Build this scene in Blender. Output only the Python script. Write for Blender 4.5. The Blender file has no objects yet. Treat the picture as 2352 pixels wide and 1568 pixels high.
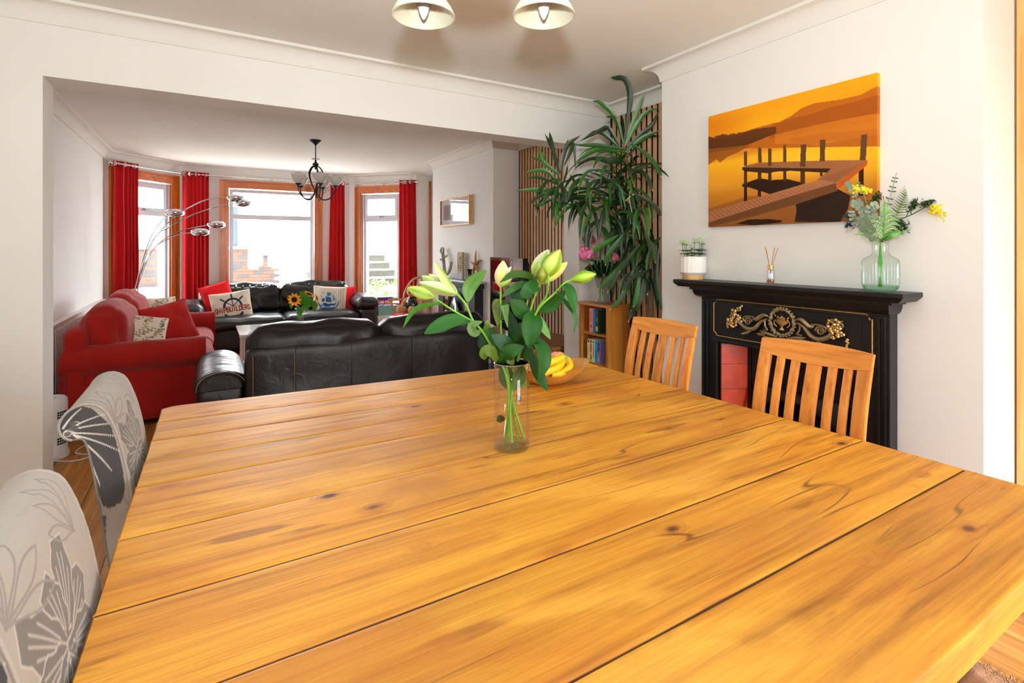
import bpy, bmesh, math, random
import numpy as np
from mathutils import Vector, Matrix, noise as mnoise
sin, cos, pi = math.sin, math.cos, math.pi
SC = bpy.context.scene
COL = SC.collection
random.seed(7)

# ------------------------------------------------------------ camera
cam_d = bpy.data.cameras.new('camera')
cam = bpy.data.objects.new('camera', cam_d)
COL.objects.link(cam)
cam.location = (0, 0, 1.45)
cam.rotation_euler = (pi/2, 0, -math.atan2(.511, .8596))
cam_d.sensor_width = 36
cam_d.lens = 36*1179/2352
cam_d.shift_y = -214/2352
cam_d.clip_start = .05
SC.camera = cam

# ------------------------------------------------------------ world, sun, window portals, flash
W = bpy.data.worlds.new('sky'); SC.world = W; W.use_nodes = True
_bg = W.node_tree.nodes['Background']
_bg.inputs[0].default_value = (1.0, .98, .95, 1)
_bg.inputs[1].default_value = 27.0
def light(name, kind, loc, energy, color=(1, 1, 1), rot=(0, 0, 0), **kw):
    d = bpy.data.lights.new(name, kind); d.energy = energy; d.color = color
    for k, v in kw.items():
        if k == 'portal': d.cycles.is_portal = v
        else: setattr(d, k, v)
    o = bpy.data.objects.new(name, d); COL.objects.link(o)
    o.location = loc; o.rotation_euler = rot
    return o
light('sun', 'SUN', (0, 0, 8), 9.0, (1, .93, .80), rot=(math.radians(54), 0, math.radians(-20)), angle=.01)
light('portal_patio', 'AREA', (1.85, -1.83, 1.12), 1, rot=(-pi/2, 0, pi), shape='RECTANGLE', size=1.3, size_y=2.15, portal=True)
light('portal_bay', 'AREA', (.95, 9.50, 1.5), 1, rot=(-pi/2, 0, 0), shape='RECTANGLE', size=1.6, size_y=2.0, portal=True)
light('portal_bay_side', 'AREA', (-.82, 9.08, 1.5), 1, rot=(-pi/2, 0, pi/4), shape='RECTANGLE', size=1.1, size_y=2.0, portal=True)
light('portal_bay_side', 'AREA', (2.70, 9.08, 1.5), 1, rot=(-pi/2, 0, -pi/4), shape='RECTANGLE', size=1.1, size_y=2.0, portal=True)
light('camera_flash', 'SPOT', (0, 0, 1.675), 330, (.84, .95, 1.0), rot=(math.radians(149), 0, -math.atan2(.511, .8596)), shadow_soft_size=.035, spot_size=math.radians(170), spot_blend=1.0)
SC.view_settings.view_transform = 'Standard'
SC.view_settings.look = 'None'
SC.view_settings.gamma = 1
SC.view_settings.use_curve_mapping = False
SC.view_settings.exposure = -0.06
SC.cycles.use_denoising = True
SC.cycles.max_bounces = 10
SC.cycles.diffuse_bounces = 7
SC.cycles.transparent_max_bounces = 16
SC.cycles.sample_clamp_indirect = 6
SC.cycles.caustics_reflective = False
SC.cycles.caustics_refractive = False

# ------------------------------------------------------------ pixel of the 2352x1568 photograph -> point on a real plane
F_, CU, CV, CC, SS, HH = 1179, 1176, 570, .8596, .511, 1.45
def ray(u, v):
    r = (u-CU)/F_
    return Vector((r*CC+SS, -r*SS+CC, (CV-v)/F_))
def at(u, v, X=None, Y=None, Z=None, D=None):
    d = ray(u, v)
    t = D if D is not None else X/d.x if X is not None else Y/d.y if Y is not None else (Z-HH)/d.z
    return Vector((0, 0, HH))+d*t

# ------------------------------------------------------------ colours and materials
def lin(h):
    if isinstance(h, str):
        h = h.lstrip('#'); c = [int(h[i:i+2], 16)/255 for i in (0, 2, 4)]
    else: c = [x/255 for x in h]
    return tuple((x/12.92 if x <= .04045 else ((x+.055)/1.055)**2.4) for x in c)+(1,)
MATS = {}
def nodes(name):
    m = bpy.data.materials.new(name); m.use_nodes = True
    nt = m.node_tree; b = nt.nodes['Principled BSDF']
    return m, nt, b
def N(nt, t, **kw):
    n = nt.nodes.new(t)
    for k, v in kw.items():
        if k.startswith('i_'):
            key = k[2:]; key = int(key) if key.isdigit() else key.replace('_', ' ')
            n.inputs[key].default_value = v
        else: setattr(n, k, v)
    return n
def ramp(nt, stops):
    r = nt.nodes.new('ShaderNodeValToRGB'); e = r.color_ramp.elements
    while len(e) < len(stops): e.new(.5)
    for i, (p, c) in enumerate(stops):
        e[i].position = p; e[i].color = c if len(c) == 4 else (*c, 1)
    return r
def basic(name, col, rough=.6, metal=0, var=.06, scale=6, bump=0, bscale=120, coat=0, spec=.5, trans=0, sheen=0, attr=False, sub=0):
    """a plain surface with soft procedural variation of its colour and fine relief"""
    if name in MATS: return MATS[name]
    m, nt, b = nodes(name); L = nt.links
    c = lin(col)
    tc = N(nt, 'ShaderNodeTexCoord')
    nz = N(nt, 'ShaderNodeTexNoise', i_Scale=scale, i_Detail=4.0)
    L.new(tc.outputs['Object'], nz.inputs['Vector'])
    mp = N(nt, 'ShaderNodeMapRange', i_3=1-var, i_4=1+var)
    L.new(nz.outputs['Fac'], mp.inputs[0])
    mx = N(nt, 'ShaderNodeVectorMath', operation='SCALE')
    if attr:
        a = N(nt, 'ShaderNodeVertexColor', layer_name='col'); L.new(a.outputs['Color'], mx.inputs[0])
    else: mx.inputs[0].default_value = c[:3]
    L.new(mp.outputs[0], mx.inputs['Scale'])
    L.new(mx.outputs[0], b.inputs['Base Color'])
    b.inputs['Roughness'].default_value = rough; b.inputs['Metallic'].default_value = metal
    b.inputs['Coat Weight'].default_value = coat; b.inputs['Specular IOR Level'].default_value = spec
    b.inputs['Transmission Weight'].default_value = trans
    if sheen: b.inputs['Sheen Weight'].default_value = sheen
    if sub:
        b.inputs['Subsurface Weight'].default_value = sub; b.inputs['Subsurface Radius'].default_value = (.02, .02, .01)
    if bump:
        n2 = N(nt, 'ShaderNodeTexNoise', i_Scale=bscale, i_Detail=3.0); L.new(tc.outputs['Object'], n2.inputs['Vector'])
        bp = N(nt, 'ShaderNodeBump', i_Strength=bump, i_Distance=.002); L.new(n2.outputs['Fac'], bp.inputs['Height'])
        L.new(bp.outputs[0], b.inputs['Normal'])
    MATS[name] = m
    return m
def wood(name, light_, base, dark, axis=0, rough=.45, grain=40, stretch=1.3, knots=0, bump=.15, coat=0, var=.12):
    """wood with grain along the local axis; pieces differ through Object Info Random"""
    if name in MATS: return MATS[name]
    m, nt, b = nodes(name); L = nt.links
    tc = N(nt, 'ShaderNodeTexCoord'); oi = N(nt, 'ShaderNodeObjectInfo')
    rv = N(nt, 'ShaderNodeVectorMath', operation='SCALE'); rv.inputs[0].default_value = (37, 23, 11)
    L.new(oi.outputs['Random'], rv.inputs['Scale'])
    add = N(nt, 'ShaderNodeVectorMath', operation='ADD'); L.new(tc.outputs['Object'], add.inputs[0]); L.new(rv.outputs[0], add.inputs[1])
    sc = [grain]*3; sc[axis] = stretch
    st = N(nt, 'ShaderNodeVectorMath', operation='MULTIPLY'); L.new(add.outputs[0], st.inputs[0]); st.inputs[1].default_value = sc
    # slow wander of the grain
    sc2 = [4.0]*3; sc2[axis] = .9
    st2 = N(nt, 'ShaderNodeVectorMath', operation='MULTIPLY'); L.new(add.outputs[0], st2.inputs[0]); st2.inputs[1].default_value = sc2
    slow = N(nt, 'ShaderNodeTexNoise', i_Scale=1.0, i_Detail=2.0); L.new(st2.outputs[0], slow.inputs['Vector'])
    sm = N(nt, 'ShaderNodeVectorMath', operation='SCALE', i_Scale=1.8); L.new(slow.outputs['Color'], sm.inputs[0])
    ad2 = N(nt, 'ShaderNodeVectorMath', operation='ADD'); L.new(st.outputs[0], ad2.inputs[0]); L.new(sm.outputs[0], ad2.inputs[1])
    last = ad2
    kd = None
    if knots:
        sk = [5.6]*3; sk[axis] = 3.3
        st3 = N(nt, 'ShaderNodeVectorMath', operation='MULTIPLY'); L.new(add.outputs[0], st3.inputs[0]); st3.inputs[1].default_value = sk
        vo = N(nt, 'ShaderNodeTexVoronoi', i_Scale=1.0); L.new(st3.outputs[0], vo.inputs['Vector'])
        kd = vo.outputs['Distance']
        inf = N(nt, 'ShaderNodeMapRange', interpolation_type='SMOOTHSTEP', i_1=.0, i_2=.20, i_3=2.2, i_4=0.0); L.new(kd, inf.inputs[0])
        ad3 = N(nt, 'ShaderNodeVectorMath', operation='ADD'); L.new(ad2.outputs[0], ad3.inputs[0])
        cb = N(nt, 'ShaderNodeCombineXYZ')
        for i in range(3):
            if i != axis: L.new(inf.outputs[0], cb.inputs[i])
        L.new(cb.outputs[0], ad3.inputs[1]); last = ad3
    g = N(nt, 'ShaderNodeTexNoise', i_Scale=1.0, i_Detail=5.0, i_Roughness=.6); L.new(last.outputs[0], g.inputs['Vector'])
    cr = ramp(nt, [(.25, lin(dark)), (.47, lin(base)), (.72, lin(light_))]); L.new(g.outputs['Fac'], cr.inputs[0])
    # broad patches
    pt = N(nt, 'ShaderNodeTexNoise', i_Scale=.8, i_Detail=3.0); L.new(st2.outputs[0], pt.inputs['Vector'])
    pm = N(nt, 'ShaderNodeMapRange', i_1=.3, i_2=.7, i_3=1-var, i_4=1+var*.8); L.new(pt.outputs['Fac'], pm.inputs[0])
    rm = N(nt, 'ShaderNodeMapRange', i_3=1-var*.6, i_4=1+var*.5); L.new(oi.outputs['Random'], rm.inputs[0])
    mm = N(nt, 'ShaderNodeMath', operation='MULTIPLY'); L.new(pm.outputs[0], mm.inputs[0]); L.new(rm.outputs[0], mm.inputs[1])
    mx = N(nt, 'ShaderNodeVectorMath', operation='SCALE'); L.new(cr.outputs[0], mx.inputs[0]); L.new(mm.outputs[0], mx.inputs['Scale'])
    out = mx.outputs[0]
    if knots:
        # knot heart and halo, dark cracks and scattered pores
        for lo, hi, colr, amt in ((.02, .23, '#a8601f', .75), (.03, .10, '#4a2410', .95)):
            k = N(nt, 'ShaderNodeMapRange', interpolation_type='SMOOTHSTEP', i_1=lo, i_2=hi, i_3=amt, i_4=0.0); L.new(kd, k.inputs[0])
            mk = N(nt, 'ShaderNodeMix', data_type='RGBA'); L.new(k.outputs[0], mk.inputs[0]); L.new(out, mk.inputs[6]); mk.inputs[7].default_value = lin(colr)
            out = mk.outputs[2]
        sp = [16.0]*3; sp[axis] = 3.2
        s5 = N(nt, 'ShaderNodeVectorMath', operation='MULTIPLY'); L.new(add.outputs[0], s5.inputs[0]); s5.inputs[1].default_value = sp
        pn = N(nt, 'ShaderNodeTexNoise', i_Scale=1.0, i_Detail=3.0); L.new(s5.outputs[0], pn.inputs['Vector'])
        pr = N(nt, 'ShaderNodeMapRange', interpolation_type='SMOOTHSTEP', i_1=.62, i_2=.70, i_3=0.0, i_4=.7); L.new(pn.outputs['Fac'], pr.inputs[0])
        mk = N(nt, 'ShaderNodeMix', data_type='RGBA'); L.new(pr.outputs[0], mk.inputs[0]); L.new(out, mk.inputs[6]); mk.inputs[7].default_value = lin('#8a4f1c'); out = mk.outputs[2]
        # broad orange flames and pale sapwood
        sf_ = [3.4]*3; sf_[axis] = 1.5
        s7 = N(nt, 'ShaderNodeVectorMath', operation='MULTIPLY'); L.new(add.outputs[0], s7.inputs[0]); s7.inputs[1].default_value = sf_
        fn_ = N(nt, 'ShaderNodeTexNoise', i_Scale=1.0, i_Detail=5.0, i_Distortion=.8); L.new(s7.outputs[0], fn_.inputs['Vector'])
        f1 = N(nt, 'ShaderNodeMapRange', interpolation_type='SMOOTHSTEP', i_1=.52, i_2=.68, i_3=0.0, i_4=.55); L.new(fn_.outputs['Fac'], f1.inputs[0])
        mk = N(nt, 'ShaderNodeMix', data_type='RGBA'); L.new(f1.outputs[0], mk.inputs[0]); L.new(out, mk.inputs[6]); mk.inputs[7].default_value = lin('#b9701f'); out = mk.outputs[2]
        f2_ = N(nt, 'ShaderNodeMapRange', interpolation_type='SMOOTHSTEP', i_1=.47, i_2=.33, i_3=0.0, i_4=.5); L.new(fn_.outputs['Fac'], f2_.inputs[0])
        mk = N(nt, 'ShaderNodeMix', data_type='RGBA'); L.new(f2_.outputs[0], mk.inputs[0]); L.new(out, mk.inputs[6]); mk.inputs[7].default_value = lin('#f0b244'); out = mk.outputs[2]
        fg = N(nt, 'ShaderNodeTexNoise', i_Scale=1.0, i_Detail=2.0); sg_ = [220.0]*3; sg_[axis] = 6.0
        s8 = N(nt, 'ShaderNodeVectorMath', operation='MULTIPLY'); L.new(add.outputs[0], s8.inputs[0]); s8.inputs[1].default_value = sg_; L.new(s8.outputs[0], fg.inputs['Vector'])
        fgm = N(nt, 'ShaderNodeMapRange', i_1=.3, i_2=.7, i_3=.88, i_4=1.1); L.new(fg.outputs['Fac'], fgm.inputs[0])
        fgs = N(nt, 'ShaderNodeVectorMath', operation='SCALE'); L.new(out, fgs.inputs[0]); L.new(fgm.outputs[0], fgs.inputs['Scale']); out = fgs.outputs[0]
        # long thin cracks along the grain
        sq = [7.0]*3; sq[axis] = .75
        s6 = N(nt, 'ShaderNodeVectorMath', operation='MULTIPLY'); L.new(add.outputs[0], s6.inputs[0]); s6.inputs[1].default_value = sq
        cn = N(nt, 'ShaderNodeTexNoise', i_Scale=1.0, i_Detail=1.5); L.new(s6.outputs[0], cn.inputs['Vector'])
        c1 = N(nt, 'ShaderNodeMath', operation='SUBTRACT'); L.new(cn.outputs['Fac'], c1.inputs[0]); c1.inputs[1].default_value = .5
        c2 = N(nt, 'ShaderNodeMath', operation='ABSOLUTE'); L.new(c1.outputs[0], c2.inputs[0])
        c3 = N(nt, 'ShaderNodeMapRange', i_1=.001, i_2=.006, i_3=1.0, i_4=0.0); L.new(c2.outputs[0], c3.inputs[0])
        mn = N(nt, 'ShaderNodeTexNoise', i_Scale=2.7, i_Detail=1.0); L.new(add.outputs[0], mn.inputs['Vector'])
        m2 = N(nt, 'ShaderNodeMapRange', i_1=.50, i_2=.60, i_3=0.0, i_4=.85); L.new(mn.outputs['Fac'], m2.inputs[0])
        c4 = N(nt, 'ShaderNodeMath', operation='MULTIPLY'); L.new(c3.outputs[0], c4.inputs[0]); L.new(m2.outputs[0], c4.inputs[1])
        mk = N(nt, 'ShaderNodeMix', data_type='RGBA'); L.new(c4.outputs[0], mk.inputs[0]); L.new(out, mk.inputs[6]); mk.inputs[7].default_value = lin('#6b3d14'); out = mk.outputs[2]
        # grey worn bands
        gp = N(nt, 'ShaderNodeTexNoise', i_Scale=2.3, i_Detail=2.0); L.new(add.outputs[0], gp.inputs['Vector'])
        gr = N(nt, 'ShaderNodeMapRange', interpolation_type='SMOOTHSTEP', i_1=.55, i_2=.75, i_3=0.0, i_4=.32); L.new(gp.outputs['Fac'], gr.inputs[0])
        mk = N(nt, 'ShaderNodeMix', data_type='RGBA'); L.new(gr.outputs[0], mk.inputs[0]); L.new(out, mk.inputs[6]); mk.inputs[7].default_value = lin('#b07a42'); out = mk.outputs[2]
    L.new(out, b.inputs['Base Color'])
    b.inputs['Roughness'].default_value = rough; b.inputs['Coat Weight'].default_value = coat; b.inputs['Coat Roughness'].default_value = .25
    bp = N(nt, 'ShaderNodeBump', i_Strength=bump, i_Distance=.003); L.new(g.outputs['Fac'], bp.inputs['Height']); L.new(bp.outputs[0], b.inputs['Normal'])
    MATS[name] = m
    return m
def thin_glass(name, tint='#ffffff', ref=1.0, rough=0.0, ior=1.45):
    if name in MATS: return MATS[name]
    m = bpy.data.materials.new(name); m.use_nodes = True; nt = m.node_tree; L = nt.links
    nt.nodes.clear()
    o = N(nt, 'ShaderNodeOutputMaterial'); t = N(nt, 'ShaderNodeBsdfTransparent'); t.inputs[0].default_value = lin(tint)
    g = N(nt, 'ShaderNodeBsdfGlossy', i_Roughness=rough); fr = N(nt, 'ShaderNodeLayerWeight', i_Blend=.5)
    pw = N(nt, 'ShaderNodeMath', operation='POWER'); pw.inputs[1].default_value = 3.6; L.new(fr.outputs['Facing'], pw.inputs[0])
    mu = N(nt, 'ShaderNodeMath', operation='MULTIPLY_ADD', use_clamp=True); mu.inputs[1].default_value = .38*ref; mu.inputs[2].default_value = .03*ref
    mx = N(nt, 'ShaderNodeMixShader'); L.new(pw.outputs[0], mu.inputs[0]); L.new(mu.outputs[0], mx.inputs[0]); L.new(t.outputs[0], mx.inputs[1]); L.new(g.outputs[0], mx.inputs[2]); L.new(mx.outputs[0], o.inputs[0])
    MATS[name] = m; return m
def leather(name, col):
    if name in MATS: return MATS[name]
    m, nt, b = nodes(name); L = nt.links
    tc = N(nt, 'ShaderNodeTexCoord')
    nz = N(nt, 'ShaderNodeTexNoise', i_Scale=5.0, i_Detail=5.0); L.new(tc.outputs['Object'], nz.inputs['Vector'])
    cr = ramp(nt, [(.3, lin(col)), (.7, tuple(min(1, x*1.7) for x in lin(col)[:3]))]); L.new(nz.outputs['Fac'], cr.inputs[0]); L.new(cr.outputs[0], b.inputs['Base Color'])
    rr = N(nt, 'ShaderNodeMapRange', i_3=.30, i_4=.5); L.new(nz.outputs['Fac'], rr.inputs[0]); L.new(rr.outputs[0], b.inputs['Roughness'])
    v = N(nt, 'ShaderNodeTexVoronoi', i_Scale=260.0); L.new(tc.outputs['Object'], v.inputs['Vector'])
    n2 = N(nt, 'ShaderNodeTexNoise', i_Scale=9.0, i_Detail=6.0, i_Distortion=1.2); L.new(tc.outputs['Object'], n2.inputs['Vector'])
    b1 = N(nt, 'ShaderNodeBump', i_Strength=.25, i_Distance=.02); L.new(n2.outputs['Fac'], b1.inputs['Height'])
    b2 = N(nt, 'ShaderNodeBump', i_Strength=.15, i_Distance=.001); L.new(v.outputs['Distance'], b2.inputs['Height']); L.new(b1.outputs[0], b2.inputs['Normal']); L.new(b2.outputs[0], b.inputs['Normal'])
    MATS[name] = m; return m
def fabric(name, col, weave=420, rough=.95, bump=.4, var=.18, attr=False, folds=.15):
    if name in MATS: return MATS[name]
    m, nt, b = nodes(name); L = nt.links
    tc = N(nt, 'ShaderNodeTexCoord')
    n1 = N(nt, 'ShaderNodeTexNoise', i_Scale=weave*.5, i_Detail=2.0); L.new(tc.outputs['Object'], n1.inputs['Vector'])
    n0 = N(nt, 'ShaderNodeTexNoise', i_Scale=4.0, i_Detail=4.0); L.new(tc.outputs['Object'], n0.inputs['Vector'])
    ad = N(nt, 'ShaderNodeMath', operation='ADD'); L.new(n1.outputs['Fac'], ad.inputs[0]); L.new(n0.outputs['Fac'], ad.inputs[1])
    mp = N(nt, 'ShaderNodeMapRange', i_1=.6, i_2=1.4, i_3=1-var, i_4=1+var); L.new(ad.outputs[0], mp.inputs[0])
    mx = N(nt, 'ShaderNodeVectorMath', operation='SCALE'); L.new(mp.outputs[0], mx.inputs['Scale'])
    if attr:
        a = N(nt, 'ShaderNodeVertexColor', layer_name='col'); L.new(a.outputs['Color'], mx.inputs[0])
    else: mx.inputs[0].default_value = lin(col)[:3]
    L.new(mx.outputs[0], b.inputs['Base Color']); b.inputs['Roughness'].default_value = rough
    b.inputs['Sheen Weight'].default_value = .15; b.inputs['Specular IOR Level'].default_value = .2
    b1 = N(nt, 'ShaderNodeBump', i_Strength=folds, i_Distance=.03); L.new(n0.outputs['Fac'], b1.inputs['Height'])
    b2 = N(nt, 'ShaderNodeBump', i_Strength=bump, i_Distance=.001); L.new(n1.outputs['Fac'], b2.inputs['Height']); L.new(b1.outputs[0], b2.inputs['Normal']); L.new(b2.outputs[0], b.inputs['Normal'])
    MATS[name] = m; return m
def emit(name, col, s):
    m, nt, b = nodes(name); b.inputs['Emission Color'].default_value = lin(col); b.inputs['Emission Strength'].default_value = s; return m

# ------------------------------------------------------------ mesh builder
def wloc(p):
    v = Vector((0, 0, 0))
    while p is not None: v += p.location; p = p.parent
    return v
class MB:
    def __init__(s): s.v = []; s.f = []; s.c = []
    def add(s, vs, fs, col=None):
        k = len(s.v); s.v += [Vector(p) for p in vs]; s.f += [tuple(i+k for i in f) for f in fs]
        if col is not None:
            if len(s.c) < k: s.c += [(1, 1, 1, 1)]*(k-len(s.c))
            s.c += list(col) if isinstance(col, list) else [col]*len(vs)
        return s
    def box(s, a, b, r=0):
        x0, x1 = sorted((a[0], b[0])); y0, y1 = sorted((a[1], b[1])); z0, z1 = sorted((a[2], b[2]))
        if r <= 0:
            vs = [(x, y, z) for z in (z0, z1) for y in (y0, y1) for x in (x0, x1)]
            return s.add(vs, [(0, 2, 3, 1), (4, 5, 7, 6), (0, 1, 5, 4), (2, 6, 7, 3), (0, 4, 6, 2), (1, 3, 7, 5)])
        bm = bmesh.new(); bmesh.ops.create_cube(bm, size=1)
        for v in bm.verts: v.co = Vector(((x0+x1)/2+v.co.x*(x1-x0), (y0+y1)/2+v.co.y*(y1-y0), (z0+z1)/2+v.co.z*(z1-z0)))
        r = min(r, (x1-x0)*.49, (y1-y0)*.49, (z1-z0)*.49)
        bmesh.ops.bevel(bm, geom=bm.edges[:], offset=r, segments=2, affect='EDGES', profile=.6)
        return s.bm(bm)
    def bm(s, bm, mat=None):
        bm.verts.index_update()
        s.add([(mat @ v.co) if mat else v.co.copy() for v in bm.verts], [tuple(v.index for v in f.verts) for f in bm.faces]); bm.free(); return s
    def prism(s, pts, n, depth):
        """pts: planar loop (3D) pushed along n*depth"""
        n = Vector(n)*depth; k = len(pts); P = [Vector(p) for p in pts]
        vs = P+[p+n for p in P]
        return s.add(vs, [tuple(range(k))[::-1], tuple(range(k, 2*k))]+[(i, (i+1) % k, (i+1) % k+k, i+k) for i in range(k)])
    def tube(s, path, r, n=8, caps=True, col=None, flat=1.0):
        P = [Vector(p) for p in path]; m = len(P); R = r if isinstance(r, (list, tuple)) else [r]*m
        t0 = (P[1]-P[0]).normalized(); up = Vector((0, 0, 1)) if abs(t0.z) < .9 else Vector((1, 0, 0))
        a = t0.cross(up).normalized(); vs = []
        for i in range(m):
            t = (P[min(i+1, m-1)]-P[max(i-1, 0)]).normalized()
            a = (a-t*a.dot(t)).normalized() if (a-t*a.dot(t)).length > 1e-6 else t.orthogonal().normalized()
            b = t.cross(a)
            for k in range(n):
                th = 2*pi*k/n; vs.append(P[i]+a*(cos(th)*R[i])+b*(sin(th)*R[i]*flat))
        fs = [(i*n+k, i*n+(k+1) % n, (i+1)*n+(k+1) % n, (i+1)*n+k) for i in range(m-1) for k in range(n)]
        if caps: fs += [tuple(range(n))[::-1], tuple(range((m-1)*n, m*n))]
        return s.add(vs, fs, col)
    def lathe(s, prof, c=(0, 0, 0), n=24, col=None, axis=None, ripple=None, scale=(1, 1)):
        """prof: (radius, height) along +z (or along axis)"""
        c = Vector(c); vs = []; q = None
        if axis is not None: q = Vector((0, 0, 1)).rotation_difference(Vector(axis).normalized())
        for j, (r, h) in enumerate(prof):
            for k in range(n):
                th = 2*pi*k/n; rr = r*(1+(ripple(th, j) if ripple else 0)); p = Vector((rr*cos(th)*scale[0], rr*sin(th)*scale[1], h))
                vs.append(c+(q @ p if q else p))
        m = len(prof); fs = [(i*n+k, i*n+(k+1) % n, (i+1)*n+(k+1) % n, (i+1)*n+k) for i in range(m-1) for k in range(n)]
        if prof[0][0] > 1e-5: fs.append(tuple(range(n))[::-1])
        if prof[-1][0] > 1e-5: fs.append(tuple(range((m-1)*n, m*n)))
        return s.add(vs, fs, col)
    def ball(s, c, r, n=10, sc=(1, 1, 1), col=None):
        c = Vector(c); vs = []; m = max(5, n//2+1)
        for j in range(m+1):
            ph = pi*j/m
            for k in range(n): vs.append(c+Vector((r*sc[0]*sin(ph)*cos(2*pi*k/n), r*sc[1]*sin(ph)*sin(2*pi*k/n), r*sc[2]*cos(ph))))
        return s.add(vs, [(j*n+k, (j+1)*n+k, (j+1)*n+(k+1) % n, j*n+(k+1) % n) for j in range(m) for k in range(n)], col)
    def grid(s, fn, nu, nv, col=None):
        vs = []; cs = []
        for j in range(nv+1):
            for i in range(nu+1):
                vs.append(fn(i/nu, j/nv))
                if col: cs.append(col(i/nu, j/nv))
        return s.add(vs, [(j*(nu+1)+i, j*(nu+1)+i+1, (j+1)*(nu+1)+i+1, (j+1)*(nu+1)+i) for j in range(nv) for i in range(nu)], cs if col else None)
    def soft(s, c, size, r=.05, n=10, puff=.02, wob=0, wsc=6, seed=0, mat=None, pin=0):
        """cushion-like rounded box; puff swells the faces, wob wrinkles them"""
        c = Vector(c); h = Vector(size)/2; r = min(r, h.x, h.y, h.z); vs = {}; fs = []; L = []
        def key(p): return (round(p[0], 5), round(p[1], 5), round(p[2], 5))
        for ax in range(3):
            for sg in (-1, 1):
                for i in range(n):
                    for j in range(n):
                        q = []
                        for (a, b) in ((i, j), (i+1, j), (i+1, j+1), (i, j+1)):
                            p = [0, 0, 0]; p[ax] = sg; p[(ax+1) % 3] = 2*a/n-1; p[(ax+2) % 3] = 2*b/n-1
                            k = key(p)
                            if k not in vs: vs[k] = len(L); L.append(Vector(p))
                            q.append(vs[k])
                        fs.append(tuple(q if sg > 0 else q[::-1]))
        out = []
        for p in L:
            P = Vector((p.x*h.x, p.y*h.y, p.z*h.z))
            I = Vector([max(-(h[i]-r), min(h[i]-r, P[i])) for i in range(3)]); d = P-I
            if d.length > 1e-7: P = I+d.normalized()*r
            w = [1-p[i]*p[i] for i in range(3)]
            if puff:
                for i in range(3):
                    a, b = (i+1) % 3, (i+2) % 3
                    P[i] += (1 if p[i] > 0 else -1)*abs(p[i])**2*puff*(w[a]*w[b])*(1 if i != 1 or 1 else 1)
            if pin:
                kx = 1+pin*(abs(p.x*p.z)**2)-pin*.35*(1-abs(p.x))*abs(p.z)-pin*.35*(1-abs(p.z))*abs(p.x)
                P.x *= kx; P.z *= kx
            if wob:
                q = (P*wsc)+Vector((seed*7.1, seed*3.3, seed)); P += mnoise.noise_vector(q)*wob
            out.append((mat @ P if mat else P)+c)
        return s.add(out, fs)
    def build(s, name, mat, parent=None, smooth=False, world=True, angle=40, mod=None):
        off = wloc(parent) if (parent and world) else Vector((0, 0, 0))
        me = bpy.data.meshes.new(name)
        me.from_pydata([tuple(v-off) for v in s.v], [], s.f)
        if s.c:
            s.c += [(1, 1, 1, 1)]*(len(s.v)-len(s.c))
            a = me.color_attributes.new('col', 'FLOAT_COLOR', 'POINT'); a.data.foreach_set('color', np.array(s.c, dtype=np.float32).ravel())
        if isinstance(mat, (list, tuple)):
            for m_ in mat: me.materials.append(m_)
        elif mat: me.materials.append(mat)
        if smooth:
            me.polygons.foreach_set('use_smooth', [True]*len(me.polygons))
            if angle < 180: me.set_sharp_from_angle(angle=math.radians(angle))
        me.update()
        o = bpy.data.objects.new(name, me); COL.objects.link(o)
        if parent: o.parent = parent
        if mod: mod(o)
        return o
def tag(o, label=None, cat=None, group=None, kind=None):
    if label: o['label'] = label
    if cat: o['category'] = cat
    if group: o['group'] = group
    if kind: o['kind'] = kind
    return o
def empty(name, loc=(0, 0, 0), label=None, cat=None, group=None, kind=None, rz=0):
    o = bpy.data.objects.new(name, None); COL.objects.link(o); o.location = loc; o.rotation_euler = (0, 0, rz); o.empty_display_size = .1
    return tag(o, label, cat, group, kind)
def struct(o): o['kind'] = 'structure'; return o
def kids(o): return [x for x in bpy.data.objects if x.parent == o]
def copy_tree(o, parent=None, loc=None, rz=None, label=None):
    c = o.copy(); COL.objects.link(c); c.parent = parent
    for ch in kids(o): copy_tree(ch, c)
    if loc is not None: c.location = loc
    if rz is not None: c.rotation_euler = (0, 0, rz)
    if label: c['label'] = label
    return c
def spline(pts, n=8):
    """Catmull-Rom through the points"""
    P = [Vector(p) for p in pts]; P = [P[0]*2-P[1]]+P+[P[-1]*2-P[-2]]; out = []
    for i in range(1, len(P)-2):
        for k in range(n):
            t = k/n; a, b, c, d = P[i-1:i+3]
            out.append(.5*((2*b)+(c-a)*t+(2*a-5*b+4*c-d)*t*t+(3*b-a-3*c+d)*t**3))
    out.append(P[-2]); return out
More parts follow.
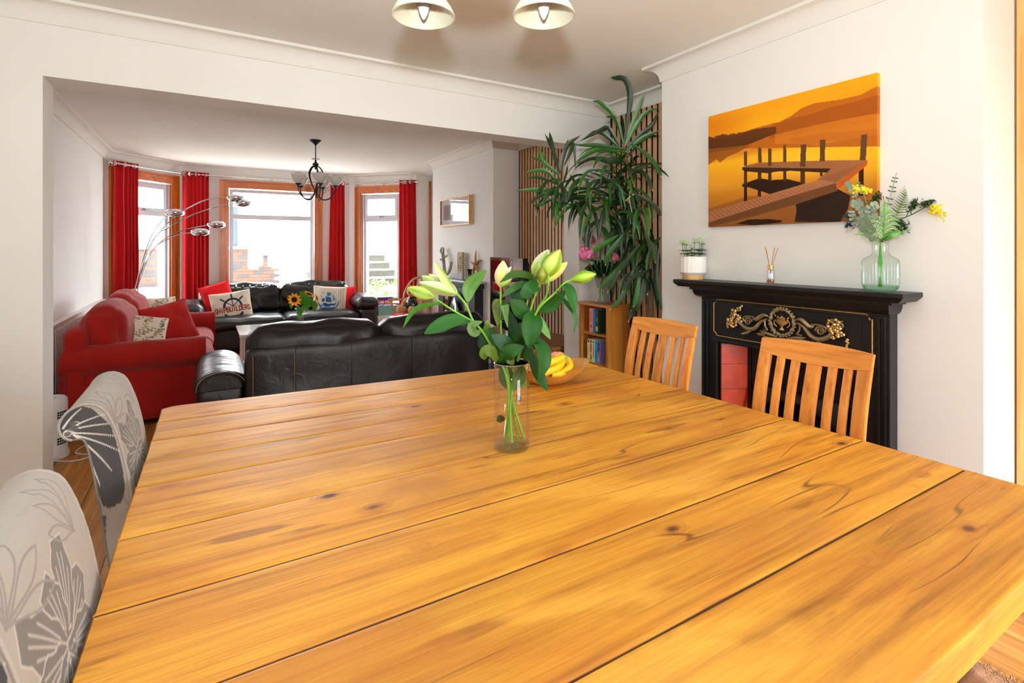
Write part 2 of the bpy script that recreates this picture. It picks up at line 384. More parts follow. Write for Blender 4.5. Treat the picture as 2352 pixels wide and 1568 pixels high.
def leaf_mesh(path, width, normal=(0, 0, 1), fold=.25, shape=None, col=None, thick=0, n=9, twist=0, tip=None, dim=.5):
    """a leaf blade along path with a folded midrib; returns MB"""
    P = spline(path, max(2, n//(len(path)-1))); m = len(P); mb = MB(); vs = []; cs = []; N0 = Vector(normal)
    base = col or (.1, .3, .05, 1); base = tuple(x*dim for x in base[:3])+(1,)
    for i in range(m):
        t = i/(m-1); T = (P[min(i+1, m-1)]-P[max(i-1, 0)]).normalized(); sd = T.cross(N0)
        if sd.length < 1e-4: sd = T.orthogonal()
        sd.normalize(); nn = sd.cross(T).normalized()
        if twist: sd = (Matrix.Rotation(twist*t, 3, T) @ sd); nn = sd.cross(T).normalized()
        w = width/2*(shape(t) if shape else (sin(pi*min(1, t*.93+.05))**.75))
        for k, q in enumerate((-1, -.5, 0, .5, 1)):
            vs.append(P[i]+sd*(q*w)+nn*(abs(q)*w*fold))
            c = base
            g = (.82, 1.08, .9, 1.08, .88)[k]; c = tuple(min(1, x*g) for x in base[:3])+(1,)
            if tip is not None and t > .93: c = tip
            cs.append(c)
    fs = [(i*5+k, i*5+k+1, (i+1)*5+k+1, (i+1)*5+k) for i in range(m-1) for k in range(4)]
    mb.add(vs, fs, cs); return mb

# ------------------------------------------------------------ tiny stroke lettering
FONT = {
 'A': [(0,0,2,6),(2,6,4,0),(1,2.4,3,2.4)], 'B': [(0,0,0,6),(0,6,3,6),(3,6,3.6,4.6),(3.6,4.6,3,3.2),(3,3.2,0,3.2),(3,3.2,4,1.6),(4,1.6,3,0),(3,0,0,0)],
 'C': [(4,5,3,6),(3,6,1,6),(1,6,0,5),(0,5,0,1),(0,1,1,0),(1,0,3,0),(3,0,4,1)], 'D': [(0,0,0,6),(0,6,2.6,6),(2.6,6,4,4.5),(4,4.5,4,1.5),(4,1.5,2.6,0),(2.6,0,0,0)],
 'E': [(0,0,0,6),(0,6,3.6,6),(0,3,3,3),(0,0,3.6,0)], 'F': [(0,0,0,6),(0,6,3.6,6),(0,3,3,3)], 'G': [(4,5,3,6),(3,6,1,6),(1,6,0,5),(0,5,0,1),(0,1,1,0),(1,0,4,0),(4,0,4,2.8),(4,2.8,2.4,2.8)],
 'H': [(0,0,0,6),(4,0,4,6),(0,3,4,3)], 'I': [(2,0,2,6)], 'L': [(0,6,0,0),(0,0,3.6,0)], 'N': [(0,0,0,6),(0,6,4,0),(4,0,4,6)], 'O': [(1,0,3,0),(3,0,4,1),(4,1,4,5),(4,5,3,6),(3,6,1,6),(1,6,0,5),(0,5,0,1),(0,1,1,0)],
 'P': [(0,0,0,6),(0,6,3,6),(3,6,4,4.7),(4,4.7,3,3),(3,3,0,3)], 'R': [(0,0,0,6),(0,6,3,6),(3,6,4,4.7),(4,4.7,3,3),(3,3,0,3),(2,3,4,0)],
 'S': [(4,5,3,6),(3,6,1,6),(1,6,0,5),(0,5,0,4),(0,4,4,2.2),(4,2.2,4,1),(4,1,3,0),(3,0,1,0),(1,0,0,1)], 'T': [(0,6,4,6),(2,6,2,0)],
 'U': [(0,6,0,1),(0,1,1,0),(1,0,3,0),(3,0,4,1),(4,1,4,6)], ' ': [], 'V': [(0,6,2,0),(2,0,4,6)]}
def text_segs(txt, x, y, w, h, bend=0):
    """segments for txt in a box x..x+w, baseline y, height h"""
    out = []; n = len(txt); cw = w/n
    for i, ch in enumerate(txt):
        for (a, b, c, d) in FONT.get(ch, []):
            q = []
            for (px_, py_) in ((a, b), (c, d)):
                X = x+i*cw+px_/4*cw*.74; Y = y+py_/6*h+(bend*(((X-x)/w-.5)*2)**2 if bend else 0); q += [X, Y]
            out.append(tuple(q))
    return out
class Paint:
    """numpy canvas sampled at grid points; colours become a colour attribute (flat print)"""
    def __init__(s, U, V, col): s.U = U; s.V = V; s.C = np.tile(np.array(lin(col)[:3], dtype=np.float32), U.shape+(1,))
    def mask(s, m, col, a=1.0):
        c = np.array(lin(col)[:3] if isinstance(col, (str, tuple)) and not isinstance(col, np.ndarray) else col, dtype=np.float32)
        m = (np.clip(m.astype(np.float32), 0, 1)*a)[..., None]; s.C = s.C*(1-m)+c*m
    def poly(s, pts, col, a=1.0):
        U, V = s.U, s.V; ins = np.zeros(U.shape, bool); n = len(pts)
        for i in range(n):
            x1, y1 = pts[i]; x2, y2 = pts[(i+1) % n]
            if y1 == y2: continue
            c = ((y1 > V) != (y2 > V)) & (U < (x2-x1)*(V-y1)/(y2-y1)+x1); ins ^= c
        s.mask(ins, col, a); return ins
    def line(s, x1, y1, x2, y2, w, col, a=1.0, soft=.5):
        dx, dy = x2-x1, y2-y1; L = dx*dx+dy*dy+1e-12
        t = np.clip(((s.U-x1)*dx+(s.V-y1)*dy)/L, 0, 1); d = np.hypot(s.U-x1-t*dx, s.V-y1-t*dy)
        s.mask(np.clip((w/2-d)/(w*soft)+.5, 0, 1), col, a)
    def ell(s, x, y, rx, ry, col, a=1.0, rot=0, ring=None, soft=.08):
        dx, dy = s.U-x, s.V-y; c, q = cos(rot), sin(rot); X = (dx*c+dy*q)/rx; Y = (-dx*q+dy*c)/ry; r = np.hypot(X, Y)
        s.mask(np.clip((1-r)/soft, 0, 1) if ring is None else np.clip((ring/2-abs(r-1))/(ring*.3)+.5, 0, 1), col, a)
    def flat(s): return [tuple(map(float, c))+(1.0,) for c in s.C.reshape(-1, 3)]
# ============================================================ THE ROOM
M_WALL = basic('wall_paint', '#ebeae6', rough=.85, var=.015, scale=2.2, bump=.12, bscale=60, spec=.2)
M_CEIL = basic('ceiling_paint', '#e8e6df', rough=.9, var=.02, scale=1.6, bump=.1, bscale=40, spec=.15)
M_TRIM = basic('white_gloss_paint', '#f1efec', rough=.4, var=.01, spec=.4)
M_UPVC = basic('window_plastic', '#d3d3d9', rough=.3, var=.01)
M_FLOOR = wood('floor_oak', '#c79250', '#a87234', '#784a18', axis=1, rough=.38, grain=34, stretch=1.1, bump=.08, var=.14)
M_ARCH = wood('varnished_pine', '#d07418', '#b4560a', '#7a3204', axis=2, rough=.3, grain=30, stretch=1.2, coat=.4, var=.1)
M_ARCHX = wood('varnished_pine_cross', '#d07418', '#b4560a', '#7a3204', axis=0, rough=.3, grain=30, stretch=1.2, coat=.4, var=.1)
M_PANE = thin_glass('window_pane', '#f7fbff', ref=.8)
CEIL = 2.75

o = MB().box((-1.6, -1.9, -.06), (3.6, 9.5, -.006)).build('floor', basic('floor_underlay', '#3a2615', rough=.9)); struct(o); FLOOR = o
rnd = random.Random(3)
k = 0
for i in range(24):
    x0 = -1.61+.2*i; y = -1.9-rnd.random()*1.1
    if abs(x0+.61) < .01: y = 2.808-1.22*4
    if abs(x0+.81) < .01: y = 3.56-1.22*5
    while y < 9.45:
        y1 = min(y+1.22, 9.45)
        if y1 > -1.85:
            ya = max(y, -1.88)
            MB().box((x0+.0012, ya+.0012, -.012), (x0+.1988, y1-.0012, 0), r=.0018).build('plank', M_FLOOR, FLOOR)
        y += 1.22

def wall(name, *boxes, mat=None):
    m = MB()
    for a, b in boxes: m.box(a, b)
    return struct(m.build(name, mat or M_WALL))
wall('wall_partition', ((-1.62, 3.6, 0), (-.746, 3.82, CEIL)), ((2.83, 3.6, 0), (3.45, 3.82, CEIL)), ((-.746, 3.6, 2.362), (2.83, 3.82, CEIL)))
wall('wall_left', ((-1.62, -1.92, 0), (-1.5, 3.6, CEIL)))
wall('wall_left_living', ((-1.29, 3.82, 0), (-1.17, 8.6, CEIL)))
wall('wall_right', ((3.19, -1.92, 0), (3.45, 3.6, CEIL)))
wall('wall_chimney_breast', ((2.80, .84, 0), (3.19, 1.275, CEIL)), ((2.80, 2.08, 0), (3.19, 2.61, CEIL)), ((2.80, 1.275, .88), (3.19, 2.08, CEIL)), ((3.10, 1.275, 0), (3.19, 2.08, .88)))
wall('wall_right_living', ((3.28, 3.82, 0), (3.6, 5.35, CEIL)), ((3.40, 7.24, 0), (3.6, 8.56, CEIL)))
wall('wall_chimney_breast_living', ((2.92, 5.35, 0), (3.6, 7.24, CEIL)))
wall('wall_back', ((-1.62, -2.05, 0), (1.20, -1.8, CEIL)), ((2.5, -2.05, 0), (3.45, -1.8, CEIL)), ((1.20, -2.05, 2.2), (2.5, -1.8, CEIL)))
struct(MB().box((-1.62, -2.05, CEIL), (3.6, 3.7, CEIL+.12)).build('ceiling', M_CEIL))
struct(MB().box((-1.62, 3.7, CEIL), (3.6, 9.8, CEIL+.12)).build('ceiling_living', M_CEIL))

# bay
A_, B_, C_, D_ = Vector((-1.17, 8.6, 0)), Vector((-.33, 9.42, 0)), Vector((2.2, 9.42, 0)), Vector((3.05, 8.56, 0))
ZU = Vector((0, 0, 1))
def seg_frame(p0, p1):
    d = (p1-p0).normalized(); n = Vector((d.y, -d.x, 0))     # inward when walking A->B->C->D
    return p0, d, n, (p1-p0).length
def lbox(m, fr, s0, s1, q0, q1, z0, z1):
    """box in a wall frame: s along the wall, q inward from its face"""
    p, d, n, _ = fr
    P = lambda s, q, z: p+d*s+n*q+ZU*z
    vs = [P(s, q, z) for z in (z0, z1) for q in (q1, q0) for s in (s0, s1)]
    m.add(vs, [(0, 2, 3, 1), (4, 5, 7, 6), (0, 1, 5, 4), (2, 6, 7, 3), (0, 4, 6, 2), (1, 3, 7, 5)])
frL, frC, frR = seg_frame(A_, B_), seg_frame(B_, C_), seg_frame(C_, D_)
WZ0, WZ1, AW = .46, 2.55, .13
wins = [(frL, .06, 1.10), (frC, .503, 2.065), (frR, .13, 1.12)]
m = MB()
for fr, s0, s1 in wins:
    L = fr[3]; a, b = s0+AW-.02, s1-AW+.02; e = .10
    lbox(m, fr, -e, a, -.26, 0, 0, CEIL); lbox(m, fr, b, L+e, -.26, 0, 0, CEIL)
    lbox(m, fr, a, b, -.26, 0, 0, WZ0+.02); lbox(m, fr, a, b, -.26, 0, WZ1-AW+.02, CEIL)
m.box((3.05, 8.56, 0), (3.6, 8.82, CEIL))
struct(m.build('wall_bay', M_WALL))
WB = {}
def window(i, fr, s0, s1, side):
    ctr = fr[0]+fr[1]*((s0+s1)/2); ctr.z = WZ0
    w = empty('window_%d' % i, ctr, kind='structure')
    a, b, z0, z1 = s0+AW, s1-AW, WZ0+.07, WZ1-AW
    for nm, (u0, u1, v0, v1), mat in (('architrave', (s0, s0+AW, WZ0, WZ1), M_ARCH), ('architrave', (s1-AW, s1, WZ0, WZ1), M_ARCH), ('architrave', (s0+AW, s1-AW, WZ1-AW, WZ1), M_ARCHX), ('sill', (s0, s1, WZ0, WZ0+.05), M_ARCHX)):
        mb = MB()
        if nm == 'sill': lbox(mb, fr, u0-.02, u1+.02, -.08, .06, v0, v1-.01); lbox(mb, fr, u0, u1, -.02, .03, v0-.08, v0)
        elif v1-v0 > .5:
            out = (0, 1) if u0 == s0 else (1, 0)
            e = [(0, .028, .04), (.028, .09, .022), (.09, .112, .034), (.112, .13, .026)]
            for (p, q, h) in e:
                x0, x1 = (u0+p, u0+q) if out == (0, 1) else (u1-q, u1-p)
                lbox(mb, fr, x0, x1, -.005, h, v0, v1-p)
            x0, x1 = (u1-.015, u1) if out == (0, 1) else (u0, u0+.015)
            lbox(mb, fr, x0, x1, -.07, 0, v0, v1-AW)
        else:
            for (p, q, h) in [(0, .028, .04), (.028, .09, .022), (.09, .112, .034), (.112, .13, .026)]:
                lbox(mb, fr, u0-AW+p, u1+AW-p, -.005, h-.0006, v1-q, v1-p)
            lbox(mb, fr, u0, u1, -.07, 0, v0, v0+.015)
        mb.build(nm, mat, w)
    fb = .062; fi, fo = -.03, -.10
    mb = MB()
    lbox(mb, fr, a+.012, a+fb, fo, fi, z0, z1-.012); lbox(mb, fr, b-fb, b-.012, fo, fi, z0, z1-.012); lbox(mb, fr, a+fb, b-fb, fo, fi, z1-fb, z1-.012); lbox(mb, fr, a+fb, b-fb, fo, fi, z0, z0+fb)
    lbox(mb, fr, a+fb, b-fb, fo, fi, 1.925, 2.0)
    for (x0, x1) in ((a+.012, a+.026), (b-.026, b-.012)): lbox(mb, fr, x0, x1, fi, fi+.035, z0, z1-.012)
    mb.build('frame', M_UPVC, w)
    if side:
        mb = MB(); q0, q1 = fi-.004, fi+.018; x0, x1, y0, y1 = a+fb-.012, b-fb+.012, 1.985, z1-fb+.012; t = .05
        lbox(mb, fr, x0, x0+t, q0, q1, y0, y1); lbox(mb, fr, x1-t, x1, q0, q1, y0, y1); lbox(mb, fr, x0+t, x1-t, q0, q1, y0, y0+t); lbox(mb, fr, x0+t, x1-t, q0, q1, y1-t, y1)
        mb.build('sash', M_UPVC, w)
        mb = MB(); c = (a+b)/2; lbox(mb, fr, c-.03, c+.03, q1, q1+.02, y0+.008, y0+.03); lbox(mb, fr, c-.02, c+.07, q1+.02, q1+.032, y0+.012, y0+.026)
        mb.build('handle', basic('window_handle', '#8d8f94', rough=.3, metal=.6), w)
    for (v0, v1) in ((z0+fb, 1.925), (2.0, z1-fb)):
        mb = MB(); lbox(mb, fr, a+fb, b-fb, -.07, -.062, v0, v1); mb.build('pane', M_PANE, w)
for i, (fr, s0, s1) in enumerate(wins): window(i+1, fr, s0, s1, i != 1)

# patio doors behind the camera
pd = empty('door_2', (1.85, -1.85, 0), kind='structure')
for x0, x1 in ((1.20, 1.85), (1.85, 2.5)):
    mb = MB(); t = .07
    mb.box((x0, -1.95, 0), (x0+t, -1.88, 2.2)).box((x1-t, -1.95, 0), (x1, -1.88, 2.2)).box((x0+t, -1.95, 0), (x1-t, -1.88, .1)).box((x0+t, -1.95, 2.12), (x1-t, -1.88, 2.2))
    mb.build('frame', M_UPVC, pd)
    MB().box((x0+t, -1.92, .1), (x1-t, -1.912, 2.12)).build('pane', M_PANE, pd)

# oak door lining at the right
M_OAKP = wood('pale_oak', '#e2b877', '#d2a05c', '#a87636', axis=2, rough=.45, grain=40, stretch=1.0, bump=.06)
dr = empty('door_1', (3.17, .4, 0), kind='structure')
MB().box((3.155, .74, 0), (3.19, .832, 2.66), r=.003).build('frame', M_OAKP, dr)
MB().box((3.155, -.16, 0), (3.19, -.07, 2.66), r=.003).build('frame', M_OAKP, dr)
MB().box((3.165, -.07, .01), (3.19, .74, 2.6), r=.002).build('panel', M_OAKP, dr)
mb = MB(); mb.box((3.10, -.03, 1.0), (3.125, .10, 1.02), r=.006); mb.box((3.12, -.03, .99), (3.165, -.01, 1.03)); mb.build('handle', basic('brushed_steel', '#b9bcc0', rough=.3, metal=1), dr)

# cornice: coved plaster swept round each room with mitred corners
def sweep(name, pts, prof, mat, closed=True):
    P = [Vector((p[0], p[1])) for p in pts]; n = len(P); vs = []
    for i in range(n):
        a = P[i-1] if (closed or i > 0) else None; c = P[(i+1) % n] if (closed or i < n-1) else None; b = P[i]
        def nrm(u, v): d = (v-u).normalized(); return Vector((-d.y, d.x))
        if a is None: mv = nrm(b, c)
        elif c is None: mv = nrm(a, b)
        else:
            n1, n2 = nrm(a, b), nrm(b, c); mv = (n1+n2); mv = mv/max(.2, mv.length_squared/2)
        for (q, z) in prof: vs.append(Vector((b.x+mv.x*q, b.y+mv.y*q, z)))
    k = len(prof); R = n if closed else n-1
    fs = [(i*k+j, ((i+1) % n)*k+j, ((i+1) % n)*k+j+1, i*k+j+1) for i in range(R) for j in range(k-1)]
    if not closed: fs += [tuple(range(k)), tuple(range((n-1)*k, n*k))[::-1]]
    return struct(MB().add(vs, fs).build(name, mat, smooth=True, angle=25))
cove = [(0, CEIL-.112), (.010, CEIL-.112), (.012, CEIL-.104)]+[(.012+.072*(1-cos(t*pi/16)), CEIL-.104+.084*sin(t*pi/16)) for t in range(1, 9)]+[(.098, CEIL-.018), (.100, CEIL-.010), (.100, CEIL+.001)]
sweep('trim_1', [(-1.5, -1.8), (3.19, -1.8), (3.19, .84), (2.80, .84), (2.80, 2.61), (3.19, 2.61), (3.19, 3.6), (-1.5, 3.6)], cove, M_CEIL)
sweep('trim_2', [(-1.17, 3.82), (3.28, 3.82), (3.28, 5.35), (2.92, 5.35), (2.92, 7.24), (3.40, 7.24), (3.40, 8.56), (3.05, 8.56), (2.2, 9.42), (-.33, 9.42), (-1.17, 8.6)], cove, M_CEIL)
skirt = [(0, .17), (.008, .17), (.014, .16), (.014, .145), (.022, .138), (.022, .0)]
sweep('baseboard_left', [(-.746, 3.82), (-.746, 3.6), (-1.5, 3.6), (-1.5, -1.8)], skirt, M_TRIM, closed=False)
sweep('baseboard_right', [(3.19, .832), (2.80, .84), (2.80, 1.14)], skirt, M_TRIM, closed=False)
sweep('baseboard_chimney', [(2.80, 2.24), (2.80, 2.61), (3.155, 2.61)], skirt, M_TRIM, closed=False)
sweep('baseboard_living', [(-1.17, 8.6), (-1.17, 3.82), (-.746, 3.82)], skirt, M_TRIM, closed=False)
sweep('baseboard_bay', [(3.38, 8.56), (3.05, 8.56), (2.2, 9.42), (-.33, 9.42), (-1.17, 8.6)], skirt, M_TRIM, closed=False)
sweep('baseboard_nib', [(2.95, 3.6), (2.83, 3.6), (2.83, 3.82), (2.95, 3.82)][::-1], skirt, M_TRIM, closed=False)
# narrow wooden edge strip beside the living-room recess
struct(MB().box((3.372, 8.50, .17), (3.40, 8.555, 2.63), r=.003).build('trim_3', M_ARCH))

# slatted oak acoustic panels in both alcoves: each batten a part
M_SLAT = wood('slat_oak', '#e0b587', '#cf9f6f', '#a87a4c', axis=2, rough=.55, grain=34, stretch=1.2, bump=.05)
M_FELT = basic('black_felt', '#0d0c0c', rough=1, bump=.3, bscale=300)
def slats(x, y0, y1, label, first=None):
    e = empty('slatted_wall_panel', (x-.01, (y0+y1)/2, 0), label, 'wall panel')
    MB().box((x-.009, y0, .0), (x, y1, 2.636)).build('felt_backing', M_FELT, e)
    y = y0+.008; me = first
    while y+.045 < y1+.001:
        if me is None:
            o = MB().box((-.0105, 0, 0), (0, .044, 2.636)).build('batten', M_SLAT); me = o.data; me.materials.append(M_FELT)
            for p in me.polygons: p.material_index = 0 if p.normal.x < -.9 else 1
        else: o = bpy.data.objects.new('batten', me); COL.objects.link(o)
        o.parent = e; o.location = Vector((x-.009, y, 0))-e.location
        y += .0615
    return me
me_ = slats(3.188, 2.63, 3.585, 'oak slatted acoustic panel behind the tall leafy plant')
slats(3.278, 3.83, 5.335, 'oak slatted acoustic panel on the living room alcove wall behind the television', me_)

# ============================================================ OUTSIDE
M_CONC = basic('garden_concrete', '#e9e6df', rough=.9, var=.08, scale=3)
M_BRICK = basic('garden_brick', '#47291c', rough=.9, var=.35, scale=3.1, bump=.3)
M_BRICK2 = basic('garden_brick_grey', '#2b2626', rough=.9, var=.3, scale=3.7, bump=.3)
M_MORTAR = basic('garden_mortar', '#6a6258', rough=.95)
struct(MB().box((-9, 9.75, .30), (12, 10.7, .42)).box((-9, 10.7, .30), (12, 24, .60)).build('ground', M_CONC))
struct(MB().box((-6, -14, -.25), (8, -2.06, -.06)).build('ground_patio', M_CONC))
gw = empty('garden_wall', (-.5, 13.6, .6), 'low brick retaining wall with stepped top outside the bay window', 'wall')
MB().box((-5, 13.62, .6), (1.05, 13.85, 1.43)).box((1.05, 13.62, .6), (1.62, 13.85, 1.28)).build('mortar', M_MORTAR, gw)
MB().box((-5, 13.55, 1.43), (1.08, 13.9, 1.49)).box((1.08, 13.55, 1.28), (1.66, 13.9, 1.33)).build('coping', M_CONC, gw)
bme = {}
for r_ in range(11):
    z = .61+r_*.075; x = -5+(.11 if r_ % 2 else 0)
    while x < 1.41:
        if z+.065 < (1.43 if x < .85 else 1.28) and x > -3.6:
            q = rnd.choice((0, 0, 1))
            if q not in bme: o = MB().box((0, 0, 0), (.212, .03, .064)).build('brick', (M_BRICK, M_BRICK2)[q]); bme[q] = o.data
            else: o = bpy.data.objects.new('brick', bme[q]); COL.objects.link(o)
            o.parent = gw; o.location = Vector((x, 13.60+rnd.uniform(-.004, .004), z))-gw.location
        x += .225
fe = empty('garden_fence', (.3, 13.95, .6), 'blue grey close board fence panel standing behind the garden brick wall', 'fence')
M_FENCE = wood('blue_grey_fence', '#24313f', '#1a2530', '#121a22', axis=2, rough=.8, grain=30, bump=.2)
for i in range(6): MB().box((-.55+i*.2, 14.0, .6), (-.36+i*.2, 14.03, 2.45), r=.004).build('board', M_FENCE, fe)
MB().box((.66, 13.97, .6), (.78, 14.09, 2.5), r=.005).build('post', basic('white_post', '#e8e8e8'), fe)
st = empty('garden_steps', (2.6, 12.9, .6), 'pale stone garden steps with rough risers outside the centre window', 'steps')
M_STONE = basic('riser_stone', '#24221a', rough=.95, var=.3, scale=14, bump=.5, bscale=40)
for i, (y, x0, z0, z1) in enumerate(((11.7, 1.72, .60, .78), (12.1, 1.95, .78, .95), (12.5, 2.2, .95, 1.12), (12.9, 2.35, 1.12, 1.3))):
    MB().box((x0, y, z0), (3.9, y+.42, z1-.03)).build('riser', M_STONE, st)
    MB().box((x0-.03, y-.03, z1-.03), (3.93, y+.43, z1), r=.008).build('tread', M_CONC, st)
M_LEAF = basic('garden_leaf', '#3d6110', rough=.6, var=.3, scale=8)
def shrub(c, rad, n, label, seed):
    r = random.Random(seed); root = empty('garden_shrub', c, label, 'shrub')
    mb = MB()
    for i in range(n):
        d = Vector((r.gauss(0, 1), r.gauss(0, 1), abs(r.gauss(0, .9)))).normalized()*rad*r.uniform(.5, 1); p = Vector(c)+d
        a = Vector((r.gauss(0, 1), r.gauss(0, 1), r.gauss(0, 1))).normalized()*.045; b = a.orthogonal().normalized()*.02
        mb.add([p-a, p-b, p+a, p+b], [(0, 1, 2, 3)])
    o = mb.build('foliage', M_LEAF, root); o['kind'] = 'stuff'
    MB().tube([Vector(c), Vector(c)+Vector((.02, 0, rad*.8))], .012).build('stem', basic('twig', '#6b4a2c'), root)
shrub((3.02, 10.55, .42), .42, 420, 'bright green shrub low outside the left edge of the right bay window', 1)
shrub((3.75, 11.2, .62), .22, 160, 'small green shrub further out beyond the right bay window', 2)
shrub((4.9, 12.9, .62), .60, 260, 'taller green shrub further back beyond the right bay window', 3)
# pale blue dome seen over the wall through the left window
mb = MB(); mb.lathe([(.68, 0)]+[(.68*cos(t*pi/16), .85+.52*sin(t*pi/16)) for t in range(0, 9)], (-2.2, 14.6, .6), n=28)
tag(mb.build('garden_dome', basic('dome_blue', '#43586b', rough=.5), smooth=True), 'pale blue grey dome beyond the brick wall outside the left window', 'garden cover')
# ============================================================ DINING TABLE
M_TABLE = wood('rustic_pine', '#e8a935', '#d48f28', '#935516', axis=0, rough=.5, grain=26, stretch=1.0, knots=1, bump=.15, coat=0, var=.16)
M_TABLE_LEG = wood('rustic_pine_leg', '#e0a24c', '#c98434', '#8f531c', axis=2, rough=.5, grain=26, stretch=1.2)
TZ = .77
tb = empty('dining_table', (.9, 1.5, 0), 'large rustic pine plank dining table with a thick golden top', 'table')
joints = [(.366, .366), (.646, .646), (.929, .929), (1.211, 1.205), (1.497, 1.485), (1.798, 1.760), (1.990, 1.940), (2.204, 2.100), (2.430, 2.300), (2.660, 2.505)]
def xl(y): return -.198+.0125*y
def xr(y): return 2.030-.033*y
for i in range(len(joints)-1):
    (a0, a1), (b0, b1) = joints[i], joints[i+1]
    nX = 60; vs = []; g = .0021
    for k in range(nX+1):
        t = k/nX
        y0 = a0+(a1-a0)*t+g+.0016*mnoise.noise(Vector((t*7, i*3.1, 0))); y1 = b0+(b1-b0)*t-g+.0016*mnoise.noise(Vector((t*7, (i+1)*3.1, 5)))
        if i == 0: y0 += .004*mnoise.noise(Vector((t*9, 2, 0)))
        if i == len(joints)-2 and (t < .03 or t > .93): y1 -= (.03 if t < .5 else .055)*(((.03-t)/.03)**2 if t < .5 else ((t-.93)/.07)**2)
        for (y, z) in ((y0+.002, TZ-.068), (y0, TZ-.062), (y0, TZ-.006), (y0+.0012, TZ-.0018), (y0+.004, TZ-.0002), (y0+.010, TZ), ((y0+y1)/2, TZ+.0006*mnoise.noise(Vector((t*4, i, 1)))), (y1-.010, TZ), (y1-.004, TZ-.0002), (y1-.0012, TZ-.0018), (y1, TZ-.006), (y1, TZ-.062), (y1-.002, TZ-.068)):
            x = xl(y)+(xr(y)-xl(y))*t
            if k in (0, nX):
                x += (1 if k == 0 else -1)*(.004 if z > TZ-.001 else 0)+.003*mnoise.noise(Vector((y*8, k, 3)))
            vs.append((x, y, z))
    q = 13
    fs = [(k*q+j, k*q+(j+1) % q, (k+1)*q+(j+1) % q, (k+1)*q+j)[::-1] for k in range(nX) for j in range(q)]+[tuple(range(q)), tuple(range(nX*q, nX*q+q))[::-1]]
    MB().add(vs, fs).build('plank', M_TABLE, tb, smooth=True, angle=35)
M_DIRT = basic('dark_joint_dirt', '#4a2a12', rough=.9)
for i in range(1, len(joints)-1):
    yl, yr = joints[i]; MB().prism([(xl(yl)+.004, yl-.0032, TZ-.0034), (xr(yr)-.004, yr-.0032, TZ-.0034), (xr(yr)-.004, yr+.0032, TZ-.0034), (xl(yl)+.004, yl+.0032, TZ-.0034)], (0, 0, -1), .05).build('joint', M_DIRT, tb)
mb = MB(); mb.box((.02, .76, .60), (1.58, .80, .70)).box((.02, 2.26, .60), (1.58, 2.30, .70)).box((.0, .80, .60), (.04, 2.26, .70)).box((1.58, .80, .60), (1.62, 2.26, .70))
mb.build('apron', M_TABLE_LEG, tb)
for x, y in ((-.03, .73), (1.55, .73), (-.03, 2.23), (1.55, 2.23)): MB().box((x, y, 0), (x+.1, y+.1, .702), r=.006).build('leg', M_TABLE_LEG, tb)

# ============================================================ UPHOLSTERED SCROLL-BACK CHAIRS
M_LINEN = fabric('floral_linen', '#cfc8c1', weave=900, attr=True, bump=.6, var=.1, folds=.05)
def arr_grid(mb, P, C):
    """P (n,m,3) points, C (n,m,3) colours"""
    n, m = P.shape[:2]; vs = [tuple(p) for p in P.reshape(-1, 3)]; cs = [tuple(map(float, c))+(1.,) for c in C.reshape(-1, 3)]
    return mb.add(vs, [(j*m+i, j*m+i+1, (j+1)*m+i+1, (j+1)*m+i) for j in range(n-1) for i in range(m-1)], cs)
FR = [(-.165, .43), (-.178, .56), (-.190, .68), (-.203, .78), (-.220, .87), (-.243, .945), (-.264, .984), (-.297, 1.0), (-.331, .992), (-.352, .970), (-.360, .942), (-.350, .914), (-.330, .902)]
BK = [(-.235, .43), (-.252, .56), (-.266, .68), (-.280, .78), (-.292, .855), (-.298, .880), (-.302, .893), (-.306, .899), (-.310, .902), (-.314, .903), (-.318, .903), (-.323, .903), (-.328, .902)]
chB = empty('upholstered_dining_chair', (-.25, 2.125, 0), 'grey floral scroll-back chair further along the table, dark flower on its side', 'chair', 'floral upholstered chairs')
F3 = np.array([tuple(p) for p in spline([(x, 0, z) for x, z in FR], 14)]); B3 = np.array([tuple(p) for p in spline([(x, 0, z) for x, z in BK], 14)])
nP = len(F3); CW = .45; Y0 = 1.90
arc = np.concatenate([[0], np.cumsum(np.hypot(np.diff(F3[:, 0]), np.diff(F3[:, 2])))])
def flower(pt, cx, cy, n, L, w, fill, vein, rot=0, veins=4, a=1, core=True):
    for k in range(n):
        th = rot+2*pi*k/n; Lk = L*(1+.18*sin(k*2.4)); dx, dy = cos(th), sin(th)
        pts = []
        for j in range(25):
            t = j/24; s = t*2 if t < .5 else (1-t)*2; sg = 1 if t < .5 else -1
            wd = w*(sin(pi*min(1, s*.82+.04))**.8)*(1+.12*sin(s*19+k)); pts.append((cx+dx*Lk*s-dy*wd*sg, cy+dy*Lk*s+dx*wd*sg))
        pt.poly(pts, fill, a)
        for j in range(24): pt.line(*pts[j], *pts[j+1], .0035, vein, .9)
        for v_ in range(veins):
            o = (v_/(veins-1)-.5)*1.2 if veins > 1 else 0; e = .88-abs(o)*.35
            pt.line(cx+dx*Lk*.22-dy*w*o*.35, cy+dy*Lk*.22+dx*w*o*.35, cx+dx*Lk*e-dy*w*o, cy+dy*Lk*e+dx*w*o, .0042, vein, .75)
    if core:
        r = random.Random(5)
        for k in range(26): q = r.uniform(0, L*.22); th = r.uniform(0, 6.28); pt.ell(cx+q*cos(th), cy+q*sin(th), .006, .004, vein if k % 2 else fill, .9)
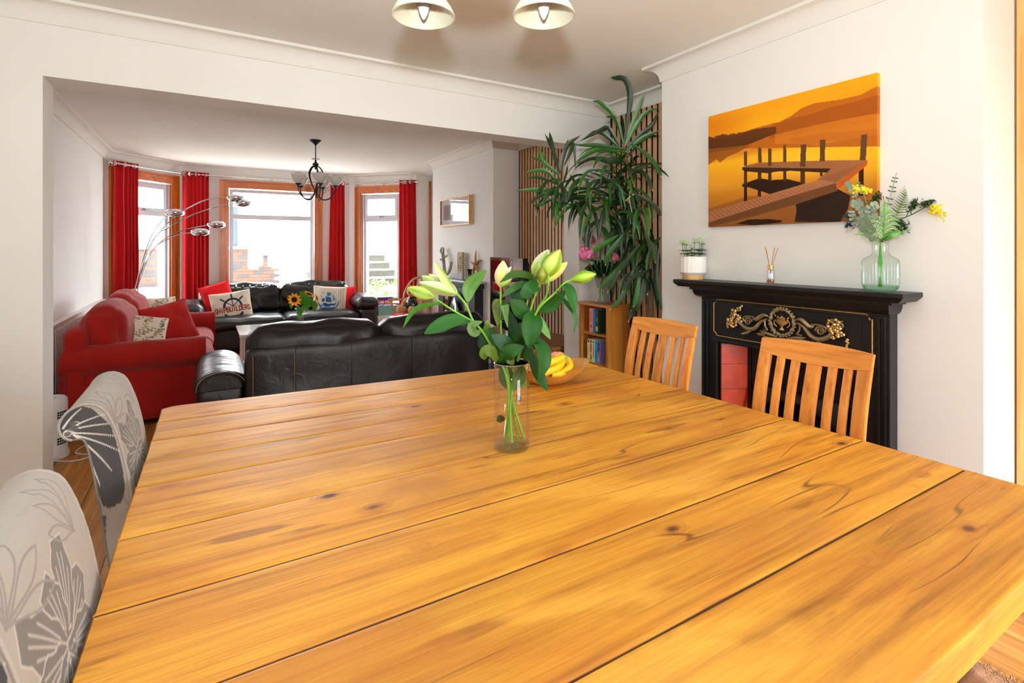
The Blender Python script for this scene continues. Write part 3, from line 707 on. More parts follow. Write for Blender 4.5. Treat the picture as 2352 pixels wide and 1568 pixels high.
# front and scroll: V = distance up the cloth, U = across the back
NW = 180
V, U = np.meshgrid(np.interp(np.linspace(0, len(arc)-1, 420), np.arange(len(arc)), arc), np.linspace(0, CW, NW), indexing='ij')
Z_of = lambda z: float(np.interp(z, F3[:100, 2], arc[:100]))
pf = Paint(U, V, '#a8a19a')
flower(pf, .17, Z_of(.79), 9, .165, .042, '#736e6c', '#c4bdb6', rot=.35)
flower(pf, .40, Z_of(.50), 8, .16, .040, '#736e6c', '#c4bdb6', rot=.1)
flower(pf, .05, Z_of(.50), 8, .10, .028, '#7a7573', '#c4bdb6', rot=.5)
for k in range(5):   # outlined petals over the scroll
    th = -.2+k*.42; cx, cy = .02, Z_of(.93)
    for s_ in (-1, 1):
        pts = [(cx+cos(th+s_*.17*sin(t*pi))*.17*t, cy+sin(th+s_*.17*sin(t*pi))*.17*t) for t in [j/14 for j in range(15)]]
        for j in range(14): pf.line(*pts[j], *pts[j+1], .0045, '#8d8784')
for k in range(4):
    th = 1.2+k*.5; cx, cy = .36, Z_of(.90)
    for s_ in (-1, 1):
        pts = [(cx+cos(th+s_*.2*sin(t*pi))*.13*t, cy+sin(th+s_*.2*sin(t*pi))*.13*t) for t in [j/14 for j in range(15)]]
        for j in range(14): pf.line(*pts[j], *pts[j+1], .004, '#8d8784')
idx = np.linspace(0, nP-1, 420)
Fx = np.interp(idx, np.arange(nP), F3[:, 0]); Fz = np.interp(idx, np.arange(nP), F3[:, 2])
bul = (1-(2*U/CW-1)**2)*.010*(V < arc[90])
P = np.stack([Fx[:, None]+bul, Y0+U, np.repeat(Fz[:, None], NW, 1)], -1)
mb = MB(); arr_grid(mb, P, pf.C)
Bx = np.interp(np.linspace(0, nP-1, 60), np.arange(nP), B3[:, 0]); Bz = np.interp(np.linspace(0, nP-1, 60), np.arange(nP), B3[:, 2])
Pb = np.stack([np.repeat(Bx[:, None], 12, 1), Y0+np.repeat(np.linspace(CW, 0, 12)[None], 60, 0), np.repeat(Bz[:, None], 12, 1)], -1)
arr_grid(mb, Pb, np.tile(np.array(lin('#a8a19a')[:3]), (60, 12, 1)))
for side, y in ((0, Y0), (1, Y0+CW)):
    n, w = 200, 46; ii = np.linspace(0, nP-1, n)
    fx, fz = np.interp(ii, np.arange(nP), F3[:, 0]), np.interp(ii, np.arange(nP), F3[:, 2]); bx, bz = np.interp(ii, np.arange(nP), B3[:, 0]), np.interp(ii, np.arange(nP), B3[:, 2])
    t = np.linspace(0, 1, w)[None]
    X_ = bx[:, None]*(1-t)+fx[:, None]*t; Z_ = bz[:, None]*(1-t)+fz[:, None]*t
    ps = Paint(X_, Z_, '#a49d96')
    if side == 0:
        ps.poly([(-.375, .88), (-.375, .98), (-.335, 1.01), (-.285, .985), (-.243, .93), (-.226, .86), (-.214, .79), (-.209, .735), (-.216, .70), (-.245, .685), (-.262, .70), (-.272, .74), (-.30, .88)], '#4b4a4b')
        for (x1, z1, x2, z2, x3, z3) in ((-.345, .93, -.31, .955, -.255, .965), (-.345, .93, -.30, .94, -.240, .935), (-.345, .925, -.30, .92, -.228, .895), (-.335, .92, -.285, .90, -.222, .85), (-.325, .915, -.275, .86, -.240, .795), (-.315, .91, -.29, .84, -.268, .76), (-.35, .94, -.335, .97, -.31, .99)):
            pr = None
            for s_ in range(13):
                q = s_/12; a_ = (1-q)**2; b_ = 2*q*(1-q); c_ = q*q; pt_ = (a_*x1+b_*x2+c_*x3, a_*z1+b_*z2+c_*z3)
                if pr: ps.line(*pr, *pt_, .005*(1-.6*q), '#d8d3cd')
                pr = pt_
        r = random.Random(2)
        for k in range(12): ps.ell(-.343+r.uniform(-.014, .022), .93+r.uniform(-.02, .02), .008, .006, '#d8d3cd' if k % 3 == 0 else '#5a5858', .9, ring=None if k % 3 else .3)
        for k in range(8): ps.ell(-.258-.0006*k, .66-.02*k, .006, .011, '#565455', .9)
        ps.line(-.212, .71, -.19, .66, .004, '#8d8784'); ps.line(-.205, .78, -.196, .70, .004, '#8d8784')
    P = np.stack([X_, np.full_like(X_, y), Z_], -1)
    if side: P = P[:, ::-1]; ps.C = ps.C[:, ::-1]
    arr_grid(mb, P, ps.C)
mb.build('backrest', M_LINEN, chB, smooth=True, angle=60)
for y in (Y0, Y0+CW):
    mb = MB(); mb.tube([(x, y, z) for x, z in [tuple((p[0], p[2])) for p in F3[::6]]], .0035, n=6, col=lin('#a8a19a')); mb.tube([(p[0], y, p[2]) for p in B3[::8]], .003, n=6, col=lin('#7d7876')); mb.build('piping', M_LINEN, chB, smooth=True)
mb = MB(); mb.soft((.02, Y0+CW/2, .43), (.44, CW, .12), r=.03, n=10, puff=.012); mb.c = [lin('#c4bdb6')]*len(mb.v); mb.build('seat', M_LINEN, chB, smooth=True)
M_DKLEG = wood('dark_chair_leg', '#4a3020', '#38241a', '#241610', axis=2)
for x, y in ((-.19, Y0+.02), (-.19, Y0+CW-.06), (.18, Y0+.02), (.18, Y0+CW-.06)): MB().box((x, y, 0), (x+.04, y+.04, .38), r=.004).build('leg', M_DKLEG, chB)
copy_tree(chB, loc=chB.location+Vector((0, -.965, 0)), label='grey floral scroll-back upholstered chair at the near left corner of the pine table')

# ============================================================ OAK SLAT-BACK CHAIRS
M_OAK = wood('honey_oak_upright', '#e9a24c', '#d98a34', '#ad6320', axis=2, rough=.38, grain=44, stretch=2, bump=.05, coat=.15)
M_OAKY = wood('honey_oak_rail', '#e9a24c', '#d98a34', '#ad6320', axis=1, rough=.38, grain=44, stretch=2, bump=.05, coat=.15)
oc = empty('oak_dining_chair', (1.84, 1.16, 0), 'honey oak slat-back dining chair in front of the black fireplace', 'chair', 'oak slat-back chairs')
ya, yb = .940, 1.378; ym = (ya+yb)/2
def xf(z, y): return 2.018+.078*(max(0, (z-.70)/.36))**1.5+.010*(max(0, (.62-z)/.2))+.018*(1-((y-ym)/(.5*(yb-ya)))**2)*min(1, max(0, (z-.45)/.5))
def bar(y0, y1, z0, z1, thick, n=14, topfn=None, botfn=None, m_=6):
    """curved upright or rail following the back's bow"""
    vs = []
    for i in range(n+1):
        for j in range(m_+1):
            y = y0+(y1-y0)*j/m_; zt = topfn(y) if topfn else z1; zb = botfn(y) if botfn else z0; z = zb+(zt-zb)*i/n
            e = .003 if j in (0, m_) else 0
            vs.append((xf(z, y)+e, y, z))
    k = (n+1)*(m_+1); vs += [(x+thick-2*(.003 if (q % (m_+1)) in (0, m_) else 0), y, z) for q, (x, y, z) in enumerate(vs)]
    ix = lambda i, j, s: s*k+i*(m_+1)+j
    fs = []
    for i in range(n):
        for j in range(m_):
            fs += [(ix(i, j, 0), ix(i+1, j, 0), ix(i+1, j+1, 0), ix(i, j+1, 0)), (ix(i, j, 1), ix(i, j+1, 1), ix(i+1, j+1, 1), ix(i+1, j, 1))]
        fs += [(ix(i, 0, 0), ix(i, 0, 1), ix(i+1, 0, 1), ix(i+1, 0, 0)), (ix(i, m_, 0), ix(i+1, m_, 0), ix(i+1, m_, 1), ix(i, m_, 1))]
    for j in range(m_): fs += [(ix(0, j, 0), ix(0, j+1, 0), ix(0, j+1, 1), ix(0, j, 1)), (ix(n, j, 0), ix(n, j, 1), ix(n, j+1, 1), ix(n, j+1, 0))]
    return MB().add(vs, fs)
w_ = lambda y: 1-((y-ym)/(.5*(yb-ya)))**2
ztop = lambda y: 1.058+.008*w_(y); zbot = lambda y: 1.004-.020*w_(y)
bar(ya, yb, 0, 0, .024, n=4, topfn=ztop, botfn=zbot, m_=16).build('top_rail', M_OAKY, oc, smooth=True, angle=50)
for (y0, y1) in ((1.333, 1.378), (.940, .988)): bar(y0, y1, .0, 0, .026, n=22, topfn=lambda y: zbot(y)-.0008, botfn=lambda y: 0.0).build('back_leg', M_OAK, oc, smooth=True, angle=50)
for (y0, y1) in ((1.270, 1.302), (1.208, 1.243), (1.122, 1.180), (1.062, 1.096), (1.005, 1.036)): bar(y0, y1, .50, 0, .014, n=14, topfn=lambda y: zbot(y)-.0006, botfn=lambda y: .50).build('slat', M_OAK, oc, smooth=True, angle=50)
MB().box((2.022, ya+.045, .45), (2.044, yb-.045, .50), r=.003).build('lower_rail', M_OAKY, oc)
MB().box((1.62, ya-.005, .425), (2.03, yb+.005, .465), r=.012).build('seat', M_OAKY, oc)
for y in (ya+.01, yb-.05): MB().box((1.64, y, 0), (1.68, y+.04, .43), r=.004).build('front_leg', M_OAK, oc)
MB().box((1.66, ya+.05, .36), (1.68, yb-.05, .425)).build('seat_frame', M_OAKY, oc)
copy_tree(oc, loc=oc.location+Vector((.003, .795, 0)), label='honey oak slat-back dining chair between the bookcase and the black fireplace')

# ============================================================ BLACK CAST-IRON FIREPLACE
M_IRON = basic('black_cast_iron', '#0e0f10', rough=.42, var=.3, scale=9, bump=.25, bscale=60, spec=.45)
M_GOLD = basic('rubbed_gold', '#c29a5a', rough=.4, metal=.6, var=.45, scale=60, bump=.2)
M_BRONZE = basic('tarnished_bronze', '#998560', rough=.42, metal=.7, var=.5, scale=45, bump=.3, bscale=200)
M_TILE = basic('red_glazed_tile', '#b5320a', rough=.35, var=.5, scale=14, spec=.3)
fp = empty('fireplace', (2.72, 1.68, 0), 'black cast-iron fireplace surround with gilded relief frieze and red tiles', 'fireplace')
mb = MB(); mb.box((2.600, 1.05, 1.228), (2.798, 2.33, 1.250), r=.004)
vs = [(2.602, 1.052, 1.228), (2.602, 2.328, 1.228), (2.798, 2.328, 1.228), (2.798, 1.052, 1.228), (2.622, 1.075, 1.206), (2.622, 2.305, 1.206), (2.798, 2.305, 1.206), (2.798, 1.075, 1.206)]
mb.add(vs, [(0, 4, 5, 1), (1, 5, 6, 2), (3, 7, 4, 0), (4, 7, 6, 5)]); mb.build('mantel_shelf', M_IRON, fp)
mb = MB()
mb.box((2.655, 1.115, 1.190), (2.798, 2.245, 1.206), r=.003)
cv = [(2.66+.06*(1-cos(t*pi/12)), 1.190-.05*sin(t*pi/12)) for t in range(7)]
pts0 = [(x, 0, z) for x, z in cv]
for (y0, y1) in ((1.13, 2.225),):
    vs = []
    for i, (x, z) in enumerate(cv): e = (x-2.66)*.35; vs += [(x, y0+e, z), (x, y1-e, z), (2.798, y0+e, z), (2.798, y1-e, z)]
    fs = []
    for i in range(len(cv)-1): a = i*4; fs += [(a, a+4, a+5, a+1), (a+1, a+5, a+7, a+3), (a, a+2, a+6, a+4)]
    mb.add(vs, fs)
mb.build('cove_moulding', M_IRON, fp, smooth=True, angle=30)
# frame: two jambs, frieze and inner mouldings
mb = MB()
mb.box((2.722, 2.085, 0), (2.798, 2.205, 1.145), r=.004).box((2.722, 1.150, 0), (2.798, 1.270, 1.145), r=.004)
mb.box((2.722, 1.27, .880), (2.798, 2.085, 1.145))
for y0, y1 in ((2.150, 2.162), (2.180, 2.190), (1.190, 1.202), (1.165, 1.172)): mb.box((2.714, y0, .02), (2.723, y1, 1.128), r=.003)
mb.box((2.714, 1.172, 1.118), (2.723, 2.180, 1.128), r=.003)
mb.box((2.706, 1.245, .872), (2.724, 2.110, .892), r=.006)
mb.box((2.706, 2.080, .02), (2.726, 2.100, .872), r=.006).box((2.706, 1.255, .02), (2.726, 1.275, .872), r=.006)
mb.build('surround', M_IRON, fp)
mb = MB(); mb.box((2.700, 1.10, 0), (2.798, 2.255, .06), r=.006); mb.build('plinth', M_IRON, fp)
for sg_, ya_, yb_ in ((-1, 2.070, 1.985), (1, 1.285, 1.370)):   # splayed tiled cheeks
    p0, p1 = Vector((2.732, ya_, 0)), Vector((2.882, yb_, 0)); dd_ = (p1-p0).normalized(); nn_ = Vector((dd_.y, -dd_.x, 0))*(1 if sg_ < 0 else -1); L_ = (p1-p0).length
    MB().prism([p0+ZU*.05, p1+ZU*.05, p1+ZU*.874, p0+ZU*.874], nn_, -.012).build('tile_bed', basic('dark_grout', '#3b2015'), fp)
    for (a, b) in ((.737, .858), (.585, .734), (.433, .582), (.281, .430), (.129, .278)):
        q0, q1 = p0+dd_*.003, p1-dd_*.003; MB().prism([q0+ZU*a, q1+ZU*a, q1+ZU*b, q0+ZU*b], nn_, .006).build('tile', M_TILE, fp)
mb = MB()
for y0, y1 in ((1.960, 1.985), (1.370, 1.395)): mb.box((2.872, y0, .05), (2.91, y1, .874), r=.004)
mb.box((2.875, 1.395, .62), (2.91, 1.960, .874), r=.006); mb.build('insert_frame', M_IRON, fp)
MB().box((3.05, 1.395, .02), (3.06, 1.960, .874)).box((2.91, 1.385, .02), (3.05, 1.395, .874)).box((2.91, 1.96, .02), (3.05, 1.97, .874)).build('firebox', basic('soot', '#050505', rough=1), fp)
mb = MB(); mb.grid(lambda u, v: Vector((2.872-.04*sin(v*pi/2), 1.41+.535*u, .64-.14*v+.12*(1-(2*u-1)**2)*v-.04*v)), 14, 6); mb.build('hood', M_IRON, fp, smooth=True, mod=lambda o: setattr(o.modifiers.new('s', 'SOLIDIFY'), 'thickness', .006))
mb = MB()
for i in range(11): mb.tube([(2.87, 1.45+i*.046, .12), (2.845, 1.45+i*.046, .26)], .006, n=6)
mb.tube([(2.87, 1.43, .12), (2.87, 1.93, .12)], .008, n=6); mb.tube([(2.845, 1.43, .26), (2.845, 1.93, .26)], .009, n=6); mb.build('grate', M_IRON, fp, smooth=True)
# gilt line with notched corners
XF = 2.7215
def G(p, q, d=0): return Vector((XF-.004-d, 1.6645-p, 1.022+q))     # p to the right along the frieze, q up
hw, hh, nt_ = .443, .112, .022
loop = [(-hw+nt_, hh), (hw-nt_, hh), (hw-nt_+.003, hh-.010), (hw-.008, hh-nt_-.004), (hw, hh-nt_), (hw, -hh+nt_), (hw-.010, -hh+nt_+.003), (hw-nt_, -hh+.006), (hw-nt_, -hh), (-hw+nt_, -hh), (-hw+nt_-.004, -hh+.010), (-hw+.008, -hh+nt_), (-hw, -hh+nt_), (-hw, hh-nt_), (-hw+.010, hh-nt_), (-hw+nt_, hh-.008)]
mb = MB(); mb.tube([G(p, q) for p, q in loop+loop[:1]], .0032, n=6, caps=False); mb.build('gilt_line', M_GOLD, fp, smooth=True)
# relief: wreath with urn, scrolls, fruit clusters
rr = random.Random(11)
mb = MB()
ring = [G(.066*cos(t*2*pi/40)+0, .070*sin(t*2*pi/40)+.022, .004) for t in range(41)]
mb.tube(ring, [.0085+.003*sin(i*2.1) for i in range(41)], n=8, caps=False)
for i in range(26): th = i*2*pi/26; mb.ball(G(.074*cos(th), .079*sin(th)+.022, .004), rr.uniform(.006, .0095), n=6)
mb.build('wreath', M_BRONZE, fp, smooth=True)
mb = MB()
mb.lathe([(.002, -.045), (.012, -.042), (.004, -.03), (.006, -.02), (.024, -.005), (.030, .008), (.012, .014), (.018, .022), (.006, .030), (.002, .036)], G(0, .022, .006), n=12, scale=(.5, 1.25))
for s in (-1, 1):
    mb.tube(spline([G(s*.012, .01, .006), G(s*.036, .03, .006), (G(s*.044, .012, .006)), G(s*.03, -.004, .006)], 6), .003, n=6)
    for k in range(6): mb.ball(G(s*rr.uniform(.01, .038), .035+rr.uniform(-.01, .02), .006), .0045, n=6)
mb.build('urn', M_GOLD, fp, smooth=True)
for s in (-1, 1):
    mb = MB()
    main = [G(s*.085, .030, .005), G(s*.12, .012, .007), G(s*.160, -.030, .008), G(s*.205, -.040, .008), G(s*.250, -.018, .007), G(s*.268, .012, .006), G(s*.25, .030, .006)]
    P_ = spline(main, 8); mb.tube(P_, [.005+.0075*sin(pi*i/(len(P_)-1)) for i in range(len(P_))], n=8)
    sp = [G(s*(.205-.024*(1-t/30)*cos(t*.42)), .002+.024*(1-t/30)*sin(t*.42), .006) for t in range(28)]
    mb.tube(sp, [.0062-.0001*t for t in range(28)], n=6)
    mb.tube(spline([G(s*.16, .03, .006), G(s*.205, .032, .006), G(s*.235, .02, .006), G(s*.229, .0, .006)], 6), .005, n=6)
    sp = [G(s*(.305+.020*(1-t/26)*cos(t*.42+1)), .045+.020*(1-t/26)*sin(t*.42+1), .006) for t in range(22)]; mb.tube(sp, .0045, n=6)
    lv = spline([G(s*.075, .045, .006), G(s*.11, .048, .008), G(s*.15, .020, .008), G(s*.175, .022, .006)], 6); mb.tube(lv, [.004+.009*sin(pi*i/(len(lv)-1)) for i in range(len(lv))], n=6)
    lv = spline([G(s*.10, .02, .006), G(s*.098, -.01, .008), G(s*.085, -.03, .008), G(s*.11, -.035, .006)], 5); mb.tube(lv, .005, n=6)
    for a, b, c in (((.03, -.062), (.08, -.052), (.13, -.044)), ((.02, -.07), (.07, -.078), (.115, -.066)), ((.09, -.05), (.12, -.062), (.15, -.060)), ((.18, -.045), (.215, -.068), (.25, -.078))):
        lv = spline([G(s*a[0], a[1], .005), G(s*b[0], b[1], .008), G(s*c[0], c[1], .005)], 5); mb.tube(lv, [.003+.006*sin(pi*i/(len(lv)-1)) for i in range(len(lv))], n=6)
    mb.build('scroll', M_BRONZE, fp, smooth=True)
    mb = MB()
    for k in range(60):
        p = .285+max(-.05, min(.05, rr.gauss(0, .024))); q = .018+max(-.05, min(.05, rr.gauss(0, .026)))-(p-.285)*.5; mb.ball(G(s*p, q, .004+rr.uniform(0, .010)), rr.uniform(.006, .0105), n=7)
    for k in range(7): mb.ball(G(s*(.335+rr.uniform(-.008, .01)), -.040+rr.uniform(-.018, .018), .006), .006, n=6)
    mb.build('fruit_cluster', M_GOLD, fp, smooth=True)['kind'] = 'stuff'

# ============================================================ CANVAS PICTURE
cw_, ch_ = .967, .709
cx0, cz0 = 2.192, 1.5865
def c2uv(x, y):
    """print coordinates -> canvas fraction"""
    p = at(1600+x/3.3367, 150+y/3.3367, X=2.772); return ((cx0-p.y)/cw_, (p.z-cz0)/ch_)
nu, nv = 420, 300
V, U = np.meshgrid(np.linspace(0, 1, nv+1), np.linspace(0, 1, nu+1), indexing='ij')
pc = Paint(U, V, '#e89a10')
def grad(pc, stops, m=None):
    vs_ = np.array([s[0] for s in stops]); cs = np.array([lin(s[1])[:3] for s in stops]); C = np.stack([np.interp(pc.V, vs_, cs[:, i]) for i in range(3)], -1).astype(np.float32)
    pc.C = C if m is None else np.where(m[..., None], C, pc.C)
grad(pc, [(0, '#8a4f1e'), (.12, '#a35f22'), (.3, '#c9821f'), (.45, '#eba31c'), (.56, '#f7b51c'), (.62, '#d98420'), (.72, '#e08a12'), (1, '#f0a310')])
pc.ell(.5, .80, .5, .16, '#f8b616', .75, soft=.9); pc.ell(.0, .92, .35, .2, '#d9720a', .7, soft=.9); pc.ell(.62, .47, .42, .14, '#fdc526', .8, soft=.9); pc.ell(.95, .42, .2, .2, '#f7b41e', .6, soft=.9); pc.ell(.1, .40, .25, .12, '#eda22a', .6, soft=.8)
def C2(*pts): return [c2uv(*p) for p in pts]
pc.poly(C2((90, 545), (150, 555), (330, 520), (450, 480), (640, 430), (720, 390), (800, 330), (900, 290), (1010, 275), (1120, 258), (1260, 225), (1340, 180), (1400, 155), (1430, 150), (1430, 620), (90, 640)), '#b4600f')
pc.poly(C2((560, 470), (700, 410), (830, 385), (920, 360), (1010, 325), (1130, 300), (1260, 265), (1430, 215), (1430, 420), (1000, 480), (560, 560)), '#9a4b0c', .75)
pc.poly(C2((90, 545), (140, 560), (200, 525), (240, 540), (330, 525), (440, 490), (520, 478), (610, 470), (610, 520), (440, 590), (300, 640), (90, 670)), '#5c2f0e')
for k in range(26):
    r = random.Random(k); x = 95+r.uniform(0, 500); y = 560-(x-95)*.13; u, v = c2uv(x, y); pc.ell(u, v, .022, .022, '#64340f', .8, soft=.5)
pc.poly(C2((600, 530), (900, 460), (1200, 400), (1430, 360), (1430, 530), (1200, 560), (900, 615), (760, 600), (600, 600)), '#c9741c', .75)
pc.poly(C2((700, 570), (950, 520), (1250, 500), (1430, 480), (1430, 560), (1200, 580), (1020, 575), (880, 620), (780, 600)), '#b2601a', .5)
pc.poly(C2((90, 640), (300, 620), (420, 610), (330, 660), (240, 700), (180, 745), (150, 720), (90, 765)), '#8a4a12', .85)
pc.poly(C2((90, 1100), (400, 1000), (700, 1000), (900, 1000), (1060, 960), (1250, 1000), (1430, 1100), (1430, 1260), (90, 1260)), '#8a5220', .7)
pc.poly(C2((350, 910), (480, 865), (580, 880), (690, 870), (800, 895), (830, 905), (620, 975), (560, 985), (400, 935), (350, 930)), '#2b1608')
for (x0, x1, y0, y1) in ((362, 388, 930, 1040), (470, 494, 950, 1005), (545, 570, 955, 985), (1240, 1282, 790, 1000)): pc.poly(C2((x0, y0), (x1, y0), (x1, y1), (x0, y1)), '#2e180a')
pc.poly(C2((760, 1060), (1080, 945), (1180, 1000), (1160, 1100), (1100, 1200), (750, 1200), (765, 1120)), '#2a1a10')
pc.poly(C2((300, 1215), (400, 1180), (560, 1178), (660, 1188), (640, 1205), (440, 1225)), '#2a1508')
for (x0, x1, y0, y1) in ((362, 388, 790, 915), (470, 497, 800, 880), (547, 574, 800, 890), (664, 688, 810, 890), (795, 830, 800, 905), (945, 965, 820, 850)): pc.poly(C2((x0, y0), (x1, y0), (x1, y1), (x0, y1)), '#4a2b14')
pc.poly(C2((350, 782), (390, 765), (480, 745), (680, 738), (1000, 728), (1310, 725), (1300, 745), (1060, 905), (1000, 915), (920, 880), (1030, 790), (350, 795)), '#9a6038')
pc.poly(C2((350, 782), (1030, 790), (1000, 822), (830, 815), (720, 808), (600, 815), (560, 828), (370, 812), (350, 800)), '#3a200e')
pc.poly(C2((90, 1125), (450, 1020), (800, 915), (940, 880), (1070, 900), (1060, 920), (700, 1010), (90, 1205)), '#a86c47')
pc.poly(C2((90, 1205), (700, 1010), (1070, 900), (1080, 960), (780, 1060), (420, 1160), (90, 1240)), '#6b4122')
pc.poly(C2((1075, 900), (1310, 728), (1305, 765), (1085, 950)), '#b5541a')
for k in range(30):
    t = k/30; x = 95+t*900; y = 1130-t*240; pc.line(*c2uv(x, y-6), *c2uv(x+75-t*30, y+58-t*45), .0028-.0014*t, '#4a2a16', .9)
for k in range(26): t = k/26; pc.line(*c2uv(960+t*340, 868-t*135), *c2uv(1075+t*225, 895-t*160), .0022-.001*t, '#5a3318', .8)
for k in range(40): x = 380+k*16.5; pc.line(*c2uv(x+40, 742), *c2uv(x, 780), .0014, '#7a4a2a', .7)
for (x0, x1, y0, y1, b) in ((362, 388, 657, 770, 0), (470, 497, 630, 745, 2), (547, 574, 635, 772, 0), (663, 686, 608, 742, 2), (800, 842, 604, 776, -8), (947, 987, 567, 735, -4), (1262, 1309, 527, 726, -12)): pc.poly(C2((x0, y0+4), (x1, y0), (x1+b, y1), (x0+b, y1)), '#5b3a1e')
cp = empty('canvas_picture', (2.785, 1.7085, cz0), 'canvas print of a wooden jetty on an orange sunset lake above the mantel', 'picture')
M_PRINT = basic('canvas_print', '#ffffff', rough=.75, var=.02, attr=True, bump=.25, bscale=900, spec=.2)
mb = MB()
P = np.stack([np.full_like(U, 2.772), cx0-U*cw_, cz0+V*ch_], -1); arr_grid(mb, P[:, ::-1], pc.C[:, ::-1])
for col_i, y in ((0, cx0), (nu, cx0-cw_)):
    Pe = np.stack([np.stack([np.full(nv+1, x), np.full(nv+1, y), cz0+V[:, 0]*ch_], -1) for x in (2.772, 2.7995)], 1); Ce = np.stack([pc.C[:, col_i]]*2, 1)
    if col_i: Pe = Pe[:, ::-1]; Ce = Ce[:, ::-1]
    arr_grid(mb, Pe[:, ::-1], Ce[:, ::-1])
for row, z in ((0, cz0), (nv, cz0+ch_)):
    Pe = np.stack([np.stack([np.full(nu+1, x), cx0-U[0]*cw_, np.full(nu+1, z)], -1) for x in (2.772, 2.7995)], 1); arr_grid(mb, Pe, np.stack([pc.C[row]]*2, 1))
mb.build('print', M_PRINT, cp)
MB().box((2.775, cx0-cw_+.004, cz0+.004), (2.7995, cx0-.004, cz0+ch_-.004)).build('stretcher', basic('pine_stretcher', '#c79a62'), cp)
# ============================================================ CURTAINS AND POLE
M_CURT = fabric('scarlet_curtain_cloth', '#a8080d', weave=500, var=.12, bump=.25, folds=.05)
M_CHROME = basic('polished_chrome', '#d9dbde', rough=.08, metal=1, var=.02)
M_NICKEL = basic('satin_nickel', '#cfcac0', rough=.22, metal=1, var=.03)
PZ = 2.585
def curtain(p0, p1, label, folds, seed, bottom=1.0, shift=0, z0=.03, z1=2.625, flat_from=None):
    p0, p1 = Vector(p0), Vector(p1); d = (p1-p0); n = Vector((d.y, -d.x, 0)).normalized(); r = random.Random(seed); ph = r.uniform(0, 6)
    def fn(u, v):
        z = z0+(z1-z0)*v; sq = bottom+(1-bottom)*v**1.5; w = (u-.5)*sq+.5+shift*(1-v)
        uu = u if flat_from is None else (u*.5 if u < flat_from else flat_from*.5+(u-flat_from)*(1-flat_from*.5)/(1-flat_from))
        f = folds*2*pi*uu+ph+.7*sin(3*u+ph)+.25*sin(4*v+5*u); a = .032*(.75+.35*sin(5*u+seed))*(1-.25*v)
        return p0+d*w+n*(a*sin(f)+.012*mnoise.noise(Vector((u*5, v*3, seed))))+Vector((.012*cos(f*1)*d.normalized().x, .012*cos(f)*d.normalized().y, z))
    root = empty('curtain', (p0+p1)/2, label, 'curtain', 'red bay window curtains')
    o = MB().grid(fn, 90, 26).build('cloth', M_CURT, root, smooth=True, angle=180); sm = o.modifiers.new('thickness', 'SOLIDIFY'); sm.thickness = .004
    for k in range(5):
        u = (k+.5)/5; q = fn(u, 1.0); c = p0+d*u; MB().lathe([(.020, -.003), (.031, -.003), (.031, .003), (.020, .003), (.020, -.003)], (c.x, c.y, PZ), n=14, axis=d+n*(.5 if k % 2 else -.5)).build('eyelet', M_CHROME, root, smooth=True)
curtain((-1.085, 8.56, 0), (-.835, 8.815, 0), 'red curtain at the left end of the bay, beside the left window', 5, 1, flat_from=.5)
curtain((-.325, 9.27, 0), (.012, 9.29, 0), 'red curtain hanging between the left and centre bay windows', 5, 2, flat_from=.4)
curtain((1.86, 9.29, 0), (2.07, 9.27, 0), 'red curtain hanging between the centre and right bay windows', 4, 3, bottom=1.25, shift=-.12)
curtain((2.865, 8.60, 0), (3.07, 8.40, 0), 'red curtain at the right end of the bay, beside the right window', 4, 4, bottom=1.1, shift=.1)
pole = empty('curtain_pole', (.95, 9.3, PZ), 'slim metal curtain pole following the bay above the windows', 'curtain pole')
pth = [(-1.10, 8.54, PZ), (-.32, 9.29, PZ), (2.13, 9.29, PZ), (3.09, 8.385, PZ)]
MB().tube([pth[0], Vector(pth[0]).lerp(Vector(pth[1]), .97), pth[1], Vector(pth[1]).lerp(Vector(pth[2]), .02), Vector(pth[1]).lerp(Vector(pth[2]), .98), pth[2], Vector(pth[2]).lerp(Vector(pth[3]), .03), pth[3]], .0125, n=10).build('rod', M_NICKEL, pole, smooth=True)
for p in (pth[0], pth[-1]):
    MB().ball(p, .034, n=14).build('finial', M_NICKEL, pole, smooth=True)
for (x, y, nx, ny) in ((-.62, 8.99, -.707, .707), (-.20, 9.29, 0, 1), (.93, 9.29, 0, 1), (2.08, 9.29, 0, 1), (2.6, 8.85, .707, .707)):
    MB().tube([(x, y, PZ), (x+nx*.06, y+ny*.06, PZ), (x+nx*.1, y+ny*.1, PZ)], .007, n=8).lathe([(.018, 0), (.018, .006)], (x+nx*.115, y+ny*.115, PZ), n=12, axis=(nx, ny, 0)).build('bracket', M_NICKEL, pole, smooth=True)

# ============================================================ SOFAS
M_LEATHER = leather('dark_leather', '#0d0908')
M_THREAD = basic('tan_thread', '#a78765', rough=.8)
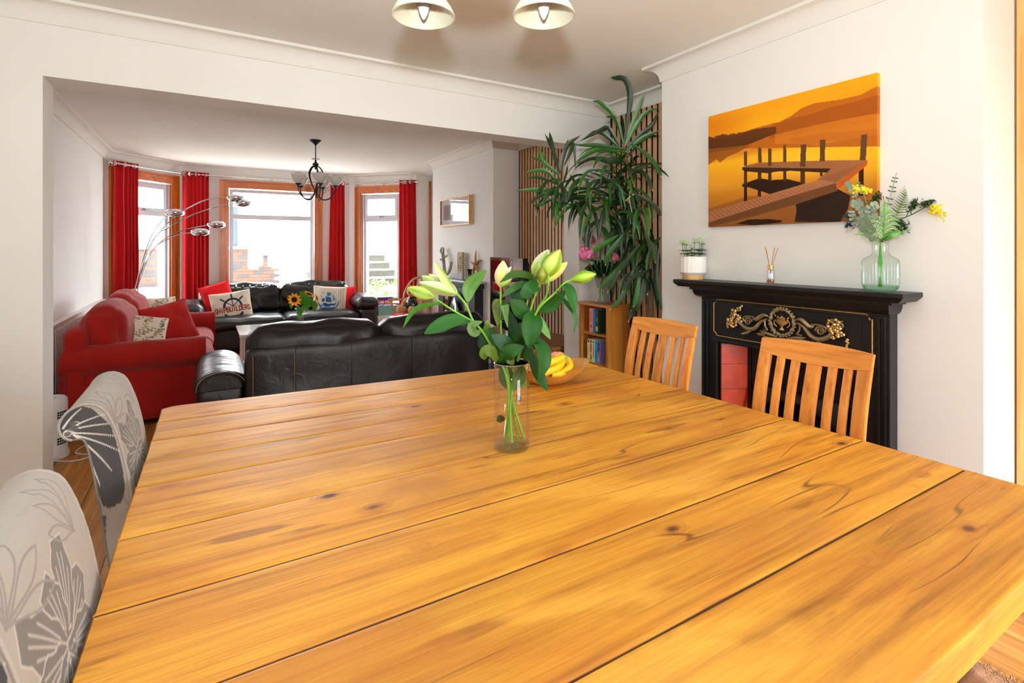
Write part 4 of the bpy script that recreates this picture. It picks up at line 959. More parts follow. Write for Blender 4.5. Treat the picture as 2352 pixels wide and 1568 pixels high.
# near sofa, its back to the camera
sf = empty('leather_sofa', (1.18, 4.5, 0), 'dark brown leather sofa seen from behind beyond the pine table', 'sofa', 'dark leather sofas')
MB().soft((1.18, 4.55, .24), (1.90, .86, .34), r=.03, n=14, puff=.0, wob=.004).build('base', M_LEATHER, sf, smooth=True, angle=180)
mb = MB()
def back_panel(u, v):
    x = .238+u*1.90; z = .06+v*.69; y = 4.005-.012*sin(pi*v)-.010*sin(pi*u*3)**2*(v)+.05*max(0, v-.86)/.14*max(0, v-.86)*3
    return Vector((x, y+.004*mnoise.noise(Vector((x*6, z*9, 1))), z))
mb.soft((1.188, 4.10, .405), (1.90, .20, .69), r=.045, n=26, puff=.012, wob=.010, wsc=5, seed=1); mb.build('back_panel', M_LEATHER, sf, smooth=True, angle=180)
for x0, x1, sd in ((.245, 1.205, 1), (1.205, 2.145, 2)):
    mb = MB(); mb.soft(((x0+x1)/2, 4.155, .745), (x1-x0-.006, .25, .27), r=.10, n=24, puff=.020, wob=.020, wsc=6, seed=sd)
    mb.build('back_cushion', M_LEATHER, sf, smooth=True, angle=180)
    mb = MB(); mb.soft(((x0+x1)/2, 4.62, .44), (x1-x0-.01, .66, .16), r=.06, n=14, puff=.02, wob=.02, wsc=6, seed=sd+5); mb.build('seat_cushion', M_LEATHER, sf, smooth=True, angle=180)
for xc in (.085, 2.295):
    def arm(u, v, xc=xc):
        th = v*pi; y = 4.06+u*.93; rx_, rz = .165, .125
        e = 1-.0*u; r_ = 1
        if u < .06: r_ = math.sqrt(max(0, 1-((.06-u)/.06)**2))*.25+.75
        if u > .94: r_ = math.sqrt(max(0, 1-((u-.94)/.06)**2))*.25+.75
        x = xc-cos(th)*rx_*r_; z = .475+sin(th)**.8*rz*r_; q = mnoise.noise(Vector((u*26, v*2.5, xc)))*.008*sin(th)
        return Vector((x, y, z+q))
    mb = MB(); mb.grid(arm, 60, 20)
    n_ = len(mb.v); e0 = [arm(0, v/20) for v in range(21)]; e1 = [arm(1, v/20) for v in range(21)]
    mb.add(e0, [tuple(range(21))[::-1]]); mb.add(e1, [tuple(range(21))])
    mb.soft((xc, 4.525, .255), (.29, .92, .45), r=.04, n=12, puff=.004, wob=.006); mb.build('arm', M_LEATHER, sf, smooth=True, angle=50)
    mb = MB(); mb.tube([arm(.012, v/14)+Vector((0, -.008, .004)) for v in range(15)], .0022, n=5); mb.build('stitching', M_THREAD, sf, smooth=True)
for x in (.275, .545):
    MB().tube([(x, 3.985+.010*(z < .1)-(.006 if .15 < z < .65 else 0), z) for z in (.06, .2, .35, .5, .62, .70)], .0016, n=5).build('stitching', M_THREAD, sf, smooth=True)
for x in (.552, .95, 1.43, 1.86):
    MB().tube([(x, 3.992-(.010 if .15 < z < .6 else 0), z) for z in (.24, .35, .5, .62, .705, .735)], .0022, n=5).build('seam', basic('seam_dark', '#050404', rough=.7), sf, smooth=True)
MB().tube([(.30+i*.3, 3.984, .232) for i in range(7)], .0028, n=5).build('seam', MATS['seam_dark'], sf, smooth=True)
for x, y in ((.28, 4.06), (2.08, 4.06), (.28, 4.92), (2.08, 4.92)): MB().lathe([(.022, 0), (.028, .07)], (x, y, 0), n=12).build('foot', basic('black_plastic', '#101010', rough=.5), sf)

# far sofa, facing the camera
s2 = empty('leather_sofa', (.98, 8.55, 0), 'dark leather sofa under the bay window, with patterned and red cushions', 'sofa', 'dark leather sofas')
MB().soft((.98, 8.46, .22), (2.10, .98, .36), r=.04, n=14, puff=0, wob=.006).build('base', M_LEATHER, s2, smooth=True, angle=180)
MB().soft((.98, 8.98, .50), (2.16, .16, .68), r=.06, n=16, puff=.01, wob=.01).build('back_frame', M_LEATHER, s2, smooth=True, angle=180)
for x0, x1, sd in ((-.06, .98, 3), (.98, 2.02, 4)):
    xc = (x0+x1)/2
    mb = MB(); mb.soft((xc, 8.78, .675), (x1-x0-.012, .24, .44), r=.10, n=26, puff=.035, wob=.026, wsc=8, seed=sd, mat=Matrix.Rotation(-.12, 4, 'X')); mb.build('back_cushion', M_LEATHER, s2, smooth=True, angle=180)
    mb = MB()
    for k in range(11): xx = x0+.06+k*(x1-x0-.12)/10; mb.tube([(xx, 8.70+.01*sin(k), .862), (xx+.01, 8.76, .888), (xx, 8.83, .885)], [.016, .022, .016], n=8)
    mb.build('gathers', M_LEATHER, s2, smooth=True)
    mb = MB(); mb.soft((xc, 8.33, .40), (x1-x0-.008, .80, .17), r=.07, n=20, puff=.02, wob=.016, wsc=6, seed=sd+2); mb.build('seat_cushion', M_LEATHER, s2, smooth=True, angle=180)
for xc in (-.20, 2.16):
    mb = MB(); mb.soft((xc, 8.45, .59), (.33, .98, .22), r=.105, n=20, puff=.02, wob=.014, wsc=7, seed=9); mb.soft((xc, 8.46, .29), (.25, .94, .46), r=.04, n=12, puff=.004, wob=.008); mb.build('arm', M_LEATHER, s2, smooth=True, angle=180)
for x, y in ((.05, 8.05), (1.9, 8.05), (.05, 8.95), (1.9, 8.95)): MB().lathe([(.022, 0), (.028, .06)], (x, y, 0), n=12).build('foot', MATS['black_plastic'], s2)

# red fabric sofa on the left
M_RED = fabric('brick_red_cloth', '#9a1811', weave=600, var=.16, bump=.3, folds=.2)
rs = empty('red_sofa', (-.5, 6.1, 0), 'red fabric sofa with rolled arms side on to the left wall', 'sofa')
MB().soft((-.47, 6.13, .22), (.90, 2.06, .34), r=.03, n=14, puff=0, wob=.004).build('base', M_RED, rs, smooth=True, angle=180)
MB().soft((-.875, 6.13, .46), (.17, 2.10, .74), r=.07, n=16, puff=.01, wob=.01).build('back_frame', M_RED, rs, smooth=True, angle=180)
for (ysd, sg) in ((5.06, -1), (7.20, 1)):
    mb = MB(); yc = ysd-sg*.10
    x0, x1 = (-.965, -.015) if sg < 0 else (-.965, .075)
    prof = []
    R_ = .118
    for t in range(0, 17):  # rolled section, cut across the arm: roll bulges outward
        th = -pi*.42+t*(pi*1.42+.35)/16
        prof.append((sg*(R_*cos(th))*1.0, .575+R_*sin(th)))
    prof = [(sg*.055, .08), (sg*.055, .465)]+prof+[(-sg*.10, .45), (-sg*.10, .08)]
    def rarm(u, v, x0=x0, x1=x1):
        i = v*(len(prof)-1); a = int(min(i, len(prof)-2)); f = i-a; y = prof[a][0]*(1-f)+prof[a+1][0]*f; z = prof[a][1]*(1-f)+prof[a+1][1]*f
        k = 1
        if u < .04: k = .8+.2*math.sqrt(max(0, 1-((.04-u)/.04)**2))
        yy, zz = y*k, .4+(z-.4)*(k if z > .4 else 1)
        return Vector((x0+(x1-x0)*u, yc+yy, zz-.035*(1-u)*(z > .45)*0+.006*mnoise.noise(Vector((u*7, v*6, sg)))))
    mb.grid(rarm, 40, 44)
    c1 = [rarm(1, v/44) for v in range(45)]; c0 = [rarm(0, v/44) for v in range(45)]
    mb.add(c1, [tuple(range(45))]); mb.add(c0, [tuple(range(45))[::-1]])
    mb.build('arm', M_RED, rs, smooth=True, angle=50)
    mb = MB(); mb.tube([p+Vector((.003, 0, 0)) for p in c1], .006, n=6); mb.build('piping', M_RED, rs, smooth=True)
for yc, sd, dz in ((5.63, 1, 0), (6.62, 2, .02)):
    mb = MB(); mb.soft((-.715, yc, .745+dz), (.27, .90, .44), r=.11, n=22, puff=.045, wob=.020, wsc=5, seed=sd, mat=Matrix.Rotation(-.10, 4, 'Y')); mb.build('back_cushion', M_RED, rs, smooth=True, angle=180)
    mb = MB(); mb.soft((-.33, yc, .45), (.74, .97, .17), r=.06, n=18, puff=.025, wob=.012, wsc=5, seed=sd+4); mb.build('seat_cushion', M_RED, rs, smooth=True, angle=180)
for x, y in ((-.85, 5.15), (-.1, 5.15), (-.85, 7.1), (-.1, 7.1)): MB().box((x, y, 0), (x+.05, y+.05, .06)).build('foot', M_DKLEG, rs)

# ============================================================ CUSHIONS
def cushion(name, c, size, rot, mat, label, seed, thick=.13, paint=None, cat='cushion', group=None, n=22):
    """square cushion: local x across, z up, y through it"""
    R = Matrix.Rotation(rot[2], 4, 'Z') @ Matrix.Rotation(rot[0], 4, 'X') @ Matrix.Rotation(rot[1], 4, 'Y')
    root = empty(name, c, label, cat, group)
    w, h = size; mb = MB(); N_ = paint[1] if paint else n
    Vv, Uu = np.meshgrid(np.linspace(-1, 1, N_+1), np.linspace(-1, 1, N_+1), indexing='ij')
    C = None
    if paint:
        p = Paint(Uu, Vv, '#efe6d4'); paint[0](p); C = p.C
    for sd in (-1, 1):
        e = (np.abs(Uu)**2.2); f = (np.abs(Vv)**2.2)
        T = thick/2*np.maximum(0, (1-e)*(1-f))**.42
        pinch = 1-.055*(1-Vv**2)*np.abs(Uu)**2; pv = 1-.055*(1-Uu**2)*np.abs(Vv)**2
        X = Uu*w/2*pinch; Z = Vv*h/2*pv; Y = sd*T
        wb = np.array([[mnoise.noise(Vector((X[j, i]*11+seed, Z[j, i]*11, sd)))*.012*min(1, T[j, i]*25) for i in range(N_+1)] for j in range(N_+1)])
        Y = Y+wb
        P = [R @ Vector((X[j, i], Y[j, i], Z[j, i]))+Vector(c) for j in range(N_+1) for i in range(N_+1)]
        fs = [(j*(N_+1)+i, j*(N_+1)+i+1, (j+1)*(N_+1)+i+1, (j+1)*(N_+1)+i) for j in range(N_) for i in range(N_)]
        if sd > 0: fs = [f_[::-1] for f_ in fs]
        cs = None
        if paint: cs = [tuple(map(float, q))+(1.,) for q in (C if sd < 0 else np.ones_like(C)*np.array(lin(paint[2])[:3])).reshape(-1, 3)]
        mb.add(P, fs, cs)
    mb.build('cover', mat, root, smooth=True, angle=180)
    m2 = MB(); e = [R @ Vector((x*w/2*(1-.055*(1-z*z)*abs(x)**2), 0, z*h/2*(1-.055*(1-x*x)*abs(z)**2)))+Vector(c) for x, z in [(-1+k/8, -1) for k in range(17)]+[(1, -1+k/8) for k in range(1, 17)]+[(1-k/8, 1) for k in range(1, 17)]+[(-1, 1-k/8) for k in range(1, 17)]]
    m2.tube(e, .005, n=6, caps=False, col=lin(paint[2]) if paint else None); m2.build('piping', mat, root, smooth=True)
    return root
M_PCUSH = fabric('printed_cotton', '#ffffff', weave=800, attr=True, var=.06, bump=.2, folds=.05)
M_SCAR = fabric('scarlet_cushion_cloth', '#d4161c', weave=700, var=.1, folds=.12)
M_BRED = fabric('dull_red_cushion_cloth', '#b3201c', weave=700, var=.12, folds=.15)
def p_wheel(p):
    B = '#22344f'
    cx, cy = .05, .12
    for a0, a1, cyy in ((0, pi, .08), (pi+.15, 2*pi-.15, -.30)):
        pr = None
        for k in range(31):
            th = a0+(a1-a0)*k/30; q = (cx+.42*cos(th), cyy+(.46 if cyy > 0 else .22)*sin(th))
            if pr: p.line(*pr, *q, .10, B)
            pr = q
    for th in (.75, pi/2, pi-.75):
        p.line(cx, .10, cx+.42*cos(th), .08+.44*sin(th), .045, B); p.line(cx+.45*cos(th), .08+.48*sin(th), cx+.68*cos(th), .08+.72*sin(th), .07, B); p.ell(cx+.60*cos(th), .08+.63*sin(th), .055, .055, B); p.ell(cx+.72*cos(th), .08+.76*sin(th), .05, .05, B)
    for th in (pi+.75, 3*pi/2, 2*pi-.75):
        p.line(cx+.2*cos(th), -.38+.1*sin(th), cx+.62*cos(th), -.34+.46*sin(th), .08, B); p.ell(cx+.50*cos(th), -.34+.36*sin(th), .06, .055, B); p.ell(cx+.66*cos(th), -.34+.50*sin(th), .055, .05, B)
    p.line(-.80, .10, .85, .10, .02, '#4a4f5c', .8)
    p.mask((abs(p.V+.08) < .155) & (abs(p.U) < .93), '#efe6d4')
    for s in text_segs('SHIPBUILDERS', -.86, -.19, 1.80, .24): p.line(*s, .052, '#9c3121')
def p_ship(p):
    for k in range(9): x = .48+k*.055; p.line(x, -.9, x+.02, .95, .022, '#8c4a3c', .75 if k % 3 != 1 else 0)
    for k in range(24): x = -.95+k*.07; p.line(x, -.95, x, -.62+.1*sin(k), .022, '#8c4a3c', .8)
    p.ell(-.10, .08, .66, .66, '#e7e1d2'); B = '#2d5d8c'
    pr = None
    for k in range(41):
        th = pi+.1+(pi-.2)*k/40; q = (-.10+.64*cos(th), .08+.60*sin(th))
        if pr: p.line(*pr, *q, .05+.05*sin(pi*k/40), B)
        pr = q
    p.ell(-.15, -.32, .48, .16, '#5585ad', .9); p.poly([(-.45, -.12), (.25, -.16), (.42, .0), (.30, -.26), (-.30, -.32)], '#234a73')
    p.poly([(-.25, -.08), (-.30, .30), (.02, .26), (.10, -.05)], B); p.poly([(-.22, .33), (-.20, .58), (.03, .55), (.0, .32)], '#3d75a5'); p.poly([(-.50, -.05), (-.48, .18), (-.32, .14), (-.34, -.05)], B)
    p.poly([(.10, .45), (.36, .06), (.14, .02)], '#7ba0bd'); p.line(.05, .6, .42, .05, .015, '#234a73'); p.line(.0, .55, .30, .02, .012, '#234a73')
    for (x, y, r) in ((-.1, -.14, .10), (.12, -.33, .12), (.3, -.3, .09), (-.4, -.36, .10)): p.ell(x, y, r, r*.45, '#dfe6e6', .9)
    for (x, y) in ((-.55, .3), (-.45, .5), (.25, .6)): p.ell(x, y, .05, .06, '#7ba0bd', .6)
    pr = None
    for s in text_segs('GRAND ISABELLA', -.62, -.66, 1.08, .11, bend=.16): p.line(*s, .022, '#27425f')
def p_leafy(p):
    r = random.Random(4)
    for k in range(26):
        x, y = r.uniform(-.95, .95), r.uniform(-.95, .95); th = r.uniform(.6, 1.6)
        p.line(x-.25*cos(th), y-.25*sin(th), x+.3*cos(th), y+.3*sin(th), .02, '#8b7c60', .8)
        for j in range(7):
            q = -.22+j*.08; s = 1 if j % 2 else -1; a = th+s*.9; xx, yy = x+q*cos(th), y+q*sin(th)
            p.ell(xx+.06*cos(a), yy+.06*sin(a), .062, .026, '#9b8f74' if j % 3 else '#6d5c48', .85, rot=a)
    for k in range(14): p.ell(r.uniform(-.9, .9), r.uniform(-.9, .9), .05, .05, '#8a4a35', .9)
cushion('red_cushion', at(500, 682, Y=8.52), (.40, .40), (-.28, -.28, .05), M_SCAR, 'bright red cushion behind the ship wheel cushion on the far leather sofa', 1)
cushion('ship_wheel_cushion', at(533, 709, Y=8.33), (.52, .50), (-.30, -.13, 0), M_PCUSH, 'cream cushion printed with a ship wheel and red SHIPBUILDERS lettering', 2, paint=(p_wheel, 170, '#efe6d4'))
cushion('red_cushion', at(785, 690, Y=8.55), (.44, .46), (-.25, .05, -.1), M_SCAR, 'bright red cushion behind the sailing ship cushion by the sofa arm', 3)
cushion('sailing_ship_cushion', at(757, 693, Y=8.40), (.50, .50), (-.28, .09, -.05), M_PCUSH, 'cream cushion printed with a blue sailing ship and red stripes', 4, paint=(p_ship, 170, '#efe6d4'))
cushion('leaf_print_cushion', at(368, 727, Y=6.85), (.44, .44), (-.3, .05, .75), M_PCUSH, 'beige leaf-print cushion standing behind the red cushion on the red sofa', 5, paint=(p_leafy, 120, '#d8cdb4'))
cushion('dull_red_cushion', at(392, 745, Y=6.2), (.46, .44), (-.35, -.18, .55), M_BRED, 'dull red cushion leaning on the leaf-print cushion on the red sofa', 6)
cushion('leaf_print_cushion', at(312, 768, Y=5.55), (.46, .42), (-.75, .28, .35), M_PCUSH, 'beige leaf-print cushion slumped behind the near arm of the red sofa', 7, paint=(p_leafy, 120, '#d8cdb4'))

# ============================================================ COFFEE TABLE, BOOKS, SUNFLOWERS
ct = empty('coffee_table', (.95, 6.65, 0), 'low coffee table with a pale glossy top between the leather sofas', 'table')
M_WHITE = basic('white_lacquer', '#f4f4f2', rough=.08, var=.01, coat=.6)
MB().box((.30, 6.25, .485), (1.65, 7.05, .515), r=.008).build('tabletop', M_WHITE, ct)
for x, y in ((.34, 6.29), (1.55, 6.29), (.34, 6.95), (1.55, 6.95)): MB().box((x, y, 0), (x+.06, y+.06, .486), r=.004).build('leg', M_WHITE, ct)
def stack_book(name, c, size, rz, col, label, cat='book', group=None):
    R = Matrix.Rotation(rz, 4, 'Z'); c = Vector(c); root = empty(name, c, label, cat, group)
    w, d, h = size
    def tb_(m, a, b, r=0):
        k = MB(); k.box(a, b, r); m.add([R @ v+c for v in k.v], k.f)
    m = MB(); tb_(m, (-w/2, -d/2, 0), (w/2, d/2, .003)); tb_(m, (-w/2, -d/2, h-.003), (w/2, d/2, h)); tb_(m, (-w/2, -d/2, .003), (-w/2+.004, d/2, h-.003)); m.build('cover', basic('book_cover_'+col[1:], col, rough=.5), root)
    m = MB(); tb_(m, (-w/2+.004, -d/2+.004, .003), (w/2-.004, d/2-.004, h-.003)); m.build('pages', basic('page_edges', '#e8dfcc', rough=.9), root)
stack_book('book', at(722, 741, Z=.535)+Vector((.04, 0, -.02)), (.24, .17, .035), .3, '#8a5f43', 'brown hardback book lying beside the sunflower vase')
stack_book('magazine', at(775, 742, Z=.522)+Vector((.03, 0, -.007)), (.28, .21, .010), -.2, '#c9a6c8', 'pink and blue magazine lying beside the brown book', cat='magazine')
M_GLASS = thin_glass('clear_glass', '#fbfdfc', ref=1.4)
M_STEM = basic('green_stem', '#4f8a2c', rough=.5, var=.2, scale=30)
M_LF = basic('fresh_leaf', '#ffffff', rough=.5, spec=.25, var=.15, scale=30, attr=True, sub=0)
sc_ = at(690, 746, Z=.517)
vz = empty('sunflower_vase', sc_, 'small glass vase of sunflowers on the coffee table', 'vase')
MB().lathe([(.001, .0), (.045, .0), (.047, .01), (.038, .05), (.036, .09), (.050, .15), (.062, .205), (.060, .205), (.047, .15), (.034, .09), (.036, .05), (.040, .014), (.001, .012)], sc_, n=24).build('glass', M_GLASS, vz, smooth=True)
M_PETAL = basic('yellow_petal', '#f59d0a', rough=.6, var=.15, scale=40)
M_SEED = basic('seed_disc', '#2a150a', rough=.95, bump=.5, bscale=300)
for (u, v, dd, face, R0) in ((676, 688, 6.55, (-.45, -.85, -.1), .088), (710, 675, 6.75, (.5, .3, .75), .085), (727, 685, 6.6, (.85, -.3, .2), .085)):
    c = at(u, v, Y=dd-.0); fc = Vector(face).normalized(); a = fc.orthogonal().normalized(); b = fc.cross(a)
    MB().tube(spline([sc_+Vector((.0, 0, .02)), sc_+Vector((0, 0, .16))+(c-sc_)*.12, c-Vector((0, 0, .07))-fc*.05, c-fc*.01], 5), .005, n=6).build('stem', M_STEM, vz, smooth=True)
    m = MB()
    for k in range(20):
        th = k*2*pi/20+(.15 if k % 2 else 0); dr_ = a*cos(th)+b*sin(th); tn = -a*sin(th)+b*cos(th); L_ = R0*(1 if k % 2 else .9)
        w = .016; p0 = c+dr_*.028; p1 = c+dr_*(L_*.6)+fc*.006; p2 = c+dr_*L_-fc*.004
        m.add([p0-tn*w*.5, p0+tn*w*.5, p1+tn*w, p2, p1-tn*w, p1+fc*.004], [(0, 1, 5), (1, 2, 5), (2, 3, 5), (3, 4, 5), (4, 0, 5)])
    m.build('petals', M_PETAL, vz)
    MB().lathe([(.001, .010), (.018, .012), (.032, .006), (.034, -.004), (.001, -.008)], c, n=16, axis=fc).build('seed_head', M_SEED, vz, smooth=True)
for (u0, v0, u1, v1, w) in ((700, 700, 690, 668, .05), (690, 700, 705, 672, .05), (705, 715, 700, 690, .05), (712, 705, 708, 682, .06), (722, 715, 722, 690, .05), (690, 722, 684, 705, .05), (690, 728, 684, 712, .05), (672, 705, 660, 678, .03), (671, 708, 664, 700, .03)):
    p, q = at(u0, v0, Y=6.66), at(u1, v1, Y=6.6); leaf_mesh([p, (p+q)/2+Vector((0, -.02, .01)), q], w*1.5, normal=(.2, -1, .3), fold=.2, col=lin('#5fae1d')).build('leaf', M_LF, vz, smooth=True)

# ============================================================ ARC LAMP
al = empty('arc_floor_lamp', (-.78, 8.0, 0), 'chrome five-arm arc floor lamp behind the red sofa', 'floor lamp')
MB().lathe([(.001, .035), (.02, .035), (.17, .030), (.175, 0)], (-.78, 8.0, 0), n=32).build('base', M_CHROME, al, smooth=True)
pA = lambda u, v, y=8.0: at(u, v, Y=y)
MB().tube([(-.78, 8.0, .03), (-.79, 8.0, .5), pA(308, 672)], .022, n=12).lathe([(.028, -.04), (.030, .03), (.02, .05)], pA(309, 672), n=14).build('pole', M_CHROME, al, smooth=True)
arms = [
 [(309, 672), (314, 650), (321, 622), (335.5, 574), (350, 538), (366, 514), (386, 494), (398, 489)],
 [(309, 672), (318, 640), (330, 605), (346, 560), (374, 525), (401, 497), (427, 480), (464, 462), (500, 454), (530, 454)],
 [(310, 672), (319, 640), (331, 604), (358, 543), (390, 521), (423, 502), (456, 488), (500, 475), (530, 469), (549, 466)],
 [(310, 672), (321, 638), (335, 602), (356, 568), (390, 541), (423, 528), (454, 521), (485, 516)],
 [(311, 672), (323, 637), (337, 600), (358, 566), (390, 547), (415, 538), (444, 534)]]
heads = [(402, 488, -.15), (541, 454, .0), (559, 466, .12), (497, 515, -.05), (460, 532, -.12)]
for i, (pts, (hu, hv, dy)) in enumerate(zip(arms, heads)):
    n_ = len(pts); W3 = [at(u, v, Y=8.0+dy*(k/(n_-1))**1.5+.006*(i-2)) for k, (u, v) in enumerate(pts)]
    a_ = MB(); a_.tube(spline(W3, 6), .0065, n=8); ao = a_.build('arm', M_CHROME, al, smooth=True)
    c = at(hu, hv, Y=8.0+dy)
    MB().lathe([(.001, .050), (.03, .048), (.072, .038), (.103, .014), (.108, -.010), (.095, -.034), (.060, -.050), (.056, -.046), (.088, -.030), (.100, -.008)], c, n=28).build('shade', M_CHROME, ao, smooth=True)
    MB().ball(c+Vector((0, 0, -.015)), .032, n=12).build('bulb', basic('opal_bulb', '#fbfbf6', rough=.3), ao, smooth=True)

# ============================================================ LIVING ROOM CHANDELIER
M_BLKM = basic('black_wrought_iron', '#15140f', rough=.45, metal=.3, var=.2)
M_FROST = basic('frosted_glass', '#efeae2', rough=.35, trans=.25, var=.03)
cc_ = Vector((1.125, 6.52, 0))
ch = empty('chandelier', (1.125, 6.52, CEIL), 'black wrought-iron five-arm chandelier with frosted cup shades in the living room', 'chandelier')
MB().lathe([(.065, 0), (.063, -.014), (.02, -.05), (.008, -.065), (.001, -.066)], (1.125, 6.52, CEIL), n=24).build('ceiling_rose', M_BLKM, ch, smooth=True)
zz = lambda v: at(725, v, D=6.178).z
MB().tube([(1.125, 6.52, CEIL-.06), (1.125, 6.52, zz(368))], .006, n=8).build('rod', M_BLKM, ch, smooth=True)
MB().lathe([(.001, zz(366)), (.012, zz(368)), (.010, zz(372)), (.034, zz(376)), (.036, zz(379)), (.012, zz(384)), (.010, zz(388)), (.001, zz(390))], cc_, n=16).tube([(1.125+.045*cos(t*.7), 6.52+.045*sin(t*.7), zz(365)) for t in range(10)], .003, n=5).build('crown_boss', M_BLKM, ch, smooth=True)
for i in range(5):
    th = math.radians(202+72*i); d = Vector((cos(th), sin(th), 0)); Rr = .225
    q = lambda r, z: cc_+d*r+Vector((0, 0, z))
    m = MB(); P_ = spline([q(.012, zz(381)), q(.055, zz(386)), q(.085, zz(400)), q(.055, zz(422)), q(.012, zz(440)), q(.07, zz(457)), q(.15, zz(456)), q(.215, zz(442)), q(Rr, zz(428))], 6); m.tube(P_, .0075, n=8); ao = m.build('arm', M_BLKM, ch, smooth=True)
    m = MB(); c = q(Rr, 0); z0 = zz(426); m.lathe([(.004, z0-.03), (.012, z0-.02), (.036, z0-.004), (.037, z0+.004), (.001, z0+.006)], c, n=16); m.build('cup', M_BLKM, ao, smooth=True)
    z0 += .004
    MB().lathe([(.030, z0), (.052, z0+.018), (.076, z0+.050), (.086, z0+.085), (.088, z0+.108), (.084, z0+.108), (.082, z0+.085), (.072, z0+.052), (.048, z0+.020), (.028, z0+.004)], c, n=24).build('shade', M_FROST, ao, smooth=True)
    MB().ball(c+Vector((0, 0, z0+.105)), .036, n=14).build('bulb', basic('opal_globe', '#d9d2cf', rough=.3), ao, smooth=True)
    m = MB(); sp = [q(.10+.045*(1-t/22)*cos(t*.5), zz(437)+.045*(1-t/22)*sin(t*.5)) for t in range(20)]; m.tube(sp, .0028, n=5); m.build('scroll', M_BLKM, ch, smooth=True)

# ============================================================ DINING PENDANT
M_BELL = basic('mottled_cream_glass', '#c9c2a8', rough=.35, var=.06, scale=120, bump=.5, bscale=700, trans=.3)
M_BRASS = basic('antique_brass', '#9b7a45', rough=.35, metal=.9, var=.1)
dp = empty('pendant_light', (.66, 1.255, CEIL), 'three-shade pendant with cream bell glass shades above the pine table', 'ceiling light')
pcn = Vector((.645, 1.245, 0))
MB().lathe([(.001, 0), (.05, 0), (.048, -.012), (.02, -.035), (.008, -.04)], (pcn.x, pcn.y, CEIL), n=24).build('ceiling_rose', M_BRASS, dp, smooth=True)
MB().tube([(pcn.x, pcn.y, CEIL-.03), (pcn.x, pcn.y, 2.45)], .006, n=8).build('rod', M_BRASS, dp, smooth=True)
MB().lathe([(.001, 2.47), (.012, 2.46), (.010, 2.42), (.022, 2.38), (.010, 2.34), (.018, 2.31), (.006, 2.28), (.010, 2.265), (.001, 2.25)], pcn, n=16).build('stem', M_BRASS, dp, smooth=True)
for (x, y) in ((.5445, 1.421), (.846, 1.242), (.54, 1.07)):
    c = Vector((x, y, 0)); d = (c-pcn); d.z = 0; L_ = d.length; d.normalize()
    m = MB(); m.tube(spline([pcn+Vector((0, 0, 2.36)), pcn+d*.05+Vector((0, 0, 2.32)), pcn+d*.11+Vector((0, 0, 2.37)), pcn+d*(L_-.02)+Vector((0, 0, 2.40)), pcn+d*L_+Vector((0, 0, 2.36)), pcn+d*L_+Vector((0, 0, 2.31))], 6), .006, n=8)
    m.tube([pcn+d*(.06+.022*(1-t/20)*cos(t*.5))+Vector((0, 0, 2.30+.022*(1-t/20)*sin(t*.5))) for t in range(16)], .003, n=5); ao = m.build('arm', M_BRASS, dp, smooth=True)
    out = [(.026, .195), (.030, .17), (.034, .13), (.044, .09), (.062, .05), (.082, .022), (.0905, .004), (.091, -.002)]
    prof = out+[(r-.004, z) for r, z in out[::-1]]
    MB().lathe([(r, 2.128+z) for r, z in prof]+[(.026, 2.128+.195)], c, n=40).build('shade', M_BELL, ao, smooth=True)
    MB().lathe([(.014, 2.33), (.016, 2.22), (.017, 2.186), (.001, 2.186)], c, n=16).build('bulb_holder', basic('cream_plastic', '#b5a981', rough=.4), ao, smooth=True)
    MB().lathe([(.0168, 2.186), (.0185, 2.17), (.0178, 2.155), (.0135, 2.138), (.006, 2.122), (.001, 2.117)][::-1], c, n=18).build('bulb', basic('white_candle_bulb', '#b9bcc8', rough=.15), ao, smooth=True)

# ============================================================ PICTURE, FAR FIREPLACE
fr_ = empty('framed_picture', (2.905, 6.36, 1.755), 'pale oak box frame with three small pale pictures on the far chimney breast', 'picture')
mb = MB(); y0, y1, z0, z1 = 5.885, 6.84, 1.757, 2.135; t = .018
mb.box((2.862, y0, z0), (2.918, y0+t, z1)).box((2.862, y1-t, z0), (2.918, y1, z1)).box((2.862, y0+t, z0), (2.918, y1-t, z0+t)).box((2.862, y0+t, z1-t), (2.918, y1-t, z1)); mb.build('frame', M_OAKP, fr_)
MB().box((2.885, y0+t, z0+t), (2.915, y1-t, z1-t)).build('mount', basic('mount_board', '#dfe4e6', rough=.7), fr_)
for k, (a, b) in enumerate(((6.50, 6.74), (6.24, 6.44), (5.97, 6.17))): MB().box((2.8815, a, z0+.085), (2.8855, b, z1-.085)).build('print', basic('print_tone_%d' % k, ('#6e5a58', '#cfd6d8', '#dfe5e8')[k], rough=.6, var=.25, scale=9), fr_)
MB().box((2.868, y0+t, z0+t), (2.871, y1-t, z1-t)).build('glazing', thin_glass('picture_glass', '#ffffff', ref=1.8), fr_)

